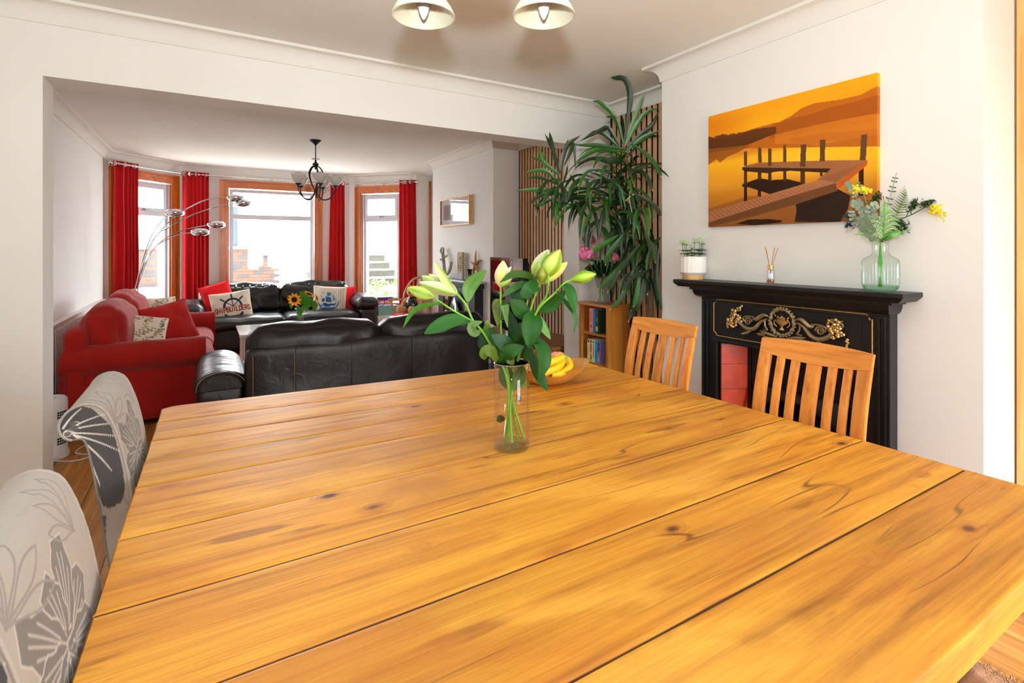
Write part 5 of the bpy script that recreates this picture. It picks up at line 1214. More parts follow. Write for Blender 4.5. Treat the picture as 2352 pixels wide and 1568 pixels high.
f2 = empty('fireplace', (2.80, 6.2, 0), 'small cast-iron fireplace with pale mantel shelf on the far chimney breast', 'fireplace')
M_IRON2 = basic('graphite_iron', '#33353a', rough=.4, var=.2, metal=.3, bump=.2)
MB().box((2.70, 5.50, 1.015), (2.918, 6.82, 1.045), r=.006).build('mantel_shelf', basic('grey_slate_shelf', '#9aa2aa', rough=.25, var=.1), f2)
mb = MB(); mb.box((2.80, 5.60, 0), (2.918, 5.78, 1.015), r=.006).box((2.80, 6.56, 0), (2.918, 6.74, 1.015), r=.006).box((2.78, 5.57, .95), (2.918, 6.77, 1.015), r=.008); mb.build('surround', M_IRON, f2)
mb = MB(); mb.box((2.83, 5.78, .10), (2.918, 6.56, .95)); mb.build('panel', M_IRON2, f2)
mb = MB(); mb.tube([(2.822, 6.17-.30*cos(t*pi/20), .52+.36*sin(t*pi/20)) for t in range(21)], .012, n=8); mb.tube([(2.822, 5.87, .52), (2.822, 5.87, .1)], .012, n=8); mb.tube([(2.822, 6.47, .52), (2.822, 6.47, .1)], .012, n=8); mb.build('arch_moulding', M_IRON2, f2, smooth=True)
mb = MB(); mb.lathe([(.001, 0), (.11, .04), (.15, .12), (.14, .25), (.09, .36), (.001, .43)], (2.79, 6.17, .38), n=24, scale=(.25, 1)); mb.build('shield', basic('polished_iron', '#8b9097', rough=.15, metal=.9), f2, smooth=True)
for y in (5.80, 6.43):
    for k in range(4): MB().box((2.812, y, .30+k*.155), (2.824, y+.115, .45+k*.155), r=.003).build('tile', (basic('flower_tile', '#b9a58c', rough=.2, var=.5, scale=26) if (k+int(y)) % 2 else basic('maroon_tile', '#5e1f17', rough=.2, var=.4, scale=20)), f2)
M_DRIFT = wood('driftwood', '#b3a595', '#94877a', '#6f645a', axis=2, rough=.8, grain=30)
an = empty('anchor_ornament', (2.80, 6.56, 1.046), 'grey wooden anchor leaning on the far mantel shelf', 'ornament')
mb = MB(); c = Vector((2.82, 6.58, 1.06)); T_ = lambda y, z: Vector((2.80+.10*(z/.45)*.6, 6.50-y*1.45, 1.048+z))
mb.tube([T_(-.15+.035*cos(t*pi/6), .37+.035*sin(t*pi/6)) for t in range(13)], .015, n=8, caps=False)
mb.tube([T_(-.13, .335), T_(-.02, .06)], .024, n=8); mb.tube([T_(-.16, .24), T_(-.02, .30)], .015, n=8)
mb.tube(spline([T_(-.17, .13), T_(-.12, .03), T_(-.01, .022), T_(.09, .10), T_(.115, .22)], 5), [.012]+[.022]*18+[.016, .010], n=8) if False else mb.tube(spline([T_(-.17, .13), T_(-.12, .035), T_(-.01, .03), T_(.08, .10), T_(.10, .22)], 5), .021, n=8)
mb.build('anchor', M_DRIFT, an, smooth=True)
sg = empty('wooden_sign', (2.86, 6.12, 1.046), 'small wooden block sign with lettering on the far mantel shelf', 'sign')
Vs, Us = np.meshgrid(np.linspace(0, 1, 120), np.linspace(0, 1, 70), indexing='ij'); ps = Paint(Us, Vs, '#b39a77')
for s in text_segs('LIFE', .14, .70, .80, .12): ps.line(*s, .035, '#3d2f22')
for s in text_segs('IS BETTER', .08, .58, .92, .06): ps.line(*s, .016, '#3d2f22')
for s in text_segs('BEACH', .12, .40, .84, .12): ps.line(*s, .032, '#3d2f22')
for s in text_segs('HOUSE', .2, .30, .6, .06): ps.line(*s, .014, '#3d2f22')
ps.mask((Vs < .22) & (Us > .08) & (Us < .92), '#9db0ba')
mb = MB(); mb.box((2.845, 6.045, 1.0465), (2.872, 6.20, 1.40), r=.002); mb.c = [lin('#a58b66')]*len(mb.v)
P = np.stack([np.full_like(Us, 2.8442), 6.199-Us*.153, 1.048+Vs*.350], -1); arr_grid(mb, P[:, ::-1], ps.C[:, ::-1]); mb.build('block', basic('sign_print', '#ffffff', rough=.8, attr=True), sg)
sfh = empty('starfish_ornament', (2.87, 5.72, 1.046), 'brown starfish leaning on the wall at the near end of the far mantel', 'ornament')
mb = MB(); c = Vector((2.885, 5.74, 1.235))
for k in range(5):
    th = pi/2+.05+k*2*pi/5; L_ = .19 if k in (0, 2, 3, 4) else .17; e = c+Vector((.01, -cos(th)*L_*.95, sin(th)*L_)); mb.tube(spline([c, c.lerp(e, .5)+Vector((-.006, 0, .006*k)), e], 5), [.030, .030, .027, .025, .023, .020, .018, .016, .013, .010, .006], n=8, flat=.6)
mb.build('body', wood('starfish_brown', '#c79a6a', '#a87a4c', '#7d5733', axis=0, rough=.8, grain=20), sfh, smooth=True)
bv = at(1079, 646, X=2.80)
MB_ = MB().lathe([(.001, 0), (.030, 0), (.034, .02), (.026, .07), (.026, .11), (.038, .145), (.034, .145), (.022, .11), (.022, .02), (.001, .012)], (2.80, bv.y, 1.046), n=20)
tag(MB_.build('bud_vase', basic('black_ceramic', '#0b0b0c', rough=.25), smooth=True), 'small black waisted vase in front of the starfish', 'vase')

# ============================================================ TELEVISION AND BENCH
M_TVB = basic('gloss_black_plastic', '#08080a', rough=.12, coat=.6)
tvp, tvq = Vector((2.665, 4.94, 0)), Vector((2.50, 4.0, 0)); td = (tvq-tvp).normalized(); tn_ = Vector((-td.y, td.x, 0)); tn_ = tn_ if tn_.x > 0 else -tn_   # tn_ points to the wall
tv = empty('television', (tvp+tvq)/2+Vector((.06, 0, .56)), 'black flat-screen television reflecting the window on the oak bench', 'television')
def tvbox(m, s0, s1, q0, q1, z0, z1, tp=0):
    P = lambda s, q, z, e=0: tvp+td*s+tn_*q+ZU*z
    L_ = (tvq-tvp).length
    vs = [P(s, q, z) for z in (z0, z1) for (s, q) in ((s0+tp*0, q0), (s1, q0), (s0+tp, q1), (s1-tp, q1))]
    m.add(vs, [(0, 2, 3, 1), (4, 5, 7, 6), (0, 1, 5, 4), (2, 6, 7, 3), (0, 4, 6, 2), (1, 3, 7, 5)])
TL = (tvq-tvp).length
m = MB(); tvbox(m, 0, TL, .004, .04, .63, 1.355); tvbox(m, .06, TL-.06, .04, .105, .68, 1.31, tp=.05); m.build('case', M_TVB, tv)
m = MB(); tvbox(m, 0, .04, -.006, .004, .63, 1.355); tvbox(m, TL-.04, TL, -.006, .004, .63, 1.355); tvbox(m, .04, TL-.04, -.006, .004, .63, .70); tvbox(m, .04, TL-.04, -.006, .004, 1.325, 1.355); m.build('bezel', M_TVB, tv)
m = MB(); tvbox(m, .04, TL-.04, 0, .003, .70, 1.325); m.build('screen', basic('dark_screen_glass', '#0a0a0c', rough=.03, var=0, coat=1.0, spec=1.0), tv)
m = MB(); tvbox(m, TL/2-.05, TL/2+.05, .02, .05, .545, .63); tvbox(m, TL/2-.24, TL/2+.24, -.08, .14, .531, .545); m.build('stand', basic('silver_plastic', '#c9ccd0', rough=.3, metal=.4), tv)
bn = empty('media_bench', (2.95, 4.45, 0), 'low brown oak media bench in the living room alcove below the television', 'cabinet')
M_BROWN = wood('brown_oak', '#a9713c', '#8a5628', '#5e3716', axis=1, rough=.4, grain=40)
MB().box((2.475, 3.90, .49), (3.25, 5.28, .53), r=.004).build('top', M_BROWN, bn)
MB().box((2.50, 3.93, .05), (3.24, 5.25, .49)).build('carcass', M_BROWN, bn)
for k in range(3): d_ = MB().box((2.488, 3.95+k*.435, .09), (2.50, 4.37+k*.435, .46), r=.003).build('drawer', M_BROWN, bn); MB().ball((2.480, 4.16+k*.435, .275), .014, n=10).build('knob', M_BRASS, d_, smooth=True)

# ============================================================ RADIATOR AND HEATER
rd = empty('radiator', (-1.12, 7.0, 0), 'white panel radiator on the left wall behind the red sofa', 'radiator')
m = MB(); m.box((-1.135, 5.72, .15), (-1.115, 8.30, .79), r=.006)
y = 5.76
while y < 8.25: m.box((-1.116, y, .19), (-1.106, y+.022, .75), r=.003); y += .045
m.build('panel', M_TRIM, rd); MB().box((-1.165, 5.72, .79), (-1.105, 8.30, .80)).build('grille', M_TRIM, rd)
MB().tube([(-1.12, 5.68, .17), (-1.12, 5.68, .02)], .009, n=8).lathe([(.018, 0), (.018, .05)], (-1.12, 5.68, .18), n=12).build('valve', M_NICKEL, rd, smooth=True)
for y in (6.1, 7.9): MB().box((-1.168, y, .3), (-1.134, y+.03, .7)).build('bracket', M_TRIM, rd)
ht = empty('fan_heater', (-.955, 4.62, 0), 'small white tower fan heater on the floor behind the wall edge', 'heater')
hc = (-.93, 4.70, 0); M_WPL = basic('white_plastic', '#e6e6e8', rough=.35)
MB().lathe([(.098, .0), (.100, .02), (.094, .04), (.090, .05), (.090, .37), (.088, .40), (.075, .415), (.070, .405), (.001, .402)], hc, n=40).build('body', M_WPL, ht, smooth=True)
for zc in (.30, .12):
    for r_ in range(3):
        for c_ in range(5):
            th = math.radians(-75+c_*9+20); p = Vector(hc)+Vector((cos(th)*.0905, sin(th)*.0905, zc+r_*.017-.017)); tt = Vector((-sin(th), cos(th), 0))*.0055
            MB().prism([p-tt-ZU*.006, p+tt-ZU*.006, p+tt+ZU*.006, p-tt+ZU*.006], (cos(th), sin(th), 0), .0012).build('vent_slot', basic('vent_black', '#151515', rough=.9), ht)
tag(MB().tube(spline([(-.93, 4.60, .012), (-.75, 4.52, .006), (-.58, 4.72, .006), (-.72, 4.90, .006), (-.80, 4.70, .006), (-.62, 4.58, .006), (-.50, 4.80, .006)], 8), .0045, n=6).build('power_cord', M_WPL, smooth=True), 'white power cord looped on the floor beside the fan heater', 'cord')
# ============================================================ ROCKING CHAIR, TEDDY, TOYS
M_BEECH = wood('worn_beech', '#c99a6b', '#b07f50', '#825633', axis=2, rough=.45, grain=30)
rc = empty('bow_back_armchair', (2.62, 7.35, 0), 'bow-back wooden armchair in the corner by the right bay window', 'chair')
cx, cy = 2.62, 7.35; fw = Vector((-.75, -.66, 0)).normalized(); sd_ = Vector((fw.y, -fw.x, 0)); sd_ = sd_ if sd_.x > 0 else -sd_
K = lambda s, f, z: Vector((cx, cy, z))+sd_*s+fw*f
mb = MB(); mb.lathe([(.001, .43), (.235, .425), (.25, .44), (.24, .462), (.001, .455)], (cx, cy, 0), n=28, scale=(1, .95)); mb.build('seat', M_BEECH, rc, smooth=True, angle=50)
bow = spline([K(-.23, -.16, .455), K(-.245, -.23, .75), K(-.15, -.30, .95), K(0, -.32, 1.0), K(.15, -.30, .95), K(.245, -.23, .75), K(.23, -.16, .455)], 8)
MB().tube(bow, .017, n=8).build('bow', M_BEECH, rc, smooth=True)
for k in range(7):
    s = (k-3)*.058; MB().tube([K(s*.85, -.19, .45), K(s, -.27, .72), K(s*1.1, -.31, .985-abs(s)*.42)], .007, n=6).build('spindle', M_BEECH, rc, smooth=True)
for s in (-1, 1):
    MB().tube(spline([K(s*.235, -.20, .66), K(s*.27, -.02, .675), K(s*.28, .17, .685)], 6), [.013]*6+[.016]*7, n=8, flat=1.3).build('arm', M_BEECH, rc, smooth=True)
    MB().tube([K(s*.215, .10, .45), K(s*.27, .13, .68)], .013, n=8).build('arm_post', M_BEECH, rc, smooth=True)
    for f in (-1, 1): MB().tube([K(s*.16, f*.14, .44), K(s*.20, f*.18, .24), K(s*.22, f*.21, .065)], [.014, .021, .013], n=8).build('leg', M_BEECH, rc, smooth=True)
    MB().tube(spline([K(s*.22, -.40, .10), K(s*.22, -.2, .055), K(s*.22, .02, .042), K(s*.22, .22, .055), K(s*.22, .33, .085)], 6), .016, n=8, flat=1.2).build('rocker', M_BEECH, rc, smooth=True)
bl = MB().grid(lambda u, v: K((u-.5)*.56, .26-.42*v, .472+.035*abs(sin(u*7+v*4))*(1-abs(2*u-1))+.02*mnoise.noise(Vector((u*6, v*6, 2)))-(.10*max(0, abs(u-.5)-.38)*8)-(.16*max(0, .18-v)*4)), 30, 22)
b_ = bl.build('red_blanket', M_SCAR, smooth=True, angle=180); b_.modifiers.new('t', 'SOLIDIFY').thickness = .012
tag(b_, 'red blanket spread over the seat of the bow-back armchair', 'blanket')
td_ = empty('teddy_bear', K(0, -.02, .49), 'light brown teddy bear in a shiny black outfit sitting in the armchair', 'soft toy')
M_FUR = fabric('teddy_plush', '#c99263', weave=300, var=.2, bump=.8); M_PVC = basic('shiny_black_vinyl', '#0b0b0c', rough=.22, coat=.5, bump=.3, bscale=40)
R_ = Matrix.Rotation(0, 4, 'Z')
mb = MB(); mb.ball(K(0, -.06, .80), .098, n=18, sc=(1, 1, .92)); mb.ball(K(0, .02, .785), .048, n=12, sc=(1, 1, .8))
for s in (-1, 1): mb.ball(K(s*.078, -.07, .875), .036, n=12, sc=(1, .8, 1))
mb.build('head', M_FUR, td_, smooth=True)
mb = MB(); mb.ball(K(0, .062, .797), .013, n=8)
for s in (-1, 1): mb.ball(K(s*.035, .026, .822), .009, n=8)
mb.build('nose_and_eyes', M_PVC, td_, smooth=True)
MB().lathe([(.001, .52), (.10, .53), (.115, .58), (.105, .65), (.075, .71), (.04, .73), (.001, .735)], K(0, -.05, 0), n=20).build('outfit', M_PVC, td_, smooth=True)
for s in (-1, 1):
    MB().tube(spline([K(s*.08, -.05, .69), K(s*.14, -.02, .62), K(s*.13, .05, .56)], 5), [.034]*5+[.036]*5+[.030], n=10).ball(K(s*.128, .06, .555), .036, n=10).build('arm', M_FUR, td_, smooth=True)
    MB().tube(spline([K(s*.06, -.02, .545), K(s*.09, .09, .54), K(s*.095, .15, .54)], 5), [.046]*5+[.044]*6, n=10).ball(K(s*.096, .17, .55), .05, n=12, sc=(1, 1, 1.2)).build('leg', M_FUR, td_, smooth=True)
# toys under the right window
tsh = empty('toy_shelf', (2.66, 8.36, 0), 'low white toy unit under the right bay window', 'shelf unit')
MB().box((2.36, 8.20, 0), (2.82, 8.52, .36), r=.004).build('carcass', M_TRIM, tsh)
MB().box((2.375, 8.19, .03), (2.585, 8.20, .33), r=.003).build('door', M_TRIM, tsh); MB().box((2.595, 8.19, .03), (2.805, 8.20, .33), r=.003).build('door', M_TRIM, tsh)
cr_ = empty('toy_crate', (2.55, 8.36, .36), 'pale turquoise plastic crate of toys beneath the red game box', 'crate')
m = MB(); m.box((2.38, 8.22, .361), (2.72, 8.50, .37)).box((2.38, 8.22, .37), (2.72, 8.23, .505)).box((2.38, 8.49, .37), (2.72, 8.50, .505)).box((2.38, 8.23, .37), (2.39, 8.49, .505)).box((2.71, 8.23, .37), (2.72, 8.49, .505)).box((2.37, 8.21, .495), (2.73, 8.22, .515))
m.build('tub', basic('turquoise_plastic', '#8fd0c4', rough=.3, trans=.15), cr_)
k = 0
for iy in range(2):
    for ix in range(4):
        col, cn = (('#2a6fc4', 'blue'), ('#e9eef2', 'white'), ('#2a9fd4', 'light blue'), ('#f0f2f5', 'white'))[(k+iy) % 4]; k += 1
        tag(MB().ball((2.43+ix*.08, 8.275+iy*.085, .485), .037, n=10).build('toy_ball', basic('toy_'+col[1:], col, rough=.3), smooth=True), 'small %s toy ball heaped in the turquoise crate' % cn, 'ball', '%s toy balls in the crate' % cn)
bx = empty('game_box', (2.53, 8.42, .524), 'red board game box with white lettering on top of the turquoise crate', 'game box')
Vg, Ug = np.meshgrid(np.linspace(0, 1, 30), np.linspace(0, 1, 90), indexing='ij'); pg = Paint(Ug, Vg, '#d81f26')
for s in text_segs('FUN FOOD', .10, .25, .86, .5): pg.line(*s, .045, '#ffffff')
m = MB(); m.box((2.40, 8.36, .524), (2.66, 8.505, .60)); m.c = [lin('#5b2a8a')]*len(m.v)
P = np.stack([2.40+Ug*.26, np.full_like(Ug, 8.3594), .525+Vg*.074], -1); arr_grid(m, P, pg.C); m.build('box', basic('game_print', '#ffffff', rough=.4, attr=True), bx)
MB().box((2.398, 8.358, .600), (2.662, 8.507, .645), r=.002).build('lid', basic('purple_card', '#4c2a86', rough=.4), bx)

# ============================================================ BOOKCASE AND BOOKS
M_BCASE = wood('bookcase_pine', '#cf8c3c', '#b87327', '#8b5018', axis=2, rough=.38, grain=34, coat=.15)
M_BCASEY = wood('bookcase_pine_across', '#c98434', '#ad6821', '#824812', axis=1, rough=.38, grain=34, coat=.15)
bk = empty('bookcase', (2.95, 3.37, 0), 'small pine bookcase in the alcove beside the slatted panel', 'bookcase')
BX0, BX1, BY0, BY1 = 2.805, 3.045, 3.195, 3.562
MB().box((BX0-.02, BY0-.015, .962), (BX1+.005, BY1+.014, .985), r=.004).build('top', M_BCASEY, bk)
for y in (BY0, BY1-.022): MB().box((BX0, y, 0), (BX1, y+.022, .962), r=.002).build('side', M_BCASE, bk)
for z in (.712, .462, .215, .05): MB().box((BX0+.008, BY0+.022, z), (BX1-.008, BY1-.022, z+.02), r=.002).build('shelf', M_BCASEY, bk)
MB().box((BX1-.008, BY0+.022, .05), (BX1-.001, BY1-.022, .962)).build('back', M_BCASE, bk)
MB().box((BX0+.01, BY0+.022, .0), (BX0+.022, BY1-.022, .05)).build('plinth', M_BCASEY, bk)
def book(y1, w, h, d, z, col, label, group, marks=()):
    """spine faces -X; y1 is its left edge in the picture"""
    y0 = y1-w; x = BX0+.016; root = empty('book', (x, (y0+y1)/2, z), label, 'book', group)
    m = MB(); m.box((x, y0, z), (x+.003, y1, z+h), r=.001).box((x, y0, z), (x+d, y0+.002, z+h)).box((x, y1-.002, z), (x+d, y1, z+h)); m.build('cover', basic('cover_'+col[1:], col, rough=.45), root)
    MB().box((x+.003, y0+.002, z+.002), (x+d-.004, y1-.002, z+h-.003)).build('pages', MATS['page_edges'], root)
    for (a, b, mc, wd) in marks: MB().box((x-.0006, (y0+y1)/2-w*wd/2, z+h*a), (x, (y0+y1)/2+w*wd/2, z+h*b)).build('spine_print', basic('ink_'+mc[1:], mc, rough=.5), root)
g1, g2 = 'books on the top shelf of the pine bookcase', 'books on the second shelf of the pine bookcase'
yy = 3.447
for w, h, d, col, label, mk in ((.048, .205, .15, '#e98a80', 'thick salmon pink paperback on the top bookcase shelf', ((.2, .32, '#3f6b5a', .4), (.45, .9, '#d9655f', .35))), (.030, .200, .15, '#1b6fae', 'blue book between the pink book and the dark green book', ((.2, .8, '#2f86c4', .3),)), (.034, .195, .14, '#2c3b22', 'dark green book at the right end of the top bookcase shelf', ((.1, .3, '#c6b93a', .8), (.5, .7, '#65743c', .6)))):
    book(yy, w, h, d, .7325, col, label, g1, mk); yy -= w+.0015
yy = 3.476
for w, h, d, col, label, mk in ((.034, .185, .13, '#e9dccb', 'cream book at the left end of the second bookcase shelf', ((.06, .1, '#2c2c30', .5), (.3, .7, '#b9a691', .3), (.86, .98, '#7a2d2a', .6))), (.030, .186, .13, '#e3c01f', 'yellow book with orange title on the second bookcase shelf', ((.1, .3, '#473b10', .35), (.45, .8, '#cf6a1c', .7), (.88, .96, '#3a3a2a', .6))), (.033, .188, .13, '#efe9e4', 'white book with dark script title on the second bookcase shelf', ((.2, .85, '#77757c', .3), (.88, .95, '#3a3a44', .5))), (.033, .183, .13, '#2aa7bd', 'turquoise book on the second bookcase shelf', ((.2, .6, '#1a6c8c', .3),)), (.030, .185, .13, '#8f78a8', 'mauve and blue book at the right end of the second bookcase shelf', ((.55, .98, '#2c4d96', .98), (.1, .3, '#c7a4b4', .6)))):
    book(yy, w, h, d, .4825, col, label, g2, mk); yy -= w+.0012

# ============================================================ PEONIES
pv = empty('peony_vase', (2.89, 3.36, .9855), 'clear glass vase of pink peonies on the pine bookcase', 'vase')
pc_ = Vector((2.89, 3.36, .9858))
MB().lathe([(.001, 0), (.066, 0), (.068, .006), (.060, .03), (.044, .09), (.042, .12), (.060, .20), (.072, .235), (.069, .235), (.056, .20), (.038, .12), (.040, .09), (.056, .035), (.060, .016), (.001, .014)], pc_, n=32).build('glass', M_GLASS, pv, smooth=True)
M_PINK = basic('peony_pink', '#ffffff', rough=.7, var=.12, scale=60, attr=True)
for (u, v, D_, r0, colr) in ((1349, 583, 4.10, .068, '#f07fb4'), (1353, 551, 4.2, .050, '#c9607a'), (1379, 569, 4.1, .036, '#e79a9e'), (1410, 592, 4.0, .042, '#e87c93'), (1421, 591, 4.2, .034, '#d9718a'), (1467, 577, 4.3, .030, '#a9567c')):
    c = at(u, v, D=D_); m = MB(); r = random.Random(u)
    for k in range(46):
        fi = k/46; ph = math.acos(1-1.35*fi); th = k*2.39996; d = Vector((sin(ph)*cos(th), sin(ph)*sin(th), cos(ph)))
        d = (d+Vector((-.35, -.45, .0))*.5).normalized(); a = d.orthogonal().normalized(); b = d.cross(a); rr_ = r0*r.uniform(.75, 1.08); q = r.uniform(0, 3.1); a, b = a*cos(q)+b*sin(q), b*cos(q)-a*sin(q)
        w = r0*.38; P_ = [c+d*rr_*.55, c+d*rr_*.85+a*w+d*0, c+d*rr_*1.05+a*w*.6+b*w*.7, c+d*rr_*1.02-a*w*.5+b*w*.8, c+d*rr_*.85-a*w]
        cc = tuple(min(1, x*r.uniform(.75, 1.25)) for x in lin(colr)[:3])+(1,); m.add(P_, [(0, 1, 2, 3, 4)], cc)
    m.ball(c, r0*.62, n=10, col=lin(colr)); m.build('flower', M_PINK, pv, smooth=False)
    MB().tube(spline([pc_+Vector((r.uniform(-.02, .02), r.uniform(-.02, .02), .02)), pc_+Vector((0, 0, .2)), pc_*.45+c*.55+Vector((0, 0, .03)), c-Vector((0, 0, r0*.5))], 5), .004, n=6).build('stem', M_STEM, pv, smooth=True)
r = random.Random(8)
for k in range(34):
    b = pc_+Vector((r.uniform(-.03, .03), r.uniform(-.03, .03), r.uniform(.20, .32))); th = r.uniform(0, 6.28); L_ = r.uniform(.09, .17); e = b+Vector((cos(th)*L_, sin(th)*L_*.8, r.uniform(-.03, .12)))
    e.y = min(e.y, 3.57)
    leaf_mesh([b, (b+e)/2+Vector((0, 0, .02)), e], .034, normal=(-.3, -.5, 1), fold=.2, col=lin('#1f4a1c')).build('leaf', M_LF, pv, smooth=True)

# ============================================================ TALL DRACAENA
dz = empty('dracaena_plant', (3.0, 2.93, 0), 'tall potted dracaena with long drooping dark green leaves in the alcove', 'plant')
MB().lathe([(.001, 0), (.12, 0), (.15, .26), (.155, .28), (.14, .28), (.135, .24), (.001, .24)], (2.98, 2.93, 0), n=32).build('pot', basic('terracotta_glaze', '#7a4a30', rough=.5), dz, smooth=True, angle=40)
M_BARK = basic('cane_bark', '#7d6a4c', rough=.9, var=.3, scale=30, bump=.5, bscale=80)
M_DLEAF = basic('dark_strap_leaf', '#ffffff', rough=.38, var=.2, scale=14, attr=True, coat=.1)
TB = Vector((2.98, 2.93, .24))
hA, hB, hC, hD, hE, hF = at(1434, 335, D=3.95), at(1284, 408, D=3.85), at(1345, 430, D=3.8), at(1470, 480, D=3.8), at(1500, 560, D=3.95), at(1440, 420, D=3.9)
canes = [[TB, at(1495, 690, D=4.05), at(1462, 560, D=4.0), at(1452, 440, D=3.97), hA], [TB+Vector((.03, .04, 0)), at(1485, 640, D=4.1), at(1430, 520, D=4.0), at(1350, 470, D=3.9), at(1300, 440, D=3.87), hB], [TB+Vector((-.03, .03, 0)), at(1500, 650, D=3.95), at(1490, 560, D=3.9), hD], [at(1430, 520, D=4.0), at(1390, 470, D=3.88), hC]]
for c in canes: P_ = spline(c, 6); MB().tube(P_, [.016-.006*i/len(P_) for i in range(len(P_))], n=8).build('cane', M_BARK, dz, smooth=True)
MB().tube(spline([TB+Vector((-.02, -.03, 0)), at(1496, 700, D=3.98), at(1480, 665, D=3.95), at(1490, 640, D=3.95)], 6), .018, n=8).build('cane', M_BARK, dz, smooth=True)
GR = [lin(x) for x in ('#1f520f', '#17400c', '#2a6612', '#377f16', '#12380b')]
rl = random.Random(21)
def clampv(p):
    p = p.copy()
    if p.x > 2.78: p.y = max(p.y, 2.66)
    p.x = min(p.x, 3.155); p.z = min(p.z, 2.72)
    if p.y > 3.56 and (p.x > 2.80 or p.z > 2.34): p.y = 3.56
    if p.x > 2.76 and BY0-.05 < p.y and .1 < p.z < 1.0: p.z = max(p.z, 1.0) if p.z > .9 else p.z; p.x = min(p.x, 2.76) if p.z < .99 else p.x
    return p
def dleaf(b, d, L, w, droop, tw=0, fold=.35, col=None, tip=False):
    """strap leaf leaving b along d and bending down"""
    w *= .85; d = d.normalized(); pts = [b]; p = b.copy(); v = d.copy(); n_ = 6
    for i in range(n_):
        p = p+v*(L/n_); v = (v+Vector((0, 0, -droop*(.10+.16*i)))).normalized(); pts.append(clampv(p))
    nrm = Vector((-.35, -.55, .75)); shp = lambda t: min(1, .30+t*2.4)*(1 if t < .55 else max(0.02, 1-((t-.55)/.45)**1.8))
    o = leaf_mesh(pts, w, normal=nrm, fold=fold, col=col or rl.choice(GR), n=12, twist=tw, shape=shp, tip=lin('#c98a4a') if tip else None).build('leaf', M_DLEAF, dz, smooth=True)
    return o
# named leaves at the crown
for pts, w in (([(1434, 325), (1444, 255), (1447, 212), (1434, 170), (1412, 166), (1403, 175)], .045), ([(1433, 330), (1412, 270), (1380, 238), (1360, 232)], .036), ([(1436, 330), (1462, 260), (1481, 214)], .030), ([(1432, 330), (1415, 275), (1390, 268)], .030), ([(1436, 335), (1460, 290), (1480, 262), (1517, 246)], .034), ([(1436, 345), (1470, 310), (1495, 290), (1515, 252)], .034), ([(1436, 350), (1475, 318), (1520, 298)], .032), ([(1432, 330), (1431, 290), (1428, 262)], .020), ([(1430, 350), (1400, 298), (1380, 300), (1330, 325)], .036), ([(1434, 352), (1380, 305), (1340, 318)], .032), ([(1440, 362), (1480, 318), (1518, 312)], .024), ([(1440, 345), (1380, 335), (1313, 333)], .034), ([(1436, 350), (1370, 345), (1318, 376)], .038), ([(1438, 356), (1410, 370), (1365, 362)], .044),
               ([(1286, 400), (1270, 345), (1251, 306)], .026), ([(1284, 400), (1268, 335), (1262, 302)], .028), ([(1286, 400), (1300, 340), (1334, 310)], .030), ([(1286, 400), (1295, 350), (1306, 318)], .022), ([(1284, 400), (1250, 372), (1238, 335)], .030), ([(1282, 402), (1250, 372), (1216, 360)], .028), ([(1284, 420), (1250, 392), (1200, 397)], .030), ([(1284, 425), (1240, 408), (1207, 410)], .022), ([(1284, 430), (1262, 398), (1243, 390)], .028), ([(1284, 440), (1240, 436), (1184, 438)], .032), ([(1284, 440), (1240, 450), (1215, 470)], .026), ([(1290, 445), (1240, 470), (1224, 472)], .026), ([(1296, 380), (1312, 345), (1318, 330), (1322, 392)], .028), ([(1290, 432), (1300, 400), (1304, 378)], .014)):
    D0 = 3.92 if pts[0][0] > 1380 else 3.84; n_ = len(pts); P_ = [clampv(at(u, v, D=D0-.10*i/(n_-1)*(1 if w > .028 else -.6))) for i, (u, v) in enumerate(pts)]
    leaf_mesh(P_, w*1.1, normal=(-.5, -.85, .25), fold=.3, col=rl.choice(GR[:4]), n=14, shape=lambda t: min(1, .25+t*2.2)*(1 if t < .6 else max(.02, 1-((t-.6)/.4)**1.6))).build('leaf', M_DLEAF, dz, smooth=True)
def whorl(c, n, L, w, el, droop, spread=1.0, az=None, jit=.04):
    for k in range(n):
        a = rl.uniform(0, 2*pi) if az is None else rl.uniform(*az)
        e = rl.uniform(*el); d = Vector((cos(a)*cos(e)*spread, sin(a)*cos(e)*spread, sin(e)))
        b = c+Vector((rl.uniform(-jit, jit), rl.uniform(-jit, jit), rl.uniform(-jit, jit)*2))
        if b.x+d.x*L > 3.12 and rl.random() < .8: d.x = -abs(d.x)
        if b.x+d.x*L*.7 > 2.8 and b.y+d.y*L < 2.66: d.y = abs(d.y)*.4
        dleaf(b, d, L*rl.uniform(.75, 1.15), w*rl.uniform(.8, 1.15), droop*rl.uniform(.7, 1.3), tw=rl.uniform(-.8, .8), tip=rl.random() < .18)
whorl(hA+Vector((0, 0, -.15)), 9, .42, .036, (.0, .7), .5)
whorl(at(1446, 420, D=3.95), 16, .44, .040, (-.1, .7), .6, jit=.07)
whorl(at(1420, 430, D=3.85), 14, .50, .040, (.0, .5), .6, az=(2.6, 4.4), jit=.07)
whorl(at(1300, 440, D=3.85), 16, .34, .034, (-.3, .5), 1.5, jit=.06)
whorl(hC, 12, .40, .036, (-.4, .4), 2.0, jit=.07)
whorl(at(1380, 440, D=3.85), 12, .46, .036, (-.1, .3), .8, az=(2.4, 4.2), jit=.06)
whorl(at(1395, 470, D=3.85), 18, .40, .038, (-.5, .4), 2.2, jit=.08)
whorl(at(1470, 500, D=3.88), 26, .42, .040, (-.5, .5), 2.2, jit=.09)
whorl(at(1500, 590, D=3.95), 18, .36, .036, (-.8, .3), 2.2, jit=.08)
whorl(at(1445, 560, D=3.9), 14, .40, .036, (-.9, .1), 1.8, jit=.07)
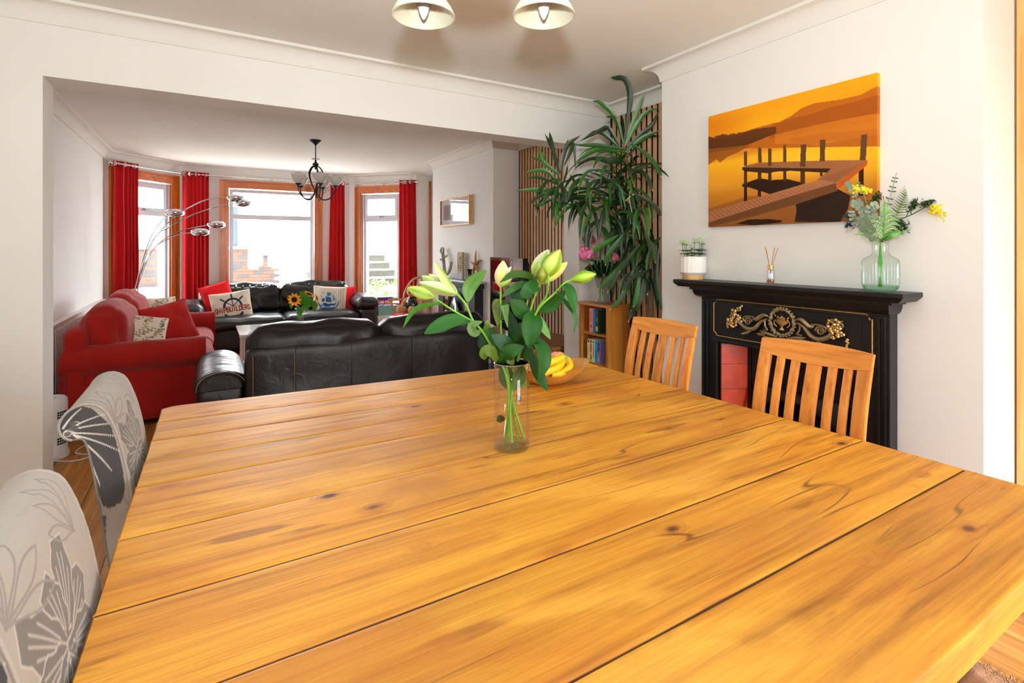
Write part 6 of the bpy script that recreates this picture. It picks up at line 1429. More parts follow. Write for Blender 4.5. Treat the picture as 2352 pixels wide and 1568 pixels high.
for pts in ([(1420, 540), (1380, 565), (1360, 580)], [(1450, 520), (1400, 580), (1390, 610)], [(1470, 560), (1440, 600), (1422, 625)], [(1430, 600), (1400, 640), (1372, 665)], [(1450, 590), (1415, 640), (1395, 672)], [(1455, 620), (1430, 680), (1400, 712)], [(1470, 620), (1462, 680), (1455, 705)], [(1480, 540), (1500, 570), (1505, 605)], [(1516, 560), (1518, 640), (1522, 720)], [(1460, 655), (1452, 700), (1443, 740)], [(1490, 620), (1450, 640), (1428, 672)], [(1450, 440), (1500, 470), (1520, 500)], [(1445, 390), (1480, 400), (1500, 440)], [(1450, 330), (1495, 365), (1519, 408)], [(1478, 640), (1466, 700), (1448, 714)]):
    P_ = [clampv(at(u, v, D=3.72-.05*i)) for i, (u, v) in enumerate(pts)]
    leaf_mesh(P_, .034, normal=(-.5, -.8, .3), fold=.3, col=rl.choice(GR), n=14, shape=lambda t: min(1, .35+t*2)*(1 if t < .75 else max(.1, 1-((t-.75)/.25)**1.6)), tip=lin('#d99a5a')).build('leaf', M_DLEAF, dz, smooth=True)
MB().tube(spline([at(1447, 440, D=3.72), at(1446, 460, D=3.70), at(1452, 488, D=3.70)], 5), .0035, n=5).tube(spline([at(1436, 462, D=3.72), at(1446, 452, D=3.70), at(1458, 445, D=3.70)], 5), .003, n=5).build('twine_tie', basic('pale_twine', '#e3d6bf', rough=.9), dz, smooth=True)

# ============================================================ MANTEL: SUCCULENT POT, REED DIFFUSER, RIBBED VASE
po = empty('succulent_pot', (2.70, 2.259, 1.2505), 'small faux leafy plant in a ribbed cream pot on the black mantel', 'plant pot')
c0 = Vector((2.70, 2.255, 1.2505))
rib = lambda th, j: .035*(abs(((th*18/(2*pi)) % 1)-.5)*2-.5) if 1 < j < 8 else 0
MB().lathe([(.001, .028), (.060, .028), (.068, .034), (.080, .045), (.0815, .06), (.0815, .12), (.081, .144), (.077, .147), (.074, .142), (.072, .125), (.001, .122)], c0, n=90, ripple=rib).build('pot', basic('cream_ceramic', '#efece6', rough=.7, var=.04, scale=60, bump=.2, bscale=400), po, smooth=True, angle=30)
MB().lathe([(.001, 0), (.063, 0), (.063, .028), (.001, .028)], c0, n=24).build('wooden_foot', M_OAKP, po)
r = random.Random(5); M_FG = basic('faux_green_leaf', '#ffffff', rough=.55, attr=True, var=.15)
for k in range(8):
    a = k*.8; p = c0+Vector((cos(a)*.045, sin(a)*.045, .125)); H_ = .08+.045*r.random()+(.02 if k in (0, 3) else 0); lean = Vector((cos(a)*.02, sin(a)*.02, 0)); tp = p+lean+Vector((0, 0, H_))
    MB().tube([p, (p+tp)/2+lean*.2, tp], .0018, n=5).build('stem', M_STEM, po, smooth=True)
    for lv in (.08, .3, .5, .85):
        q0 = p.lerp(tp, lv)
        for j in range(4 if lv < .6 else 3):
            th = j*pi/2+lv*5+k; L_ = (.040 if lv < .6 else .026); e = q0+Vector((cos(th)*L_, sin(th)*L_, .004-.006*r.random()))
            leaf_mesh([q0, (q0+e)/2+ZU*.005, e], .024 if lv < .6 else .012, normal=(0, 0, 1), fold=.15, col=lin('#1d5a2c' if lv < .6 else '#4b7f3c'), n=5).build('leaf', M_FG, po, smooth=True)
    m = MB()
    for j in range(16):
        th = r.uniform(0, 6.28); ph = r.uniform(0, 1.7); e = tp+Vector((cos(th)*sin(ph), sin(th)*sin(ph), cos(ph)))*.016; m.ball(e, .0036, n=6, col=lin('#b9d79a'))
    m.build('flower_tuft', M_FG, po, smooth=True)
df = empty('reed_diffuser', (2.70, 1.722, 1.2505), 'clear glass reed diffuser with gold collar and tan reeds on the black mantel', 'diffuser')
c1 = Vector((2.70, 1.722, 1.2506))
MB().lathe([(.001, 0), (.0205, 0), (.0205, .078), (.014, .082), (.012, .09), (.010, .09), (.010, .08), (.018, .075), (.018, .010), (.001, .008)], c1, n=28).build('bottle', M_GLASS, df, smooth=True, angle=40)
MB().lathe([(.001, .0085), (.0172, .0085), (.0172, .024), (.001, .024)], c1, n=24).build('oil', thin_glass('amber_oil', '#e0a860'), df)
MB().lathe([(.0125, .0825), (.0165, .083), (.0165, .104), (.0125, .1045), (.009, .104)], c1, n=24).build('collar', basic('brushed_gold', '#d8b260', rough=.2, metal=1), df, smooth=True, angle=40)
MB().grid(lambda u, v: c1+Vector((-.0209*cos((u-.5)*1.2-.6), -.0209*sin(-(u-.5)*1.2+.6), .033+.028*v)), 8, 2).build('label', basic('pale_blue_label', '#dbe6f3', rough=.6), df)
for (dx, dy) in ((0, .034), (0, .030), (.008, -.020), (-.004, -.026), (.004, -.042), (.01, -.038)): MB().tube([c1+Vector((dx*-.4, -dy*.45, .012)), c1+Vector((dx, dy*.95, .205-abs(dx)*.3))], .0017, n=6).build('reed', basic('tan_reed', '#c98a4c', rough=.8), df)

rv_ = empty('ribbed_glass_vase', (2.70, 1.18, 1.2505), 'ribbed glass vase of faux ferns and eucalyptus on the black mantel', 'vase')
c2 = Vector((2.70, 1.18, 1.2506)); nrb = 28
rb = lambda th, j: .08*(abs(sin(th*nrb/2)))-.045 if 1 < j < 8 else 0
MB().lathe([(.001, .002), (.054, .0), (.066, .012), (.0725, .036), (.0725, .135), (.066, .150), (.050, .160), (.037, .168), (.033, .178), (.033, .226), (.0345, .229)], c2, n=168, ripple=rb).build('glass', thin_glass('pale_green_glass', '#f8fdfa', ref=1.8), rv_, smooth=True)
MB().lathe([(.001, .004), (.052, .003), (.064, .014), (.0685, .028), (.001, .030)], c2, n=48).build('thick_base', thin_glass('green_glass_base', '#dff5e6', ref=2.0), rv_, smooth=True)
def pt3(u, v, D=2.39): return at(u, v, D=D)
neck = c2+Vector((0, 0, .225))
M_FERN = basic('fern_green', '#ffffff', rough=.6, attr=True, var=.12)
def fern(path, L0, L1, n, col_, normal=(-.7, -.6, .2), tip_w=1.0, ang=1.0, dens=1):
    col = tuple(x*.62 for x in col_[:3])+(1,); t0_ = .42 if path[0].z < c2.z+.1 else .12
    P_ = spline(path, 12); m_ = len(P_); MB().tube(P_, .0016, n=5).build('stem', M_STEM, rv_, smooth=True)
    m = MB(); N_ = Vector(normal)
    for k in range(n):
        t = t0_+(.98-t0_)*k/n; i = int(t*(m_-1)); p = P_[i]; T = (P_[min(i+1, m_-1)]-P_[i-1]).normalized(); sd = T.cross(N_).normalized(); L_ = L0*(sin(pi*min(1, .18+t*.82))**.8)+L1*(1-t)
        for s in (-1, 1):
            d = (sd*s*sin(ang)+T*cos(ang)).normalized(); w = T*.0042; e = p+d*L_+N_*.002
            g = tuple(min(1, x*(1.15 if s > 0 else .9)) for x in col[:3])+(1,)
            for q in range(5):  # toothed pinna
                a0, a1 = p+d*L_*(q/5), p+d*L_*((q+1)/5); ww = w*(1-q/5)
                m.add([a0-ww, a0+ww*1.6, a1+ww*.6, a1-ww*.6], [(0, 1, 2, 3)], g)
    m.build('frond', M_FERN, rv_)
up = c2+Vector((0, 0, .05))
fern([up, neck, pt3(2040, 530), pt3(2072, 465), pt3(2097, 402)], .044, .02, 34, lin('#8d9f62'), ang=1.15)
fern([up, neck, pt3(2030, 540, 2.33), pt3(2032, 490, 2.32), pt3(2031, 460, 2.32)], .030, .02, 22, lin('#7fc45c'), ang=1.1)
fern([neck, pt3(2000, 540, 2.33), pt3(1963, 538, 2.30)], .016, .008, 16, lin('#5fae3c'), ang=1.2)
fern([neck, pt3(2045, 540, 2.34), pt3(2090, 528, 2.33)], .018, .01, 18, lin('#6cba4a'), ang=1.2)
for (u, v) in ((1985, 500), (1985, 512), (1988, 522), (1992, 531), (1997, 541), (2062, 492), (2068, 505), (2070, 516), (2066, 526)):
    P_ = [pt3(2029, v+6, 2.32), pt3((u+2029)/2, v-4, 2.31), pt3(u, v+4, 2.30)]; fern(P_, .008, .004, 14, lin('#a9c08a'), ang=1.2)
def twig(path, n, leaf_r, col, round_=True, name='eucalyptus'):
    P_ = spline(path, 10); m_ = len(P_); MB().tube(P_, .0015, n=5).build('stem', basic('grey_green_stem', '#7d8f74'), rv_, smooth=True)
    for k in range(n):
        t = .25+.75*k/n; i = int(t*(m_-1)); p = P_[i]; T = (P_[min(i+1, m_-1)]-P_[i-1]).normalized(); sd = T.cross(Vector((-.7, -.6, .1))).normalized(); up_ = sd.cross(T)
        for s in (-1, 1):
            e = p+(sd*s+T*.25+up_*.35*rl.uniform(-1, 1)).normalized()*leaf_r*2*(1-.5*t); leaf_mesh([p, (p+e)/2, e], leaf_r*(1.7 if round_ else .9)*(1-.45*t), normal=(-.7, -.55, .45), fold=.12, col=col, n=5, shape=lambda q: sin(pi*min(1, q*.96+.02))**.5).build('leaf', M_FERN, rv_, smooth=True)
E1, E2 = lin('#9bb29a'), lin('#56735c')
twig([neck, pt3(2030, 500), pt3(2048, 440), pt3(2059, 397)], 9, .013, E2, False)
twig([neck, pt3(1995, 500, 2.36), pt3(1958, 440, 2.33), pt3(1944, 415, 2.33)], 12, .011, E1)
twig([neck, pt3(2000, 510, 2.34), pt3(1975, 475, 2.3), pt3(1952, 465, 2.28)], 9, .017, E1)
twig([neck, pt3(2008, 515, 2.33), pt3(2000, 480, 2.29), pt3(2018, 468, 2.27)], 8, .018, lin('#b0bfa2'))
twig([neck, pt3(2000, 500, 2.33), pt3(1985, 450, 2.32), pt3(1968, 408, 2.33)], 9, .009, E2, False)
twig([neck, pt3(1995, 530, 2.31), pt3(1960, 505, 2.3), pt3(1955, 480, 2.3)], 8, .014, E1)
twig([neck, pt3(1998, 535, 2.31), pt3(1985, 510, 2.28), pt3(1975, 495, 2.27)], 8, .018, lin('#8a9c78'))
M_YEL = basic('yellow_blossom', '#e9cf1e', rough=.7, var=.2, scale=80); M_DKG = basic('dark_faux_green', '#24471a', rough=.5, var=.3, scale=60)
def cluster(pts, n, rad, mat, nm, sz=.005, elong=1):
    m = MB()
    for k in range(n):
        t = rl.random(); i = t*(len(pts)-1); a = int(min(i, len(pts)-2)); c = pts[a].lerp(pts[a+1], i-a)+Vector((rl.gauss(0, rad), rl.gauss(0, rad), rl.gauss(0, rad)))
        if elong == 1: m.ball(c, sz*rl.uniform(.7, 1.3), n=5)
        else:
            d = Vector((rl.gauss(0, 1), rl.gauss(0, 1), rl.gauss(.6, 1))).normalized()*sz*elong; b = d.orthogonal().normalized()*sz*.7; m.add([c-d, c+b, c+d, c-b], [(0, 1, 2, 3)])
    m.build(nm, mat, rv_)
br = [neck, pt3(2060, 510, 2.36), pt3(2095, 492, 2.32), pt3(2130, 474, 2.30), pt3(2150, 478, 2.29), pt3(2168, 500, 2.28)]
MB().tube(spline(br, 8), .0022, n=6).tube(spline([pt3(2080, 500, 2.34), pt3(2090, 480, 2.33), pt3(2097, 465, 2.32)], 5), .0018, n=5).build('stem', basic('dark_stem', '#2c4a2a'), rv_, smooth=True)
cluster([pt3(2142, 478, 2.29), pt3(2165, 485, 2.285), pt3(2172, 508, 2.28)], 190, .010, M_YEL, 'yellow_blossom')
cluster([pt3(2155, 495, 2.3), pt3(2162, 515, 2.3)], 70, .008, M_DKG, 'dark_foliage', .006, 1.8)
cluster([pt3(2118, 470, 2.31), pt3(2148, 462, 2.30)], 90, .007, M_DKG, 'dark_foliage', .006, 2.0)
cluster([pt3(2092, 480, 2.32), pt3(2102, 462, 2.32)], 90, .008, M_DKG, 'dark_foliage', .006, 2.0)
cluster([pt3(2060, 510, 2.38), pt3(2080, 520, 2.38), pt3(2050, 530, 2.38)], 150, .012, M_DKG, 'dark_foliage', .006, 2.0)
cluster([pt3(2012, 462, 2.36), pt3(2015, 448, 2.35)], 80, .009, M_DKG, 'dark_foliage', .006, 1.8)
cluster([pt3(1958, 434, 2.34), pt3(1988, 437, 2.34)], 140, .008, M_YEL, 'yellow_blossom')
cluster([pt3(1942, 496, 2.33), pt3(1956, 494, 2.33)], 80, .006, basic('blue_thistle', '#1f4a5c', rough=.7), 'thistle', .005, 2.4)
cluster([pt3(1944, 518, 2.33), pt3(1960, 512, 2.33)], 80, .006, MATS['blue_thistle'], 'thistle', .005, 2.4)
for (u, v) in ((2020, 620), (2012, 625), (2028, 622), (2018, 640), (2024, 645), (2016, 610)): MB().tube([c2+Vector(((u-2020)*.0006, (u-2020)*.0012, .02)), c2+Vector(((u-2020)*.0002, -(u-2020)*.0008, .13)), neck], .0030, n=6).build('stem', basic('bright_green_stem', '#4d9e37'), rv_, smooth=True)

# ============================================================ LILY VASE
lv = empty('lily_vase', (.895, 1.505, .7705), 'tall clear glass cylinder vase of budding lilies on the pine table', 'vase')
c3 = Vector((.895, 1.508, .7706)); VR = .0605
MB().lathe([(.001, 0), (VR-.004, 0), (VR, .005), (VR, .288), (VR-.0022, .290), (VR-.0044, .288), (VR-.0044, .030), (VR-.010, .021), (.001, .019)], c3, n=64).build('glass', thin_glass('vase_glass', '#fefefe', ref=1.2), lv, smooth=True, angle=50)
MB().lathe([(.001, .001), (VR-.006, .001), (VR-.0015, .007), (VR-.002, .017), (.001, .0185)], c3, n=64).build('thick_base', (lambda m: m)(thin_glass('vase_base_glass', '#f6faf9', ref=1.6, rough=.02)), lv, smooth=True)
MB().lathe([(VR-.0042, .2895), (VR-.002, .2912), (VR+.0002, .2895)], c3, n=64).build('rim', basic('glass_rim', '#c9b8a2', rough=.1, coat=1, trans=.6), lv, smooth=True)
DV = 1.758
p3 = lambda u, v, dd=0: at(u, v, D=DV+dd)
M_LSTEM = basic('lily_stem', '#6fae2e', rough=.45, var=.15, scale=30, sub=0)
def lstem(pts, r=.0042, r1=None):
    P_ = spline([p3(*p) for p in pts], 8); n_ = len(P_); return MB().tube(P_, [r+((r1 or r)-r)*i/(n_-1) for i in range(n_)], n=8).build('stem', M_LSTEM, lv, smooth=True)
lstem([(1160, 1012, .01), (1168, 930, 0), (1162, 860, -.02), (1130, 798, -.03), (1107, 760, -.03), (1086, 735, -.03), (1070, 699, -.03), (1049, 674, -.03)], .0042, .0036)
lstem([(1086, 738, -.03), (1040, 712, -.04), (1010, 692, -.04), (997, 681, -.04)], .0032, .0026)
lstem([(1204, 1006, 0), (1180, 930, .01), (1165, 850, .01), (1152, 780, .01), (1150, 720, .0), (1150, 660, -.01)], .0040, .0034)
lstem([(1176, 1016, -.02), (1172, 940, 0), (1180, 870, .01), (1205, 770, .01), (1222, 700, .01), (1236, 665, .01), (1243, 644, 0)], .0042, .0032)
lstem([(1168, 1000, .02), (1172, 900, .02), (1190, 820, .02), (1205, 740, .02), (1212, 690, .02), (1224, 632, .02)], .0040, .0036)
lstem([(1222, 740, .0), (1238, 705, .02), (1255, 680, .02), (1260, 655, .02)], .0040, .0038)
lstem([(1222, 738, -.01), (1240, 705, -.03), (1275, 672, -.04), (1296, 650, -.05), (1312, 643, -.05)], .0036, .0030)
lstem([(1190, 1010, .02), (1178, 950, .02), (1168, 880, .02), (1180, 830, .03)], .0036)
def petal(b, tip, w, bulge, nrm, c_rib, c_edge, thick=.35, n=14, part='petal', m=None, belly=.5):
    """thick boat-shaped petal from base to tip, colour running from rib to edge"""
    own = m is None; m = m or MB(); ax = tip-b; L_ = ax.length; ax.normalize(); N_ = Vector(nrm); sd = ax.cross(N_).normalized(); N_ = sd.cross(ax); vs, cs = [], []; K_ = 9
    for i in range(n+1):
        t = i/n; ww = w/2*(sin(pi*min(.985, t**.85*.97+.012))**.8); ctr = b+ax*L_*t+N_*bulge*sin(pi*t)
        for k in range(K_):
            q = -1+2*k/(K_-1); vs.append(ctr+sd*q*ww+N_*(-(q*q)*ww*thick*2+ (.0012 if abs(q) < .12 else 0))); f = min(1, abs(q)**.8); g = max(0, 1-t*1.0)*.35
            c = [c_rib[j]*(1-f)+c_edge[j]*f for j in range(3)]; c = [c[j]*(1-g)+c_rib[j]*g for j in range(3)]; cs.append((*c, 1))
    m.add(vs, [(i*K_+k, i*K_+k+1, (i+1)*K_+k+1, (i+1)*K_+k) for i in range(n) for k in range(K_-1)], cs)
    if own: return m.build(part, M_BUDP, lv, smooth=True, angle=180)
M_BUDP = basic('lily_bud', '#ffffff', rough=.42, attr=True, var=.05, scale=40)
GRN, PAL, PNK, OLV = lin('#7ba51c')[:3], lin('#d3db98')[:3], lin('#dfcfc0')[:3], lin('#7c8722')[:3]
def bud(b, tip, w, c_rib=GRN, c_edge=lin('#b4cb5c')[:3]):
    """closed bud: three-lobed spindle"""
    b, tip = Vector(b), Vector(tip); ax = tip-b; L_ = ax.length; prof = [(max(.0008, w/2*(sin(pi*min(1, t*.93+.05))**.85)*(1.0+.15*sin(pi*t))), L_*t) for t in [i/16 for i in range(17)]]
    m = MB(); q = ax.to_track_quat('Z', 'Y'); n = 30; vs, cs = [], []
    for j, (r, h) in enumerate(prof):
        for k in range(n):
            th = 2*pi*k/n; cr = abs(sin(th*1.5)); rr_ = r*(.90+.14*cr); vs.append(b+q @ Vector((rr_*cos(th), rr_*sin(th), h))); f = abs(cos(th*1.5))**3; cs.append(tuple(c_edge[i]*(1-f)+c_rib[i]*f*.8 for i in range(3))+(1,))
    m.add(vs, [(i*n+k, i*n+(k+1) % n, (i+1)*n+(k+1) % n, (i+1)*n+k) for i in range(16) for k in range(n)], cs); return m.build('bud', M_BUDP, lv, smooth=True, angle=180)
FN = (-.45, -.86, .15)
# opening flower on the left
b0 = p3(1050, 676, -.03)
petal(b0, p3(998, 600, -.06), .040, .004, (.3, -.9, .4), GRN, PAL)
petal(b0, p3(969, 634, -.04), .050, .006, FN, GRN, PAL)
petal(b0, p3(963, 649, -.07), .046, .012, (-.3, -.9, -.3), GRN, PNK)
petal(b0, p3(985, 629, .02), .044, .0, FN, PAL, PNK)
petal(b0, p3(1005, 640, .0), .044, .0, (-.2, -.8, .6), GRN, PAL)
bud(p3(997, 682, -.04), p3(935, 661, -.07), .036)
# pale upright flower
b1 = p3(1150, 660, -.01)
petal(b1, p3(1156, 599, -.01), .050, .010, FN, lin('#d9dc55')[:3], PNK, thick=.3); petal(b1, p3(1175, 613, .01), .040, .004, (.4, -.9, .1), PAL, PNK); petal(b1, p3(1142, 625, .01), .036, .0, (-.9, -.4, .1), PAL, PNK); petal(b1, p3(1176, 640, -.02), .040, .006, (.3, -.9, -.2), GRN, PAL)
# cluster at the right
petal(p3(1225, 633, .02), p3(1260, 573, .03), .050, .006, FN, GRN, PNK, thick=.3); petal(p3(1225, 633, .02), p3(1236, 600, .0), .040, .006, (-.7, -.6, 0), GRN, PAL)
bud(p3(1245, 640, .0), p3(1287, 573, -.02), .058, GRN, lin('#b2ca58')[:3])
bud(p3(1243, 648, -.05), p3(1246, 613, -.05), .035, lin('#6d7a1c')[:3], OLV)
petal(p3(1252, 648, .0), p3(1303, 602, -.02), .036, .004, FN, lin('#d6de3f')[:3], PAL); petal(p3(1248, 652, .03), p3(1280, 625, .02), .055, .004, (.3, -.8, -.5), GRN, PAL); petal(p3(1240, 652, .02), p3(1262, 612, .03), .05, 0, FN, GRN, PAL)
bud(p3(1312, 643, -.05), p3(1369, 629, -.08), .036, GRN, lin('#9cc238')[:3])
lstem([(1260, 655, -.02), (1259, 640, -.02), (1259, 628, -.02)], .0034)
def lleaf(pts, w, col='#3a7a2c', nrm=FN, fold=.18, tw=0, n=14, shp=None):
    P_ = [p3(*p) for p in pts]
    k_ = lin(col); return leaf_mesh(P_, w, normal=nrm, fold=fold, col=(k_[0]*.85, k_[1]*1.0, k_[2]*.5, 1), n=n, twist=tw, shape=shp or (lambda t: sin(pi*min(1, t*.97+.015))**.8)).build('leaf', M_LF, lv, smooth=True)
lleaf([(1074, 694, -.03), (1080, 655, -.03), (1117, 620, -.05)], .052, '#7fae72', nrm=(-.1, -.98, .1))
lleaf([(1022, 697, -.04), (985, 700, -.06), (950, 715, -.08), (926, 752, -.10)], .026, '#5f9a3c', nrm=(-.4, -.5, .8))
lleaf([(1084, 740, -.03), (1045, 735, -.05), (1005, 750, -.07), (975, 766, -.08)], .050, '#357a2e', nrm=(-.3, -.85, .45))
lleaf([(1106, 758, -.03), (1090, 765, -.05), (1084, 748, -.06), (1108, 738, -.05)], .034, '#7c9c70', nrm=(-.3, -.8, .5))
lleaf([(1110, 760, -.02), (1120, 745, -.04), (1118, 735, -.04)], .020, '#8fae6a')
lleaf([(1236, 652, .01), (1215, 634, -.01), (1180, 630, -.03), (1149, 648, -.05)], .030, '#44691f', nrm=(-.3, -.75, .55))
lleaf([(1228, 655, .0), (1200, 652, -.02), (1175, 665, -.04), (1153, 682, -.05)], .026, '#3f7434', nrm=(-.3, -.8, .5))
lleaf([(1236, 655, -.01), (1215, 662, -.05), (1205, 685, -.05)], .056, '#2f6d33', nrm=(-.3, -.9, .3), shp=lambda t: .75 if t < .9 else .5)
lleaf([(1222, 725, .01), (1195, 712, -.01), (1172, 688, -.03)], .064, '#2f6a27', nrm=(-.2, -.9, .4)); lleaf([(1215, 690, .03), (1195, 675, .03), (1165, 660, .04)], .05, '#2b5a24')
lleaf([(1228, 712, .0), (1222, 745, -.05), (1216, 800, -.06)], .070, '#2c6a1f', nrm=(-.45, -.88, .1), n=18)
lleaf([(1232, 712, .02), (1265, 702, .0), (1300, 665, -.02)], .044, '#3b7c36', nrm=(-.1, -.9, .45))
lleaf([(1290, 652, -.04), (1305, 662, -.06), (1314, 690, -.07), (1321, 718, -.07)], .048, '#2f7430', nrm=(.1, -.98, .1))
lleaf([(1278, 668, -.03), (1300, 695, -.05), (1321, 725, -.06), (1318, 764, -.06)], .018, '#3b7d45', nrm=(-.2, -.9, .3))
lleaf([(1240, 725, .03), (1246, 750, .03), (1264, 779, .02)], .040, '#8fc28f', nrm=(.3, -.95, 0))
lleaf([(1212, 790, -.01), (1238, 790, -.05), (1249, 830, -.08), (1238, 872, -.08)], .062, '#2a6a30', nrm=(.1, -.98, .15), n=18)
lleaf([(1215, 800, .0), (1232, 850, -.05), (1257, 898, -.07)], .048, '#27622a', nrm=(.1, -.98, .15), n=18)
lleaf([(1140, 832, -.04), (1128, 805, -.06), (1113, 812, -.07), (1112, 826, -.06)], .042, '#79923a', nrm=(-.5, -.8, .2))
lleaf([(1186, 805, .0), (1160, 790, -.05), (1128, 768, -.07)], .054, '#2b5e44', nrm=(-.3, -.9, .35))
lleaf([(1150, 836, -.03), (1168, 810, -.06), (1203, 795, -.06)], .050, '#2f6b30', nrm=(-.3, -.9, .3))
lleaf([(1151, 692, .0), (1140, 700, -.01), (1144, 752, -.03)], .030, '#6f7a2a', nrm=(-.5, -.85, .1)); lleaf([(1152, 690, .02), (1160, 700, .01), (1158, 735, .01)], .024, '#5f6e2a')
lleaf([(1150, 735, .0), (1160, 720, -.03), (1158, 700, -.04), (1166, 752, -.03)], .030, '#7aa37a')
lleaf([(1170, 800, .02), (1180, 760, .01), (1172, 715, .02)], .040, '#2d5c35'); lleaf([(1182, 795, .02), (1188, 765, .03), (1196, 740, .04)], .040, '#44703f')
lleaf([(1196, 800, .0), (1195, 775, -.03), (1204, 752, -.03)], .042, '#2a6330', nrm=(-.5, -.85, .2)); lleaf([(1130, 800, .0), (1112, 790, .02), (1108, 762, .03)], .045, '#2b5a2c'); lleaf([(1136, 800, .02), (1128, 770, .03), (1108, 757, .02)], .05, '#4c7a34')
lleaf([(1160, 830, .02), (1150, 800, .03), (1140, 775, .03)], .036, '#2c6033'); lleaf([(1175, 835, .03), (1178, 810, .03), (1170, 780, .03)], .04, '#2f6a36'); lleaf([(1205, 830, .02), (1212, 812, .02), (1205, 790, .02)], .04, '#2e6a33'); lleaf([(1150, 840, -.02), (1145, 815, -.02), (1150, 790, -.01)], .026, '#3a7a3a')
lleaf([(1180, 838, -.04), (1170, 825, -.05), (1160, 822, -.04)], .030, '#8a8a3a')
# leaves pressed inside the glass
lleaf([(1200, 838, .02), (1195, 865, .0), (1180, 898, .0)], .042, '#7da37a'); lleaf([(1165, 840, .02), (1168, 860, .02), (1178, 885, .02)], .034, '#6b8a5a'); lleaf([(1150, 838, .01), (1155, 870, .02), (1166, 893, .02)], .026, '#4f7a44'); lleaf([(1190, 840, .03), (1200, 870, .03), (1210, 895, .03)], .026, '#9cc07a')
lleaf([(1160, 963, .02), (1148, 962, .0), (1140, 966, -.01)], .026, '#3f4a1c'); lleaf([(1188, 905, .0), (1192, 915, .0), (1195, 922, .0)], .016, '#4a6a2c')

# ============================================================ FRUIT BOWL
fb_ = empty('wooden_fruit_bowl', (1.475, 2.135, .7705), 'pale wooden boat-shaped fruit bowl on the far side of the pine table', 'bowl')
bc = Vector((1.482, 2.144, .7706)); axb = Vector((SS*0+.8596, -.511, 0)); ayb = Vector((.511, .8596, 0))
M_BOWL = wood('turned_bowl_wood', '#e3ab52', '#d3953c', '#a86a26', axis=0, rough=.5, grain=18, coat=0)
def bowl_pt(th, t, inner):
    c, s = cos(th), sin(th); lift = abs(c)**2.2; R0 = .045+(.118+.052*lift)*(t**.62); H_ = (.080+.035*lift)*t**1.25
    if inner: R0 -= .008; H_ = max(H_, .010)+(.0 if t > .9 else .004)
    return bc+axb*(c*R0)+ayb*(s*R0*.92)+ZU*H_
m = MB(); nth = 56; nt2 = 14
rows = [[bowl_pt(2*pi*k/nth, j/nt2, False) for k in range(nth)] for j in range(nt2+1)]+[[bowl_pt(2*pi*k/nth, 1-j/nt2, True) for k in range(nth)] for j in range(nt2+1)]
vs = [p for r_ in rows for p in r_]; m.add(vs, [(i*nth+k, i*nth+(k+1) % nth, (i+1)*nth+(k+1) % nth, (i+1)*nth+k) for i in range(len(rows)-1) for k in range(nth)]+[tuple(range(nth))[::-1], tuple(range((len(rows)-1)*nth, len(rows)*nth))])
m.build('bowl', M_BOWL, fb_, smooth=True, angle=60)
M_BAN = basic('banana_skin', '#f6c914', rough=.45, var=.1, scale=25); M_BTIP = basic('banana_tip', '#4d4a1c', rough=.8, var=.4, scale=90); M_BGRN = basic('banana_stalk', '#a9b52c', rough=.6)
def banana(pts, label, r0=.0185):
    P_ = spline([at(u, v, D=d) for u, v, d in pts], 8); n_ = len(P_); root = empty('banana', P_[n_//2]-ZU*.02, label, 'banana', 'bananas in the wooden bowl')
    k1 = int(n_*.80); R_ = [r0*(.30+.70*sin(pi*min(1, .12+.80*i/(n_-1)))**.45) for i in range(n_)]
    MB().tube(P_[1:k1+1], R_[1:k1+1], n=7).build('skin', M_BAN, root, smooth=True, angle=180)
    MB().tube(P_[k1:], [R_[k1]*(1-.55*i/(n_-k1-1)) for i in range(n_-k1)], n=7).build('stalk', M_BGRN, root, smooth=True)
    MB().tube(P_[:2], [.004, R_[1]*.8], n=7).build('tip', M_BTIP, root, smooth=True)
banana([(1222, 842, 2.44), (1245, 838, 2.43), (1272, 829, 2.45), (1290, 822, 2.49), (1293, 815, 2.54)], 'uppermost banana of the bunch, lying across the wooden bowl')
banana([(1228, 858, 2.42), (1252, 855, 2.42), (1278, 845, 2.45), (1291, 832, 2.50), (1294, 818, 2.55)], 'banana beneath the uppermost one, along the front rim of the bowl')
banana([(1262, 860, 2.44), (1290, 856, 2.47), (1308, 843, 2.52), (1305, 828, 2.57), (1294, 816, 2.58)], 'banana curving up at the right side of the wooden bowl')
def fruit(name, u, v, D_, r_, mat, label, cat, sc=(1, 1, .94), stalk=True):
    c = at(u, v, D=D_); root = empty(name, c-ZU*r_, label, cat); m = MB(); n = 24
    prof = [(max(.0006, r_*sin(pi*i/14)), -r_*cos(pi*i/14)*sc[2]-(.12*r_*math.exp(-(pi-pi*i/14)**2*8) if i > 8 else 0)) for i in range(15)]
    m.lathe(prof, c, n=n); m.build('skin', mat, root, smooth=True, angle=180)
    if stalk: MB().ball(c+ZU*r_*.84, .004, n=6).build('stalk_scar', M_BTIP, root)
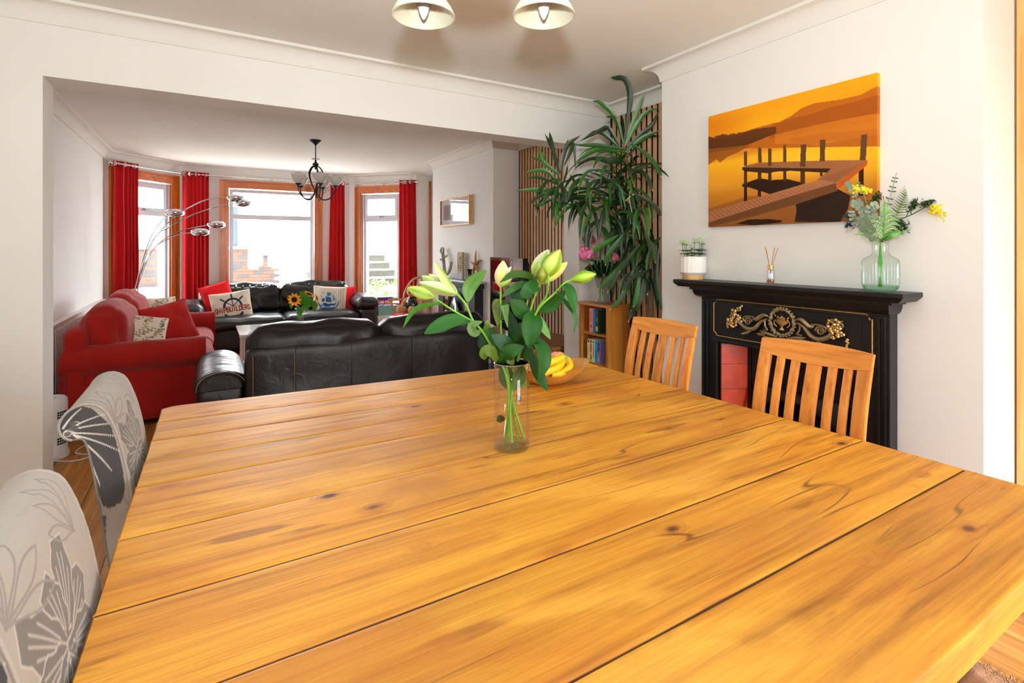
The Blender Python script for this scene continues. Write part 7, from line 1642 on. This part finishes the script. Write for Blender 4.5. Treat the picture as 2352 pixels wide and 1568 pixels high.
M_ORG = basic('orange_peel', '#f59a1c', rough=.5, var=.06, bump=.4, bscale=500); M_PEACH = basic('peach_skin', '#f2a77a', rough=.7, var=.12, scale=18)
fruit('orange', 1262, 832, 2.56, .042, M_ORG, 'orange behind the uppermost banana in the wooden bowl', 'orange')
fruit('orange', 1296, 842, 2.60, .038, M_ORG, 'orange glimpsed between the bananas in the wooden bowl', 'orange')
fruit('pomegranate', 1281, 825, 2.68, .046, M_PEACH, 'pale peach-coloured round fruit at the back of the wooden bowl', 'fruit')
M_GRAPE = basic('red_grape', '#5a1226', rough=.2, var=.25, scale=60, coat=.5)
for i, (u, v, D_) in enumerate(((1251, 802, 2.50), (1260, 812, 2.50), (1253, 816, 2.48), (1245, 812, 2.52), (1248, 820, 2.50), (1240, 818, 2.54), (1254, 823, 2.52))):
    tag(MB().ball(at(u, v, D=D_), .0115, n=14, sc=(1, 1, 1.12)).build('grape', M_GRAPE, smooth=True), 'dark red grape heaped at the left of the fruit bowl', 'grape', 'red grapes in the wooden bowl')

# ============================================================ RUG
M_RUG = basic('shaggy_brown_rug', '#9a7458', rough=1, var=.35, scale=9, bump=1, bscale=260)
rg = empty('rug', (.9, .2, 0), 'brown shaggy rug under the pine table', 'rug')
def rugf(u, v): return Vector((-.1+2.42*u+.01*mnoise.noise(Vector((v*30, 0, 0)))*(u > .99), -1.2+1.92*v, .002+.012*(1-max(0, abs(2*u-1)-.985)*60)*(1-max(0, abs(2*v-1)-.985)*60)+.004*mnoise.noise(Vector((u*140, v*110, 1)))))
MB().grid(rugf, 150, 120).build('pile', M_RUG, rg, smooth=True, angle=180)
tf = MB(); r = random.Random(3)
for k in range(1500):
    y = r.uniform(-.2, .72); x = 2.32-abs(r.gauss(0, .05)); h = r.uniform(.008, .02); a = r.uniform(0, 6.28); d = Vector((cos(a), sin(a), 0))*.008; w = Vector((-sin(a), cos(a), 0))*.0015; p = Vector((x, y, .010)); tf.add([p-w, p+w, p+d+ZU*h], [(0, 1, 2)])
o = tf.build('tufts', M_RUG, rg); o['kind'] = 'stuff'
# ------------------------------------------------------------ end
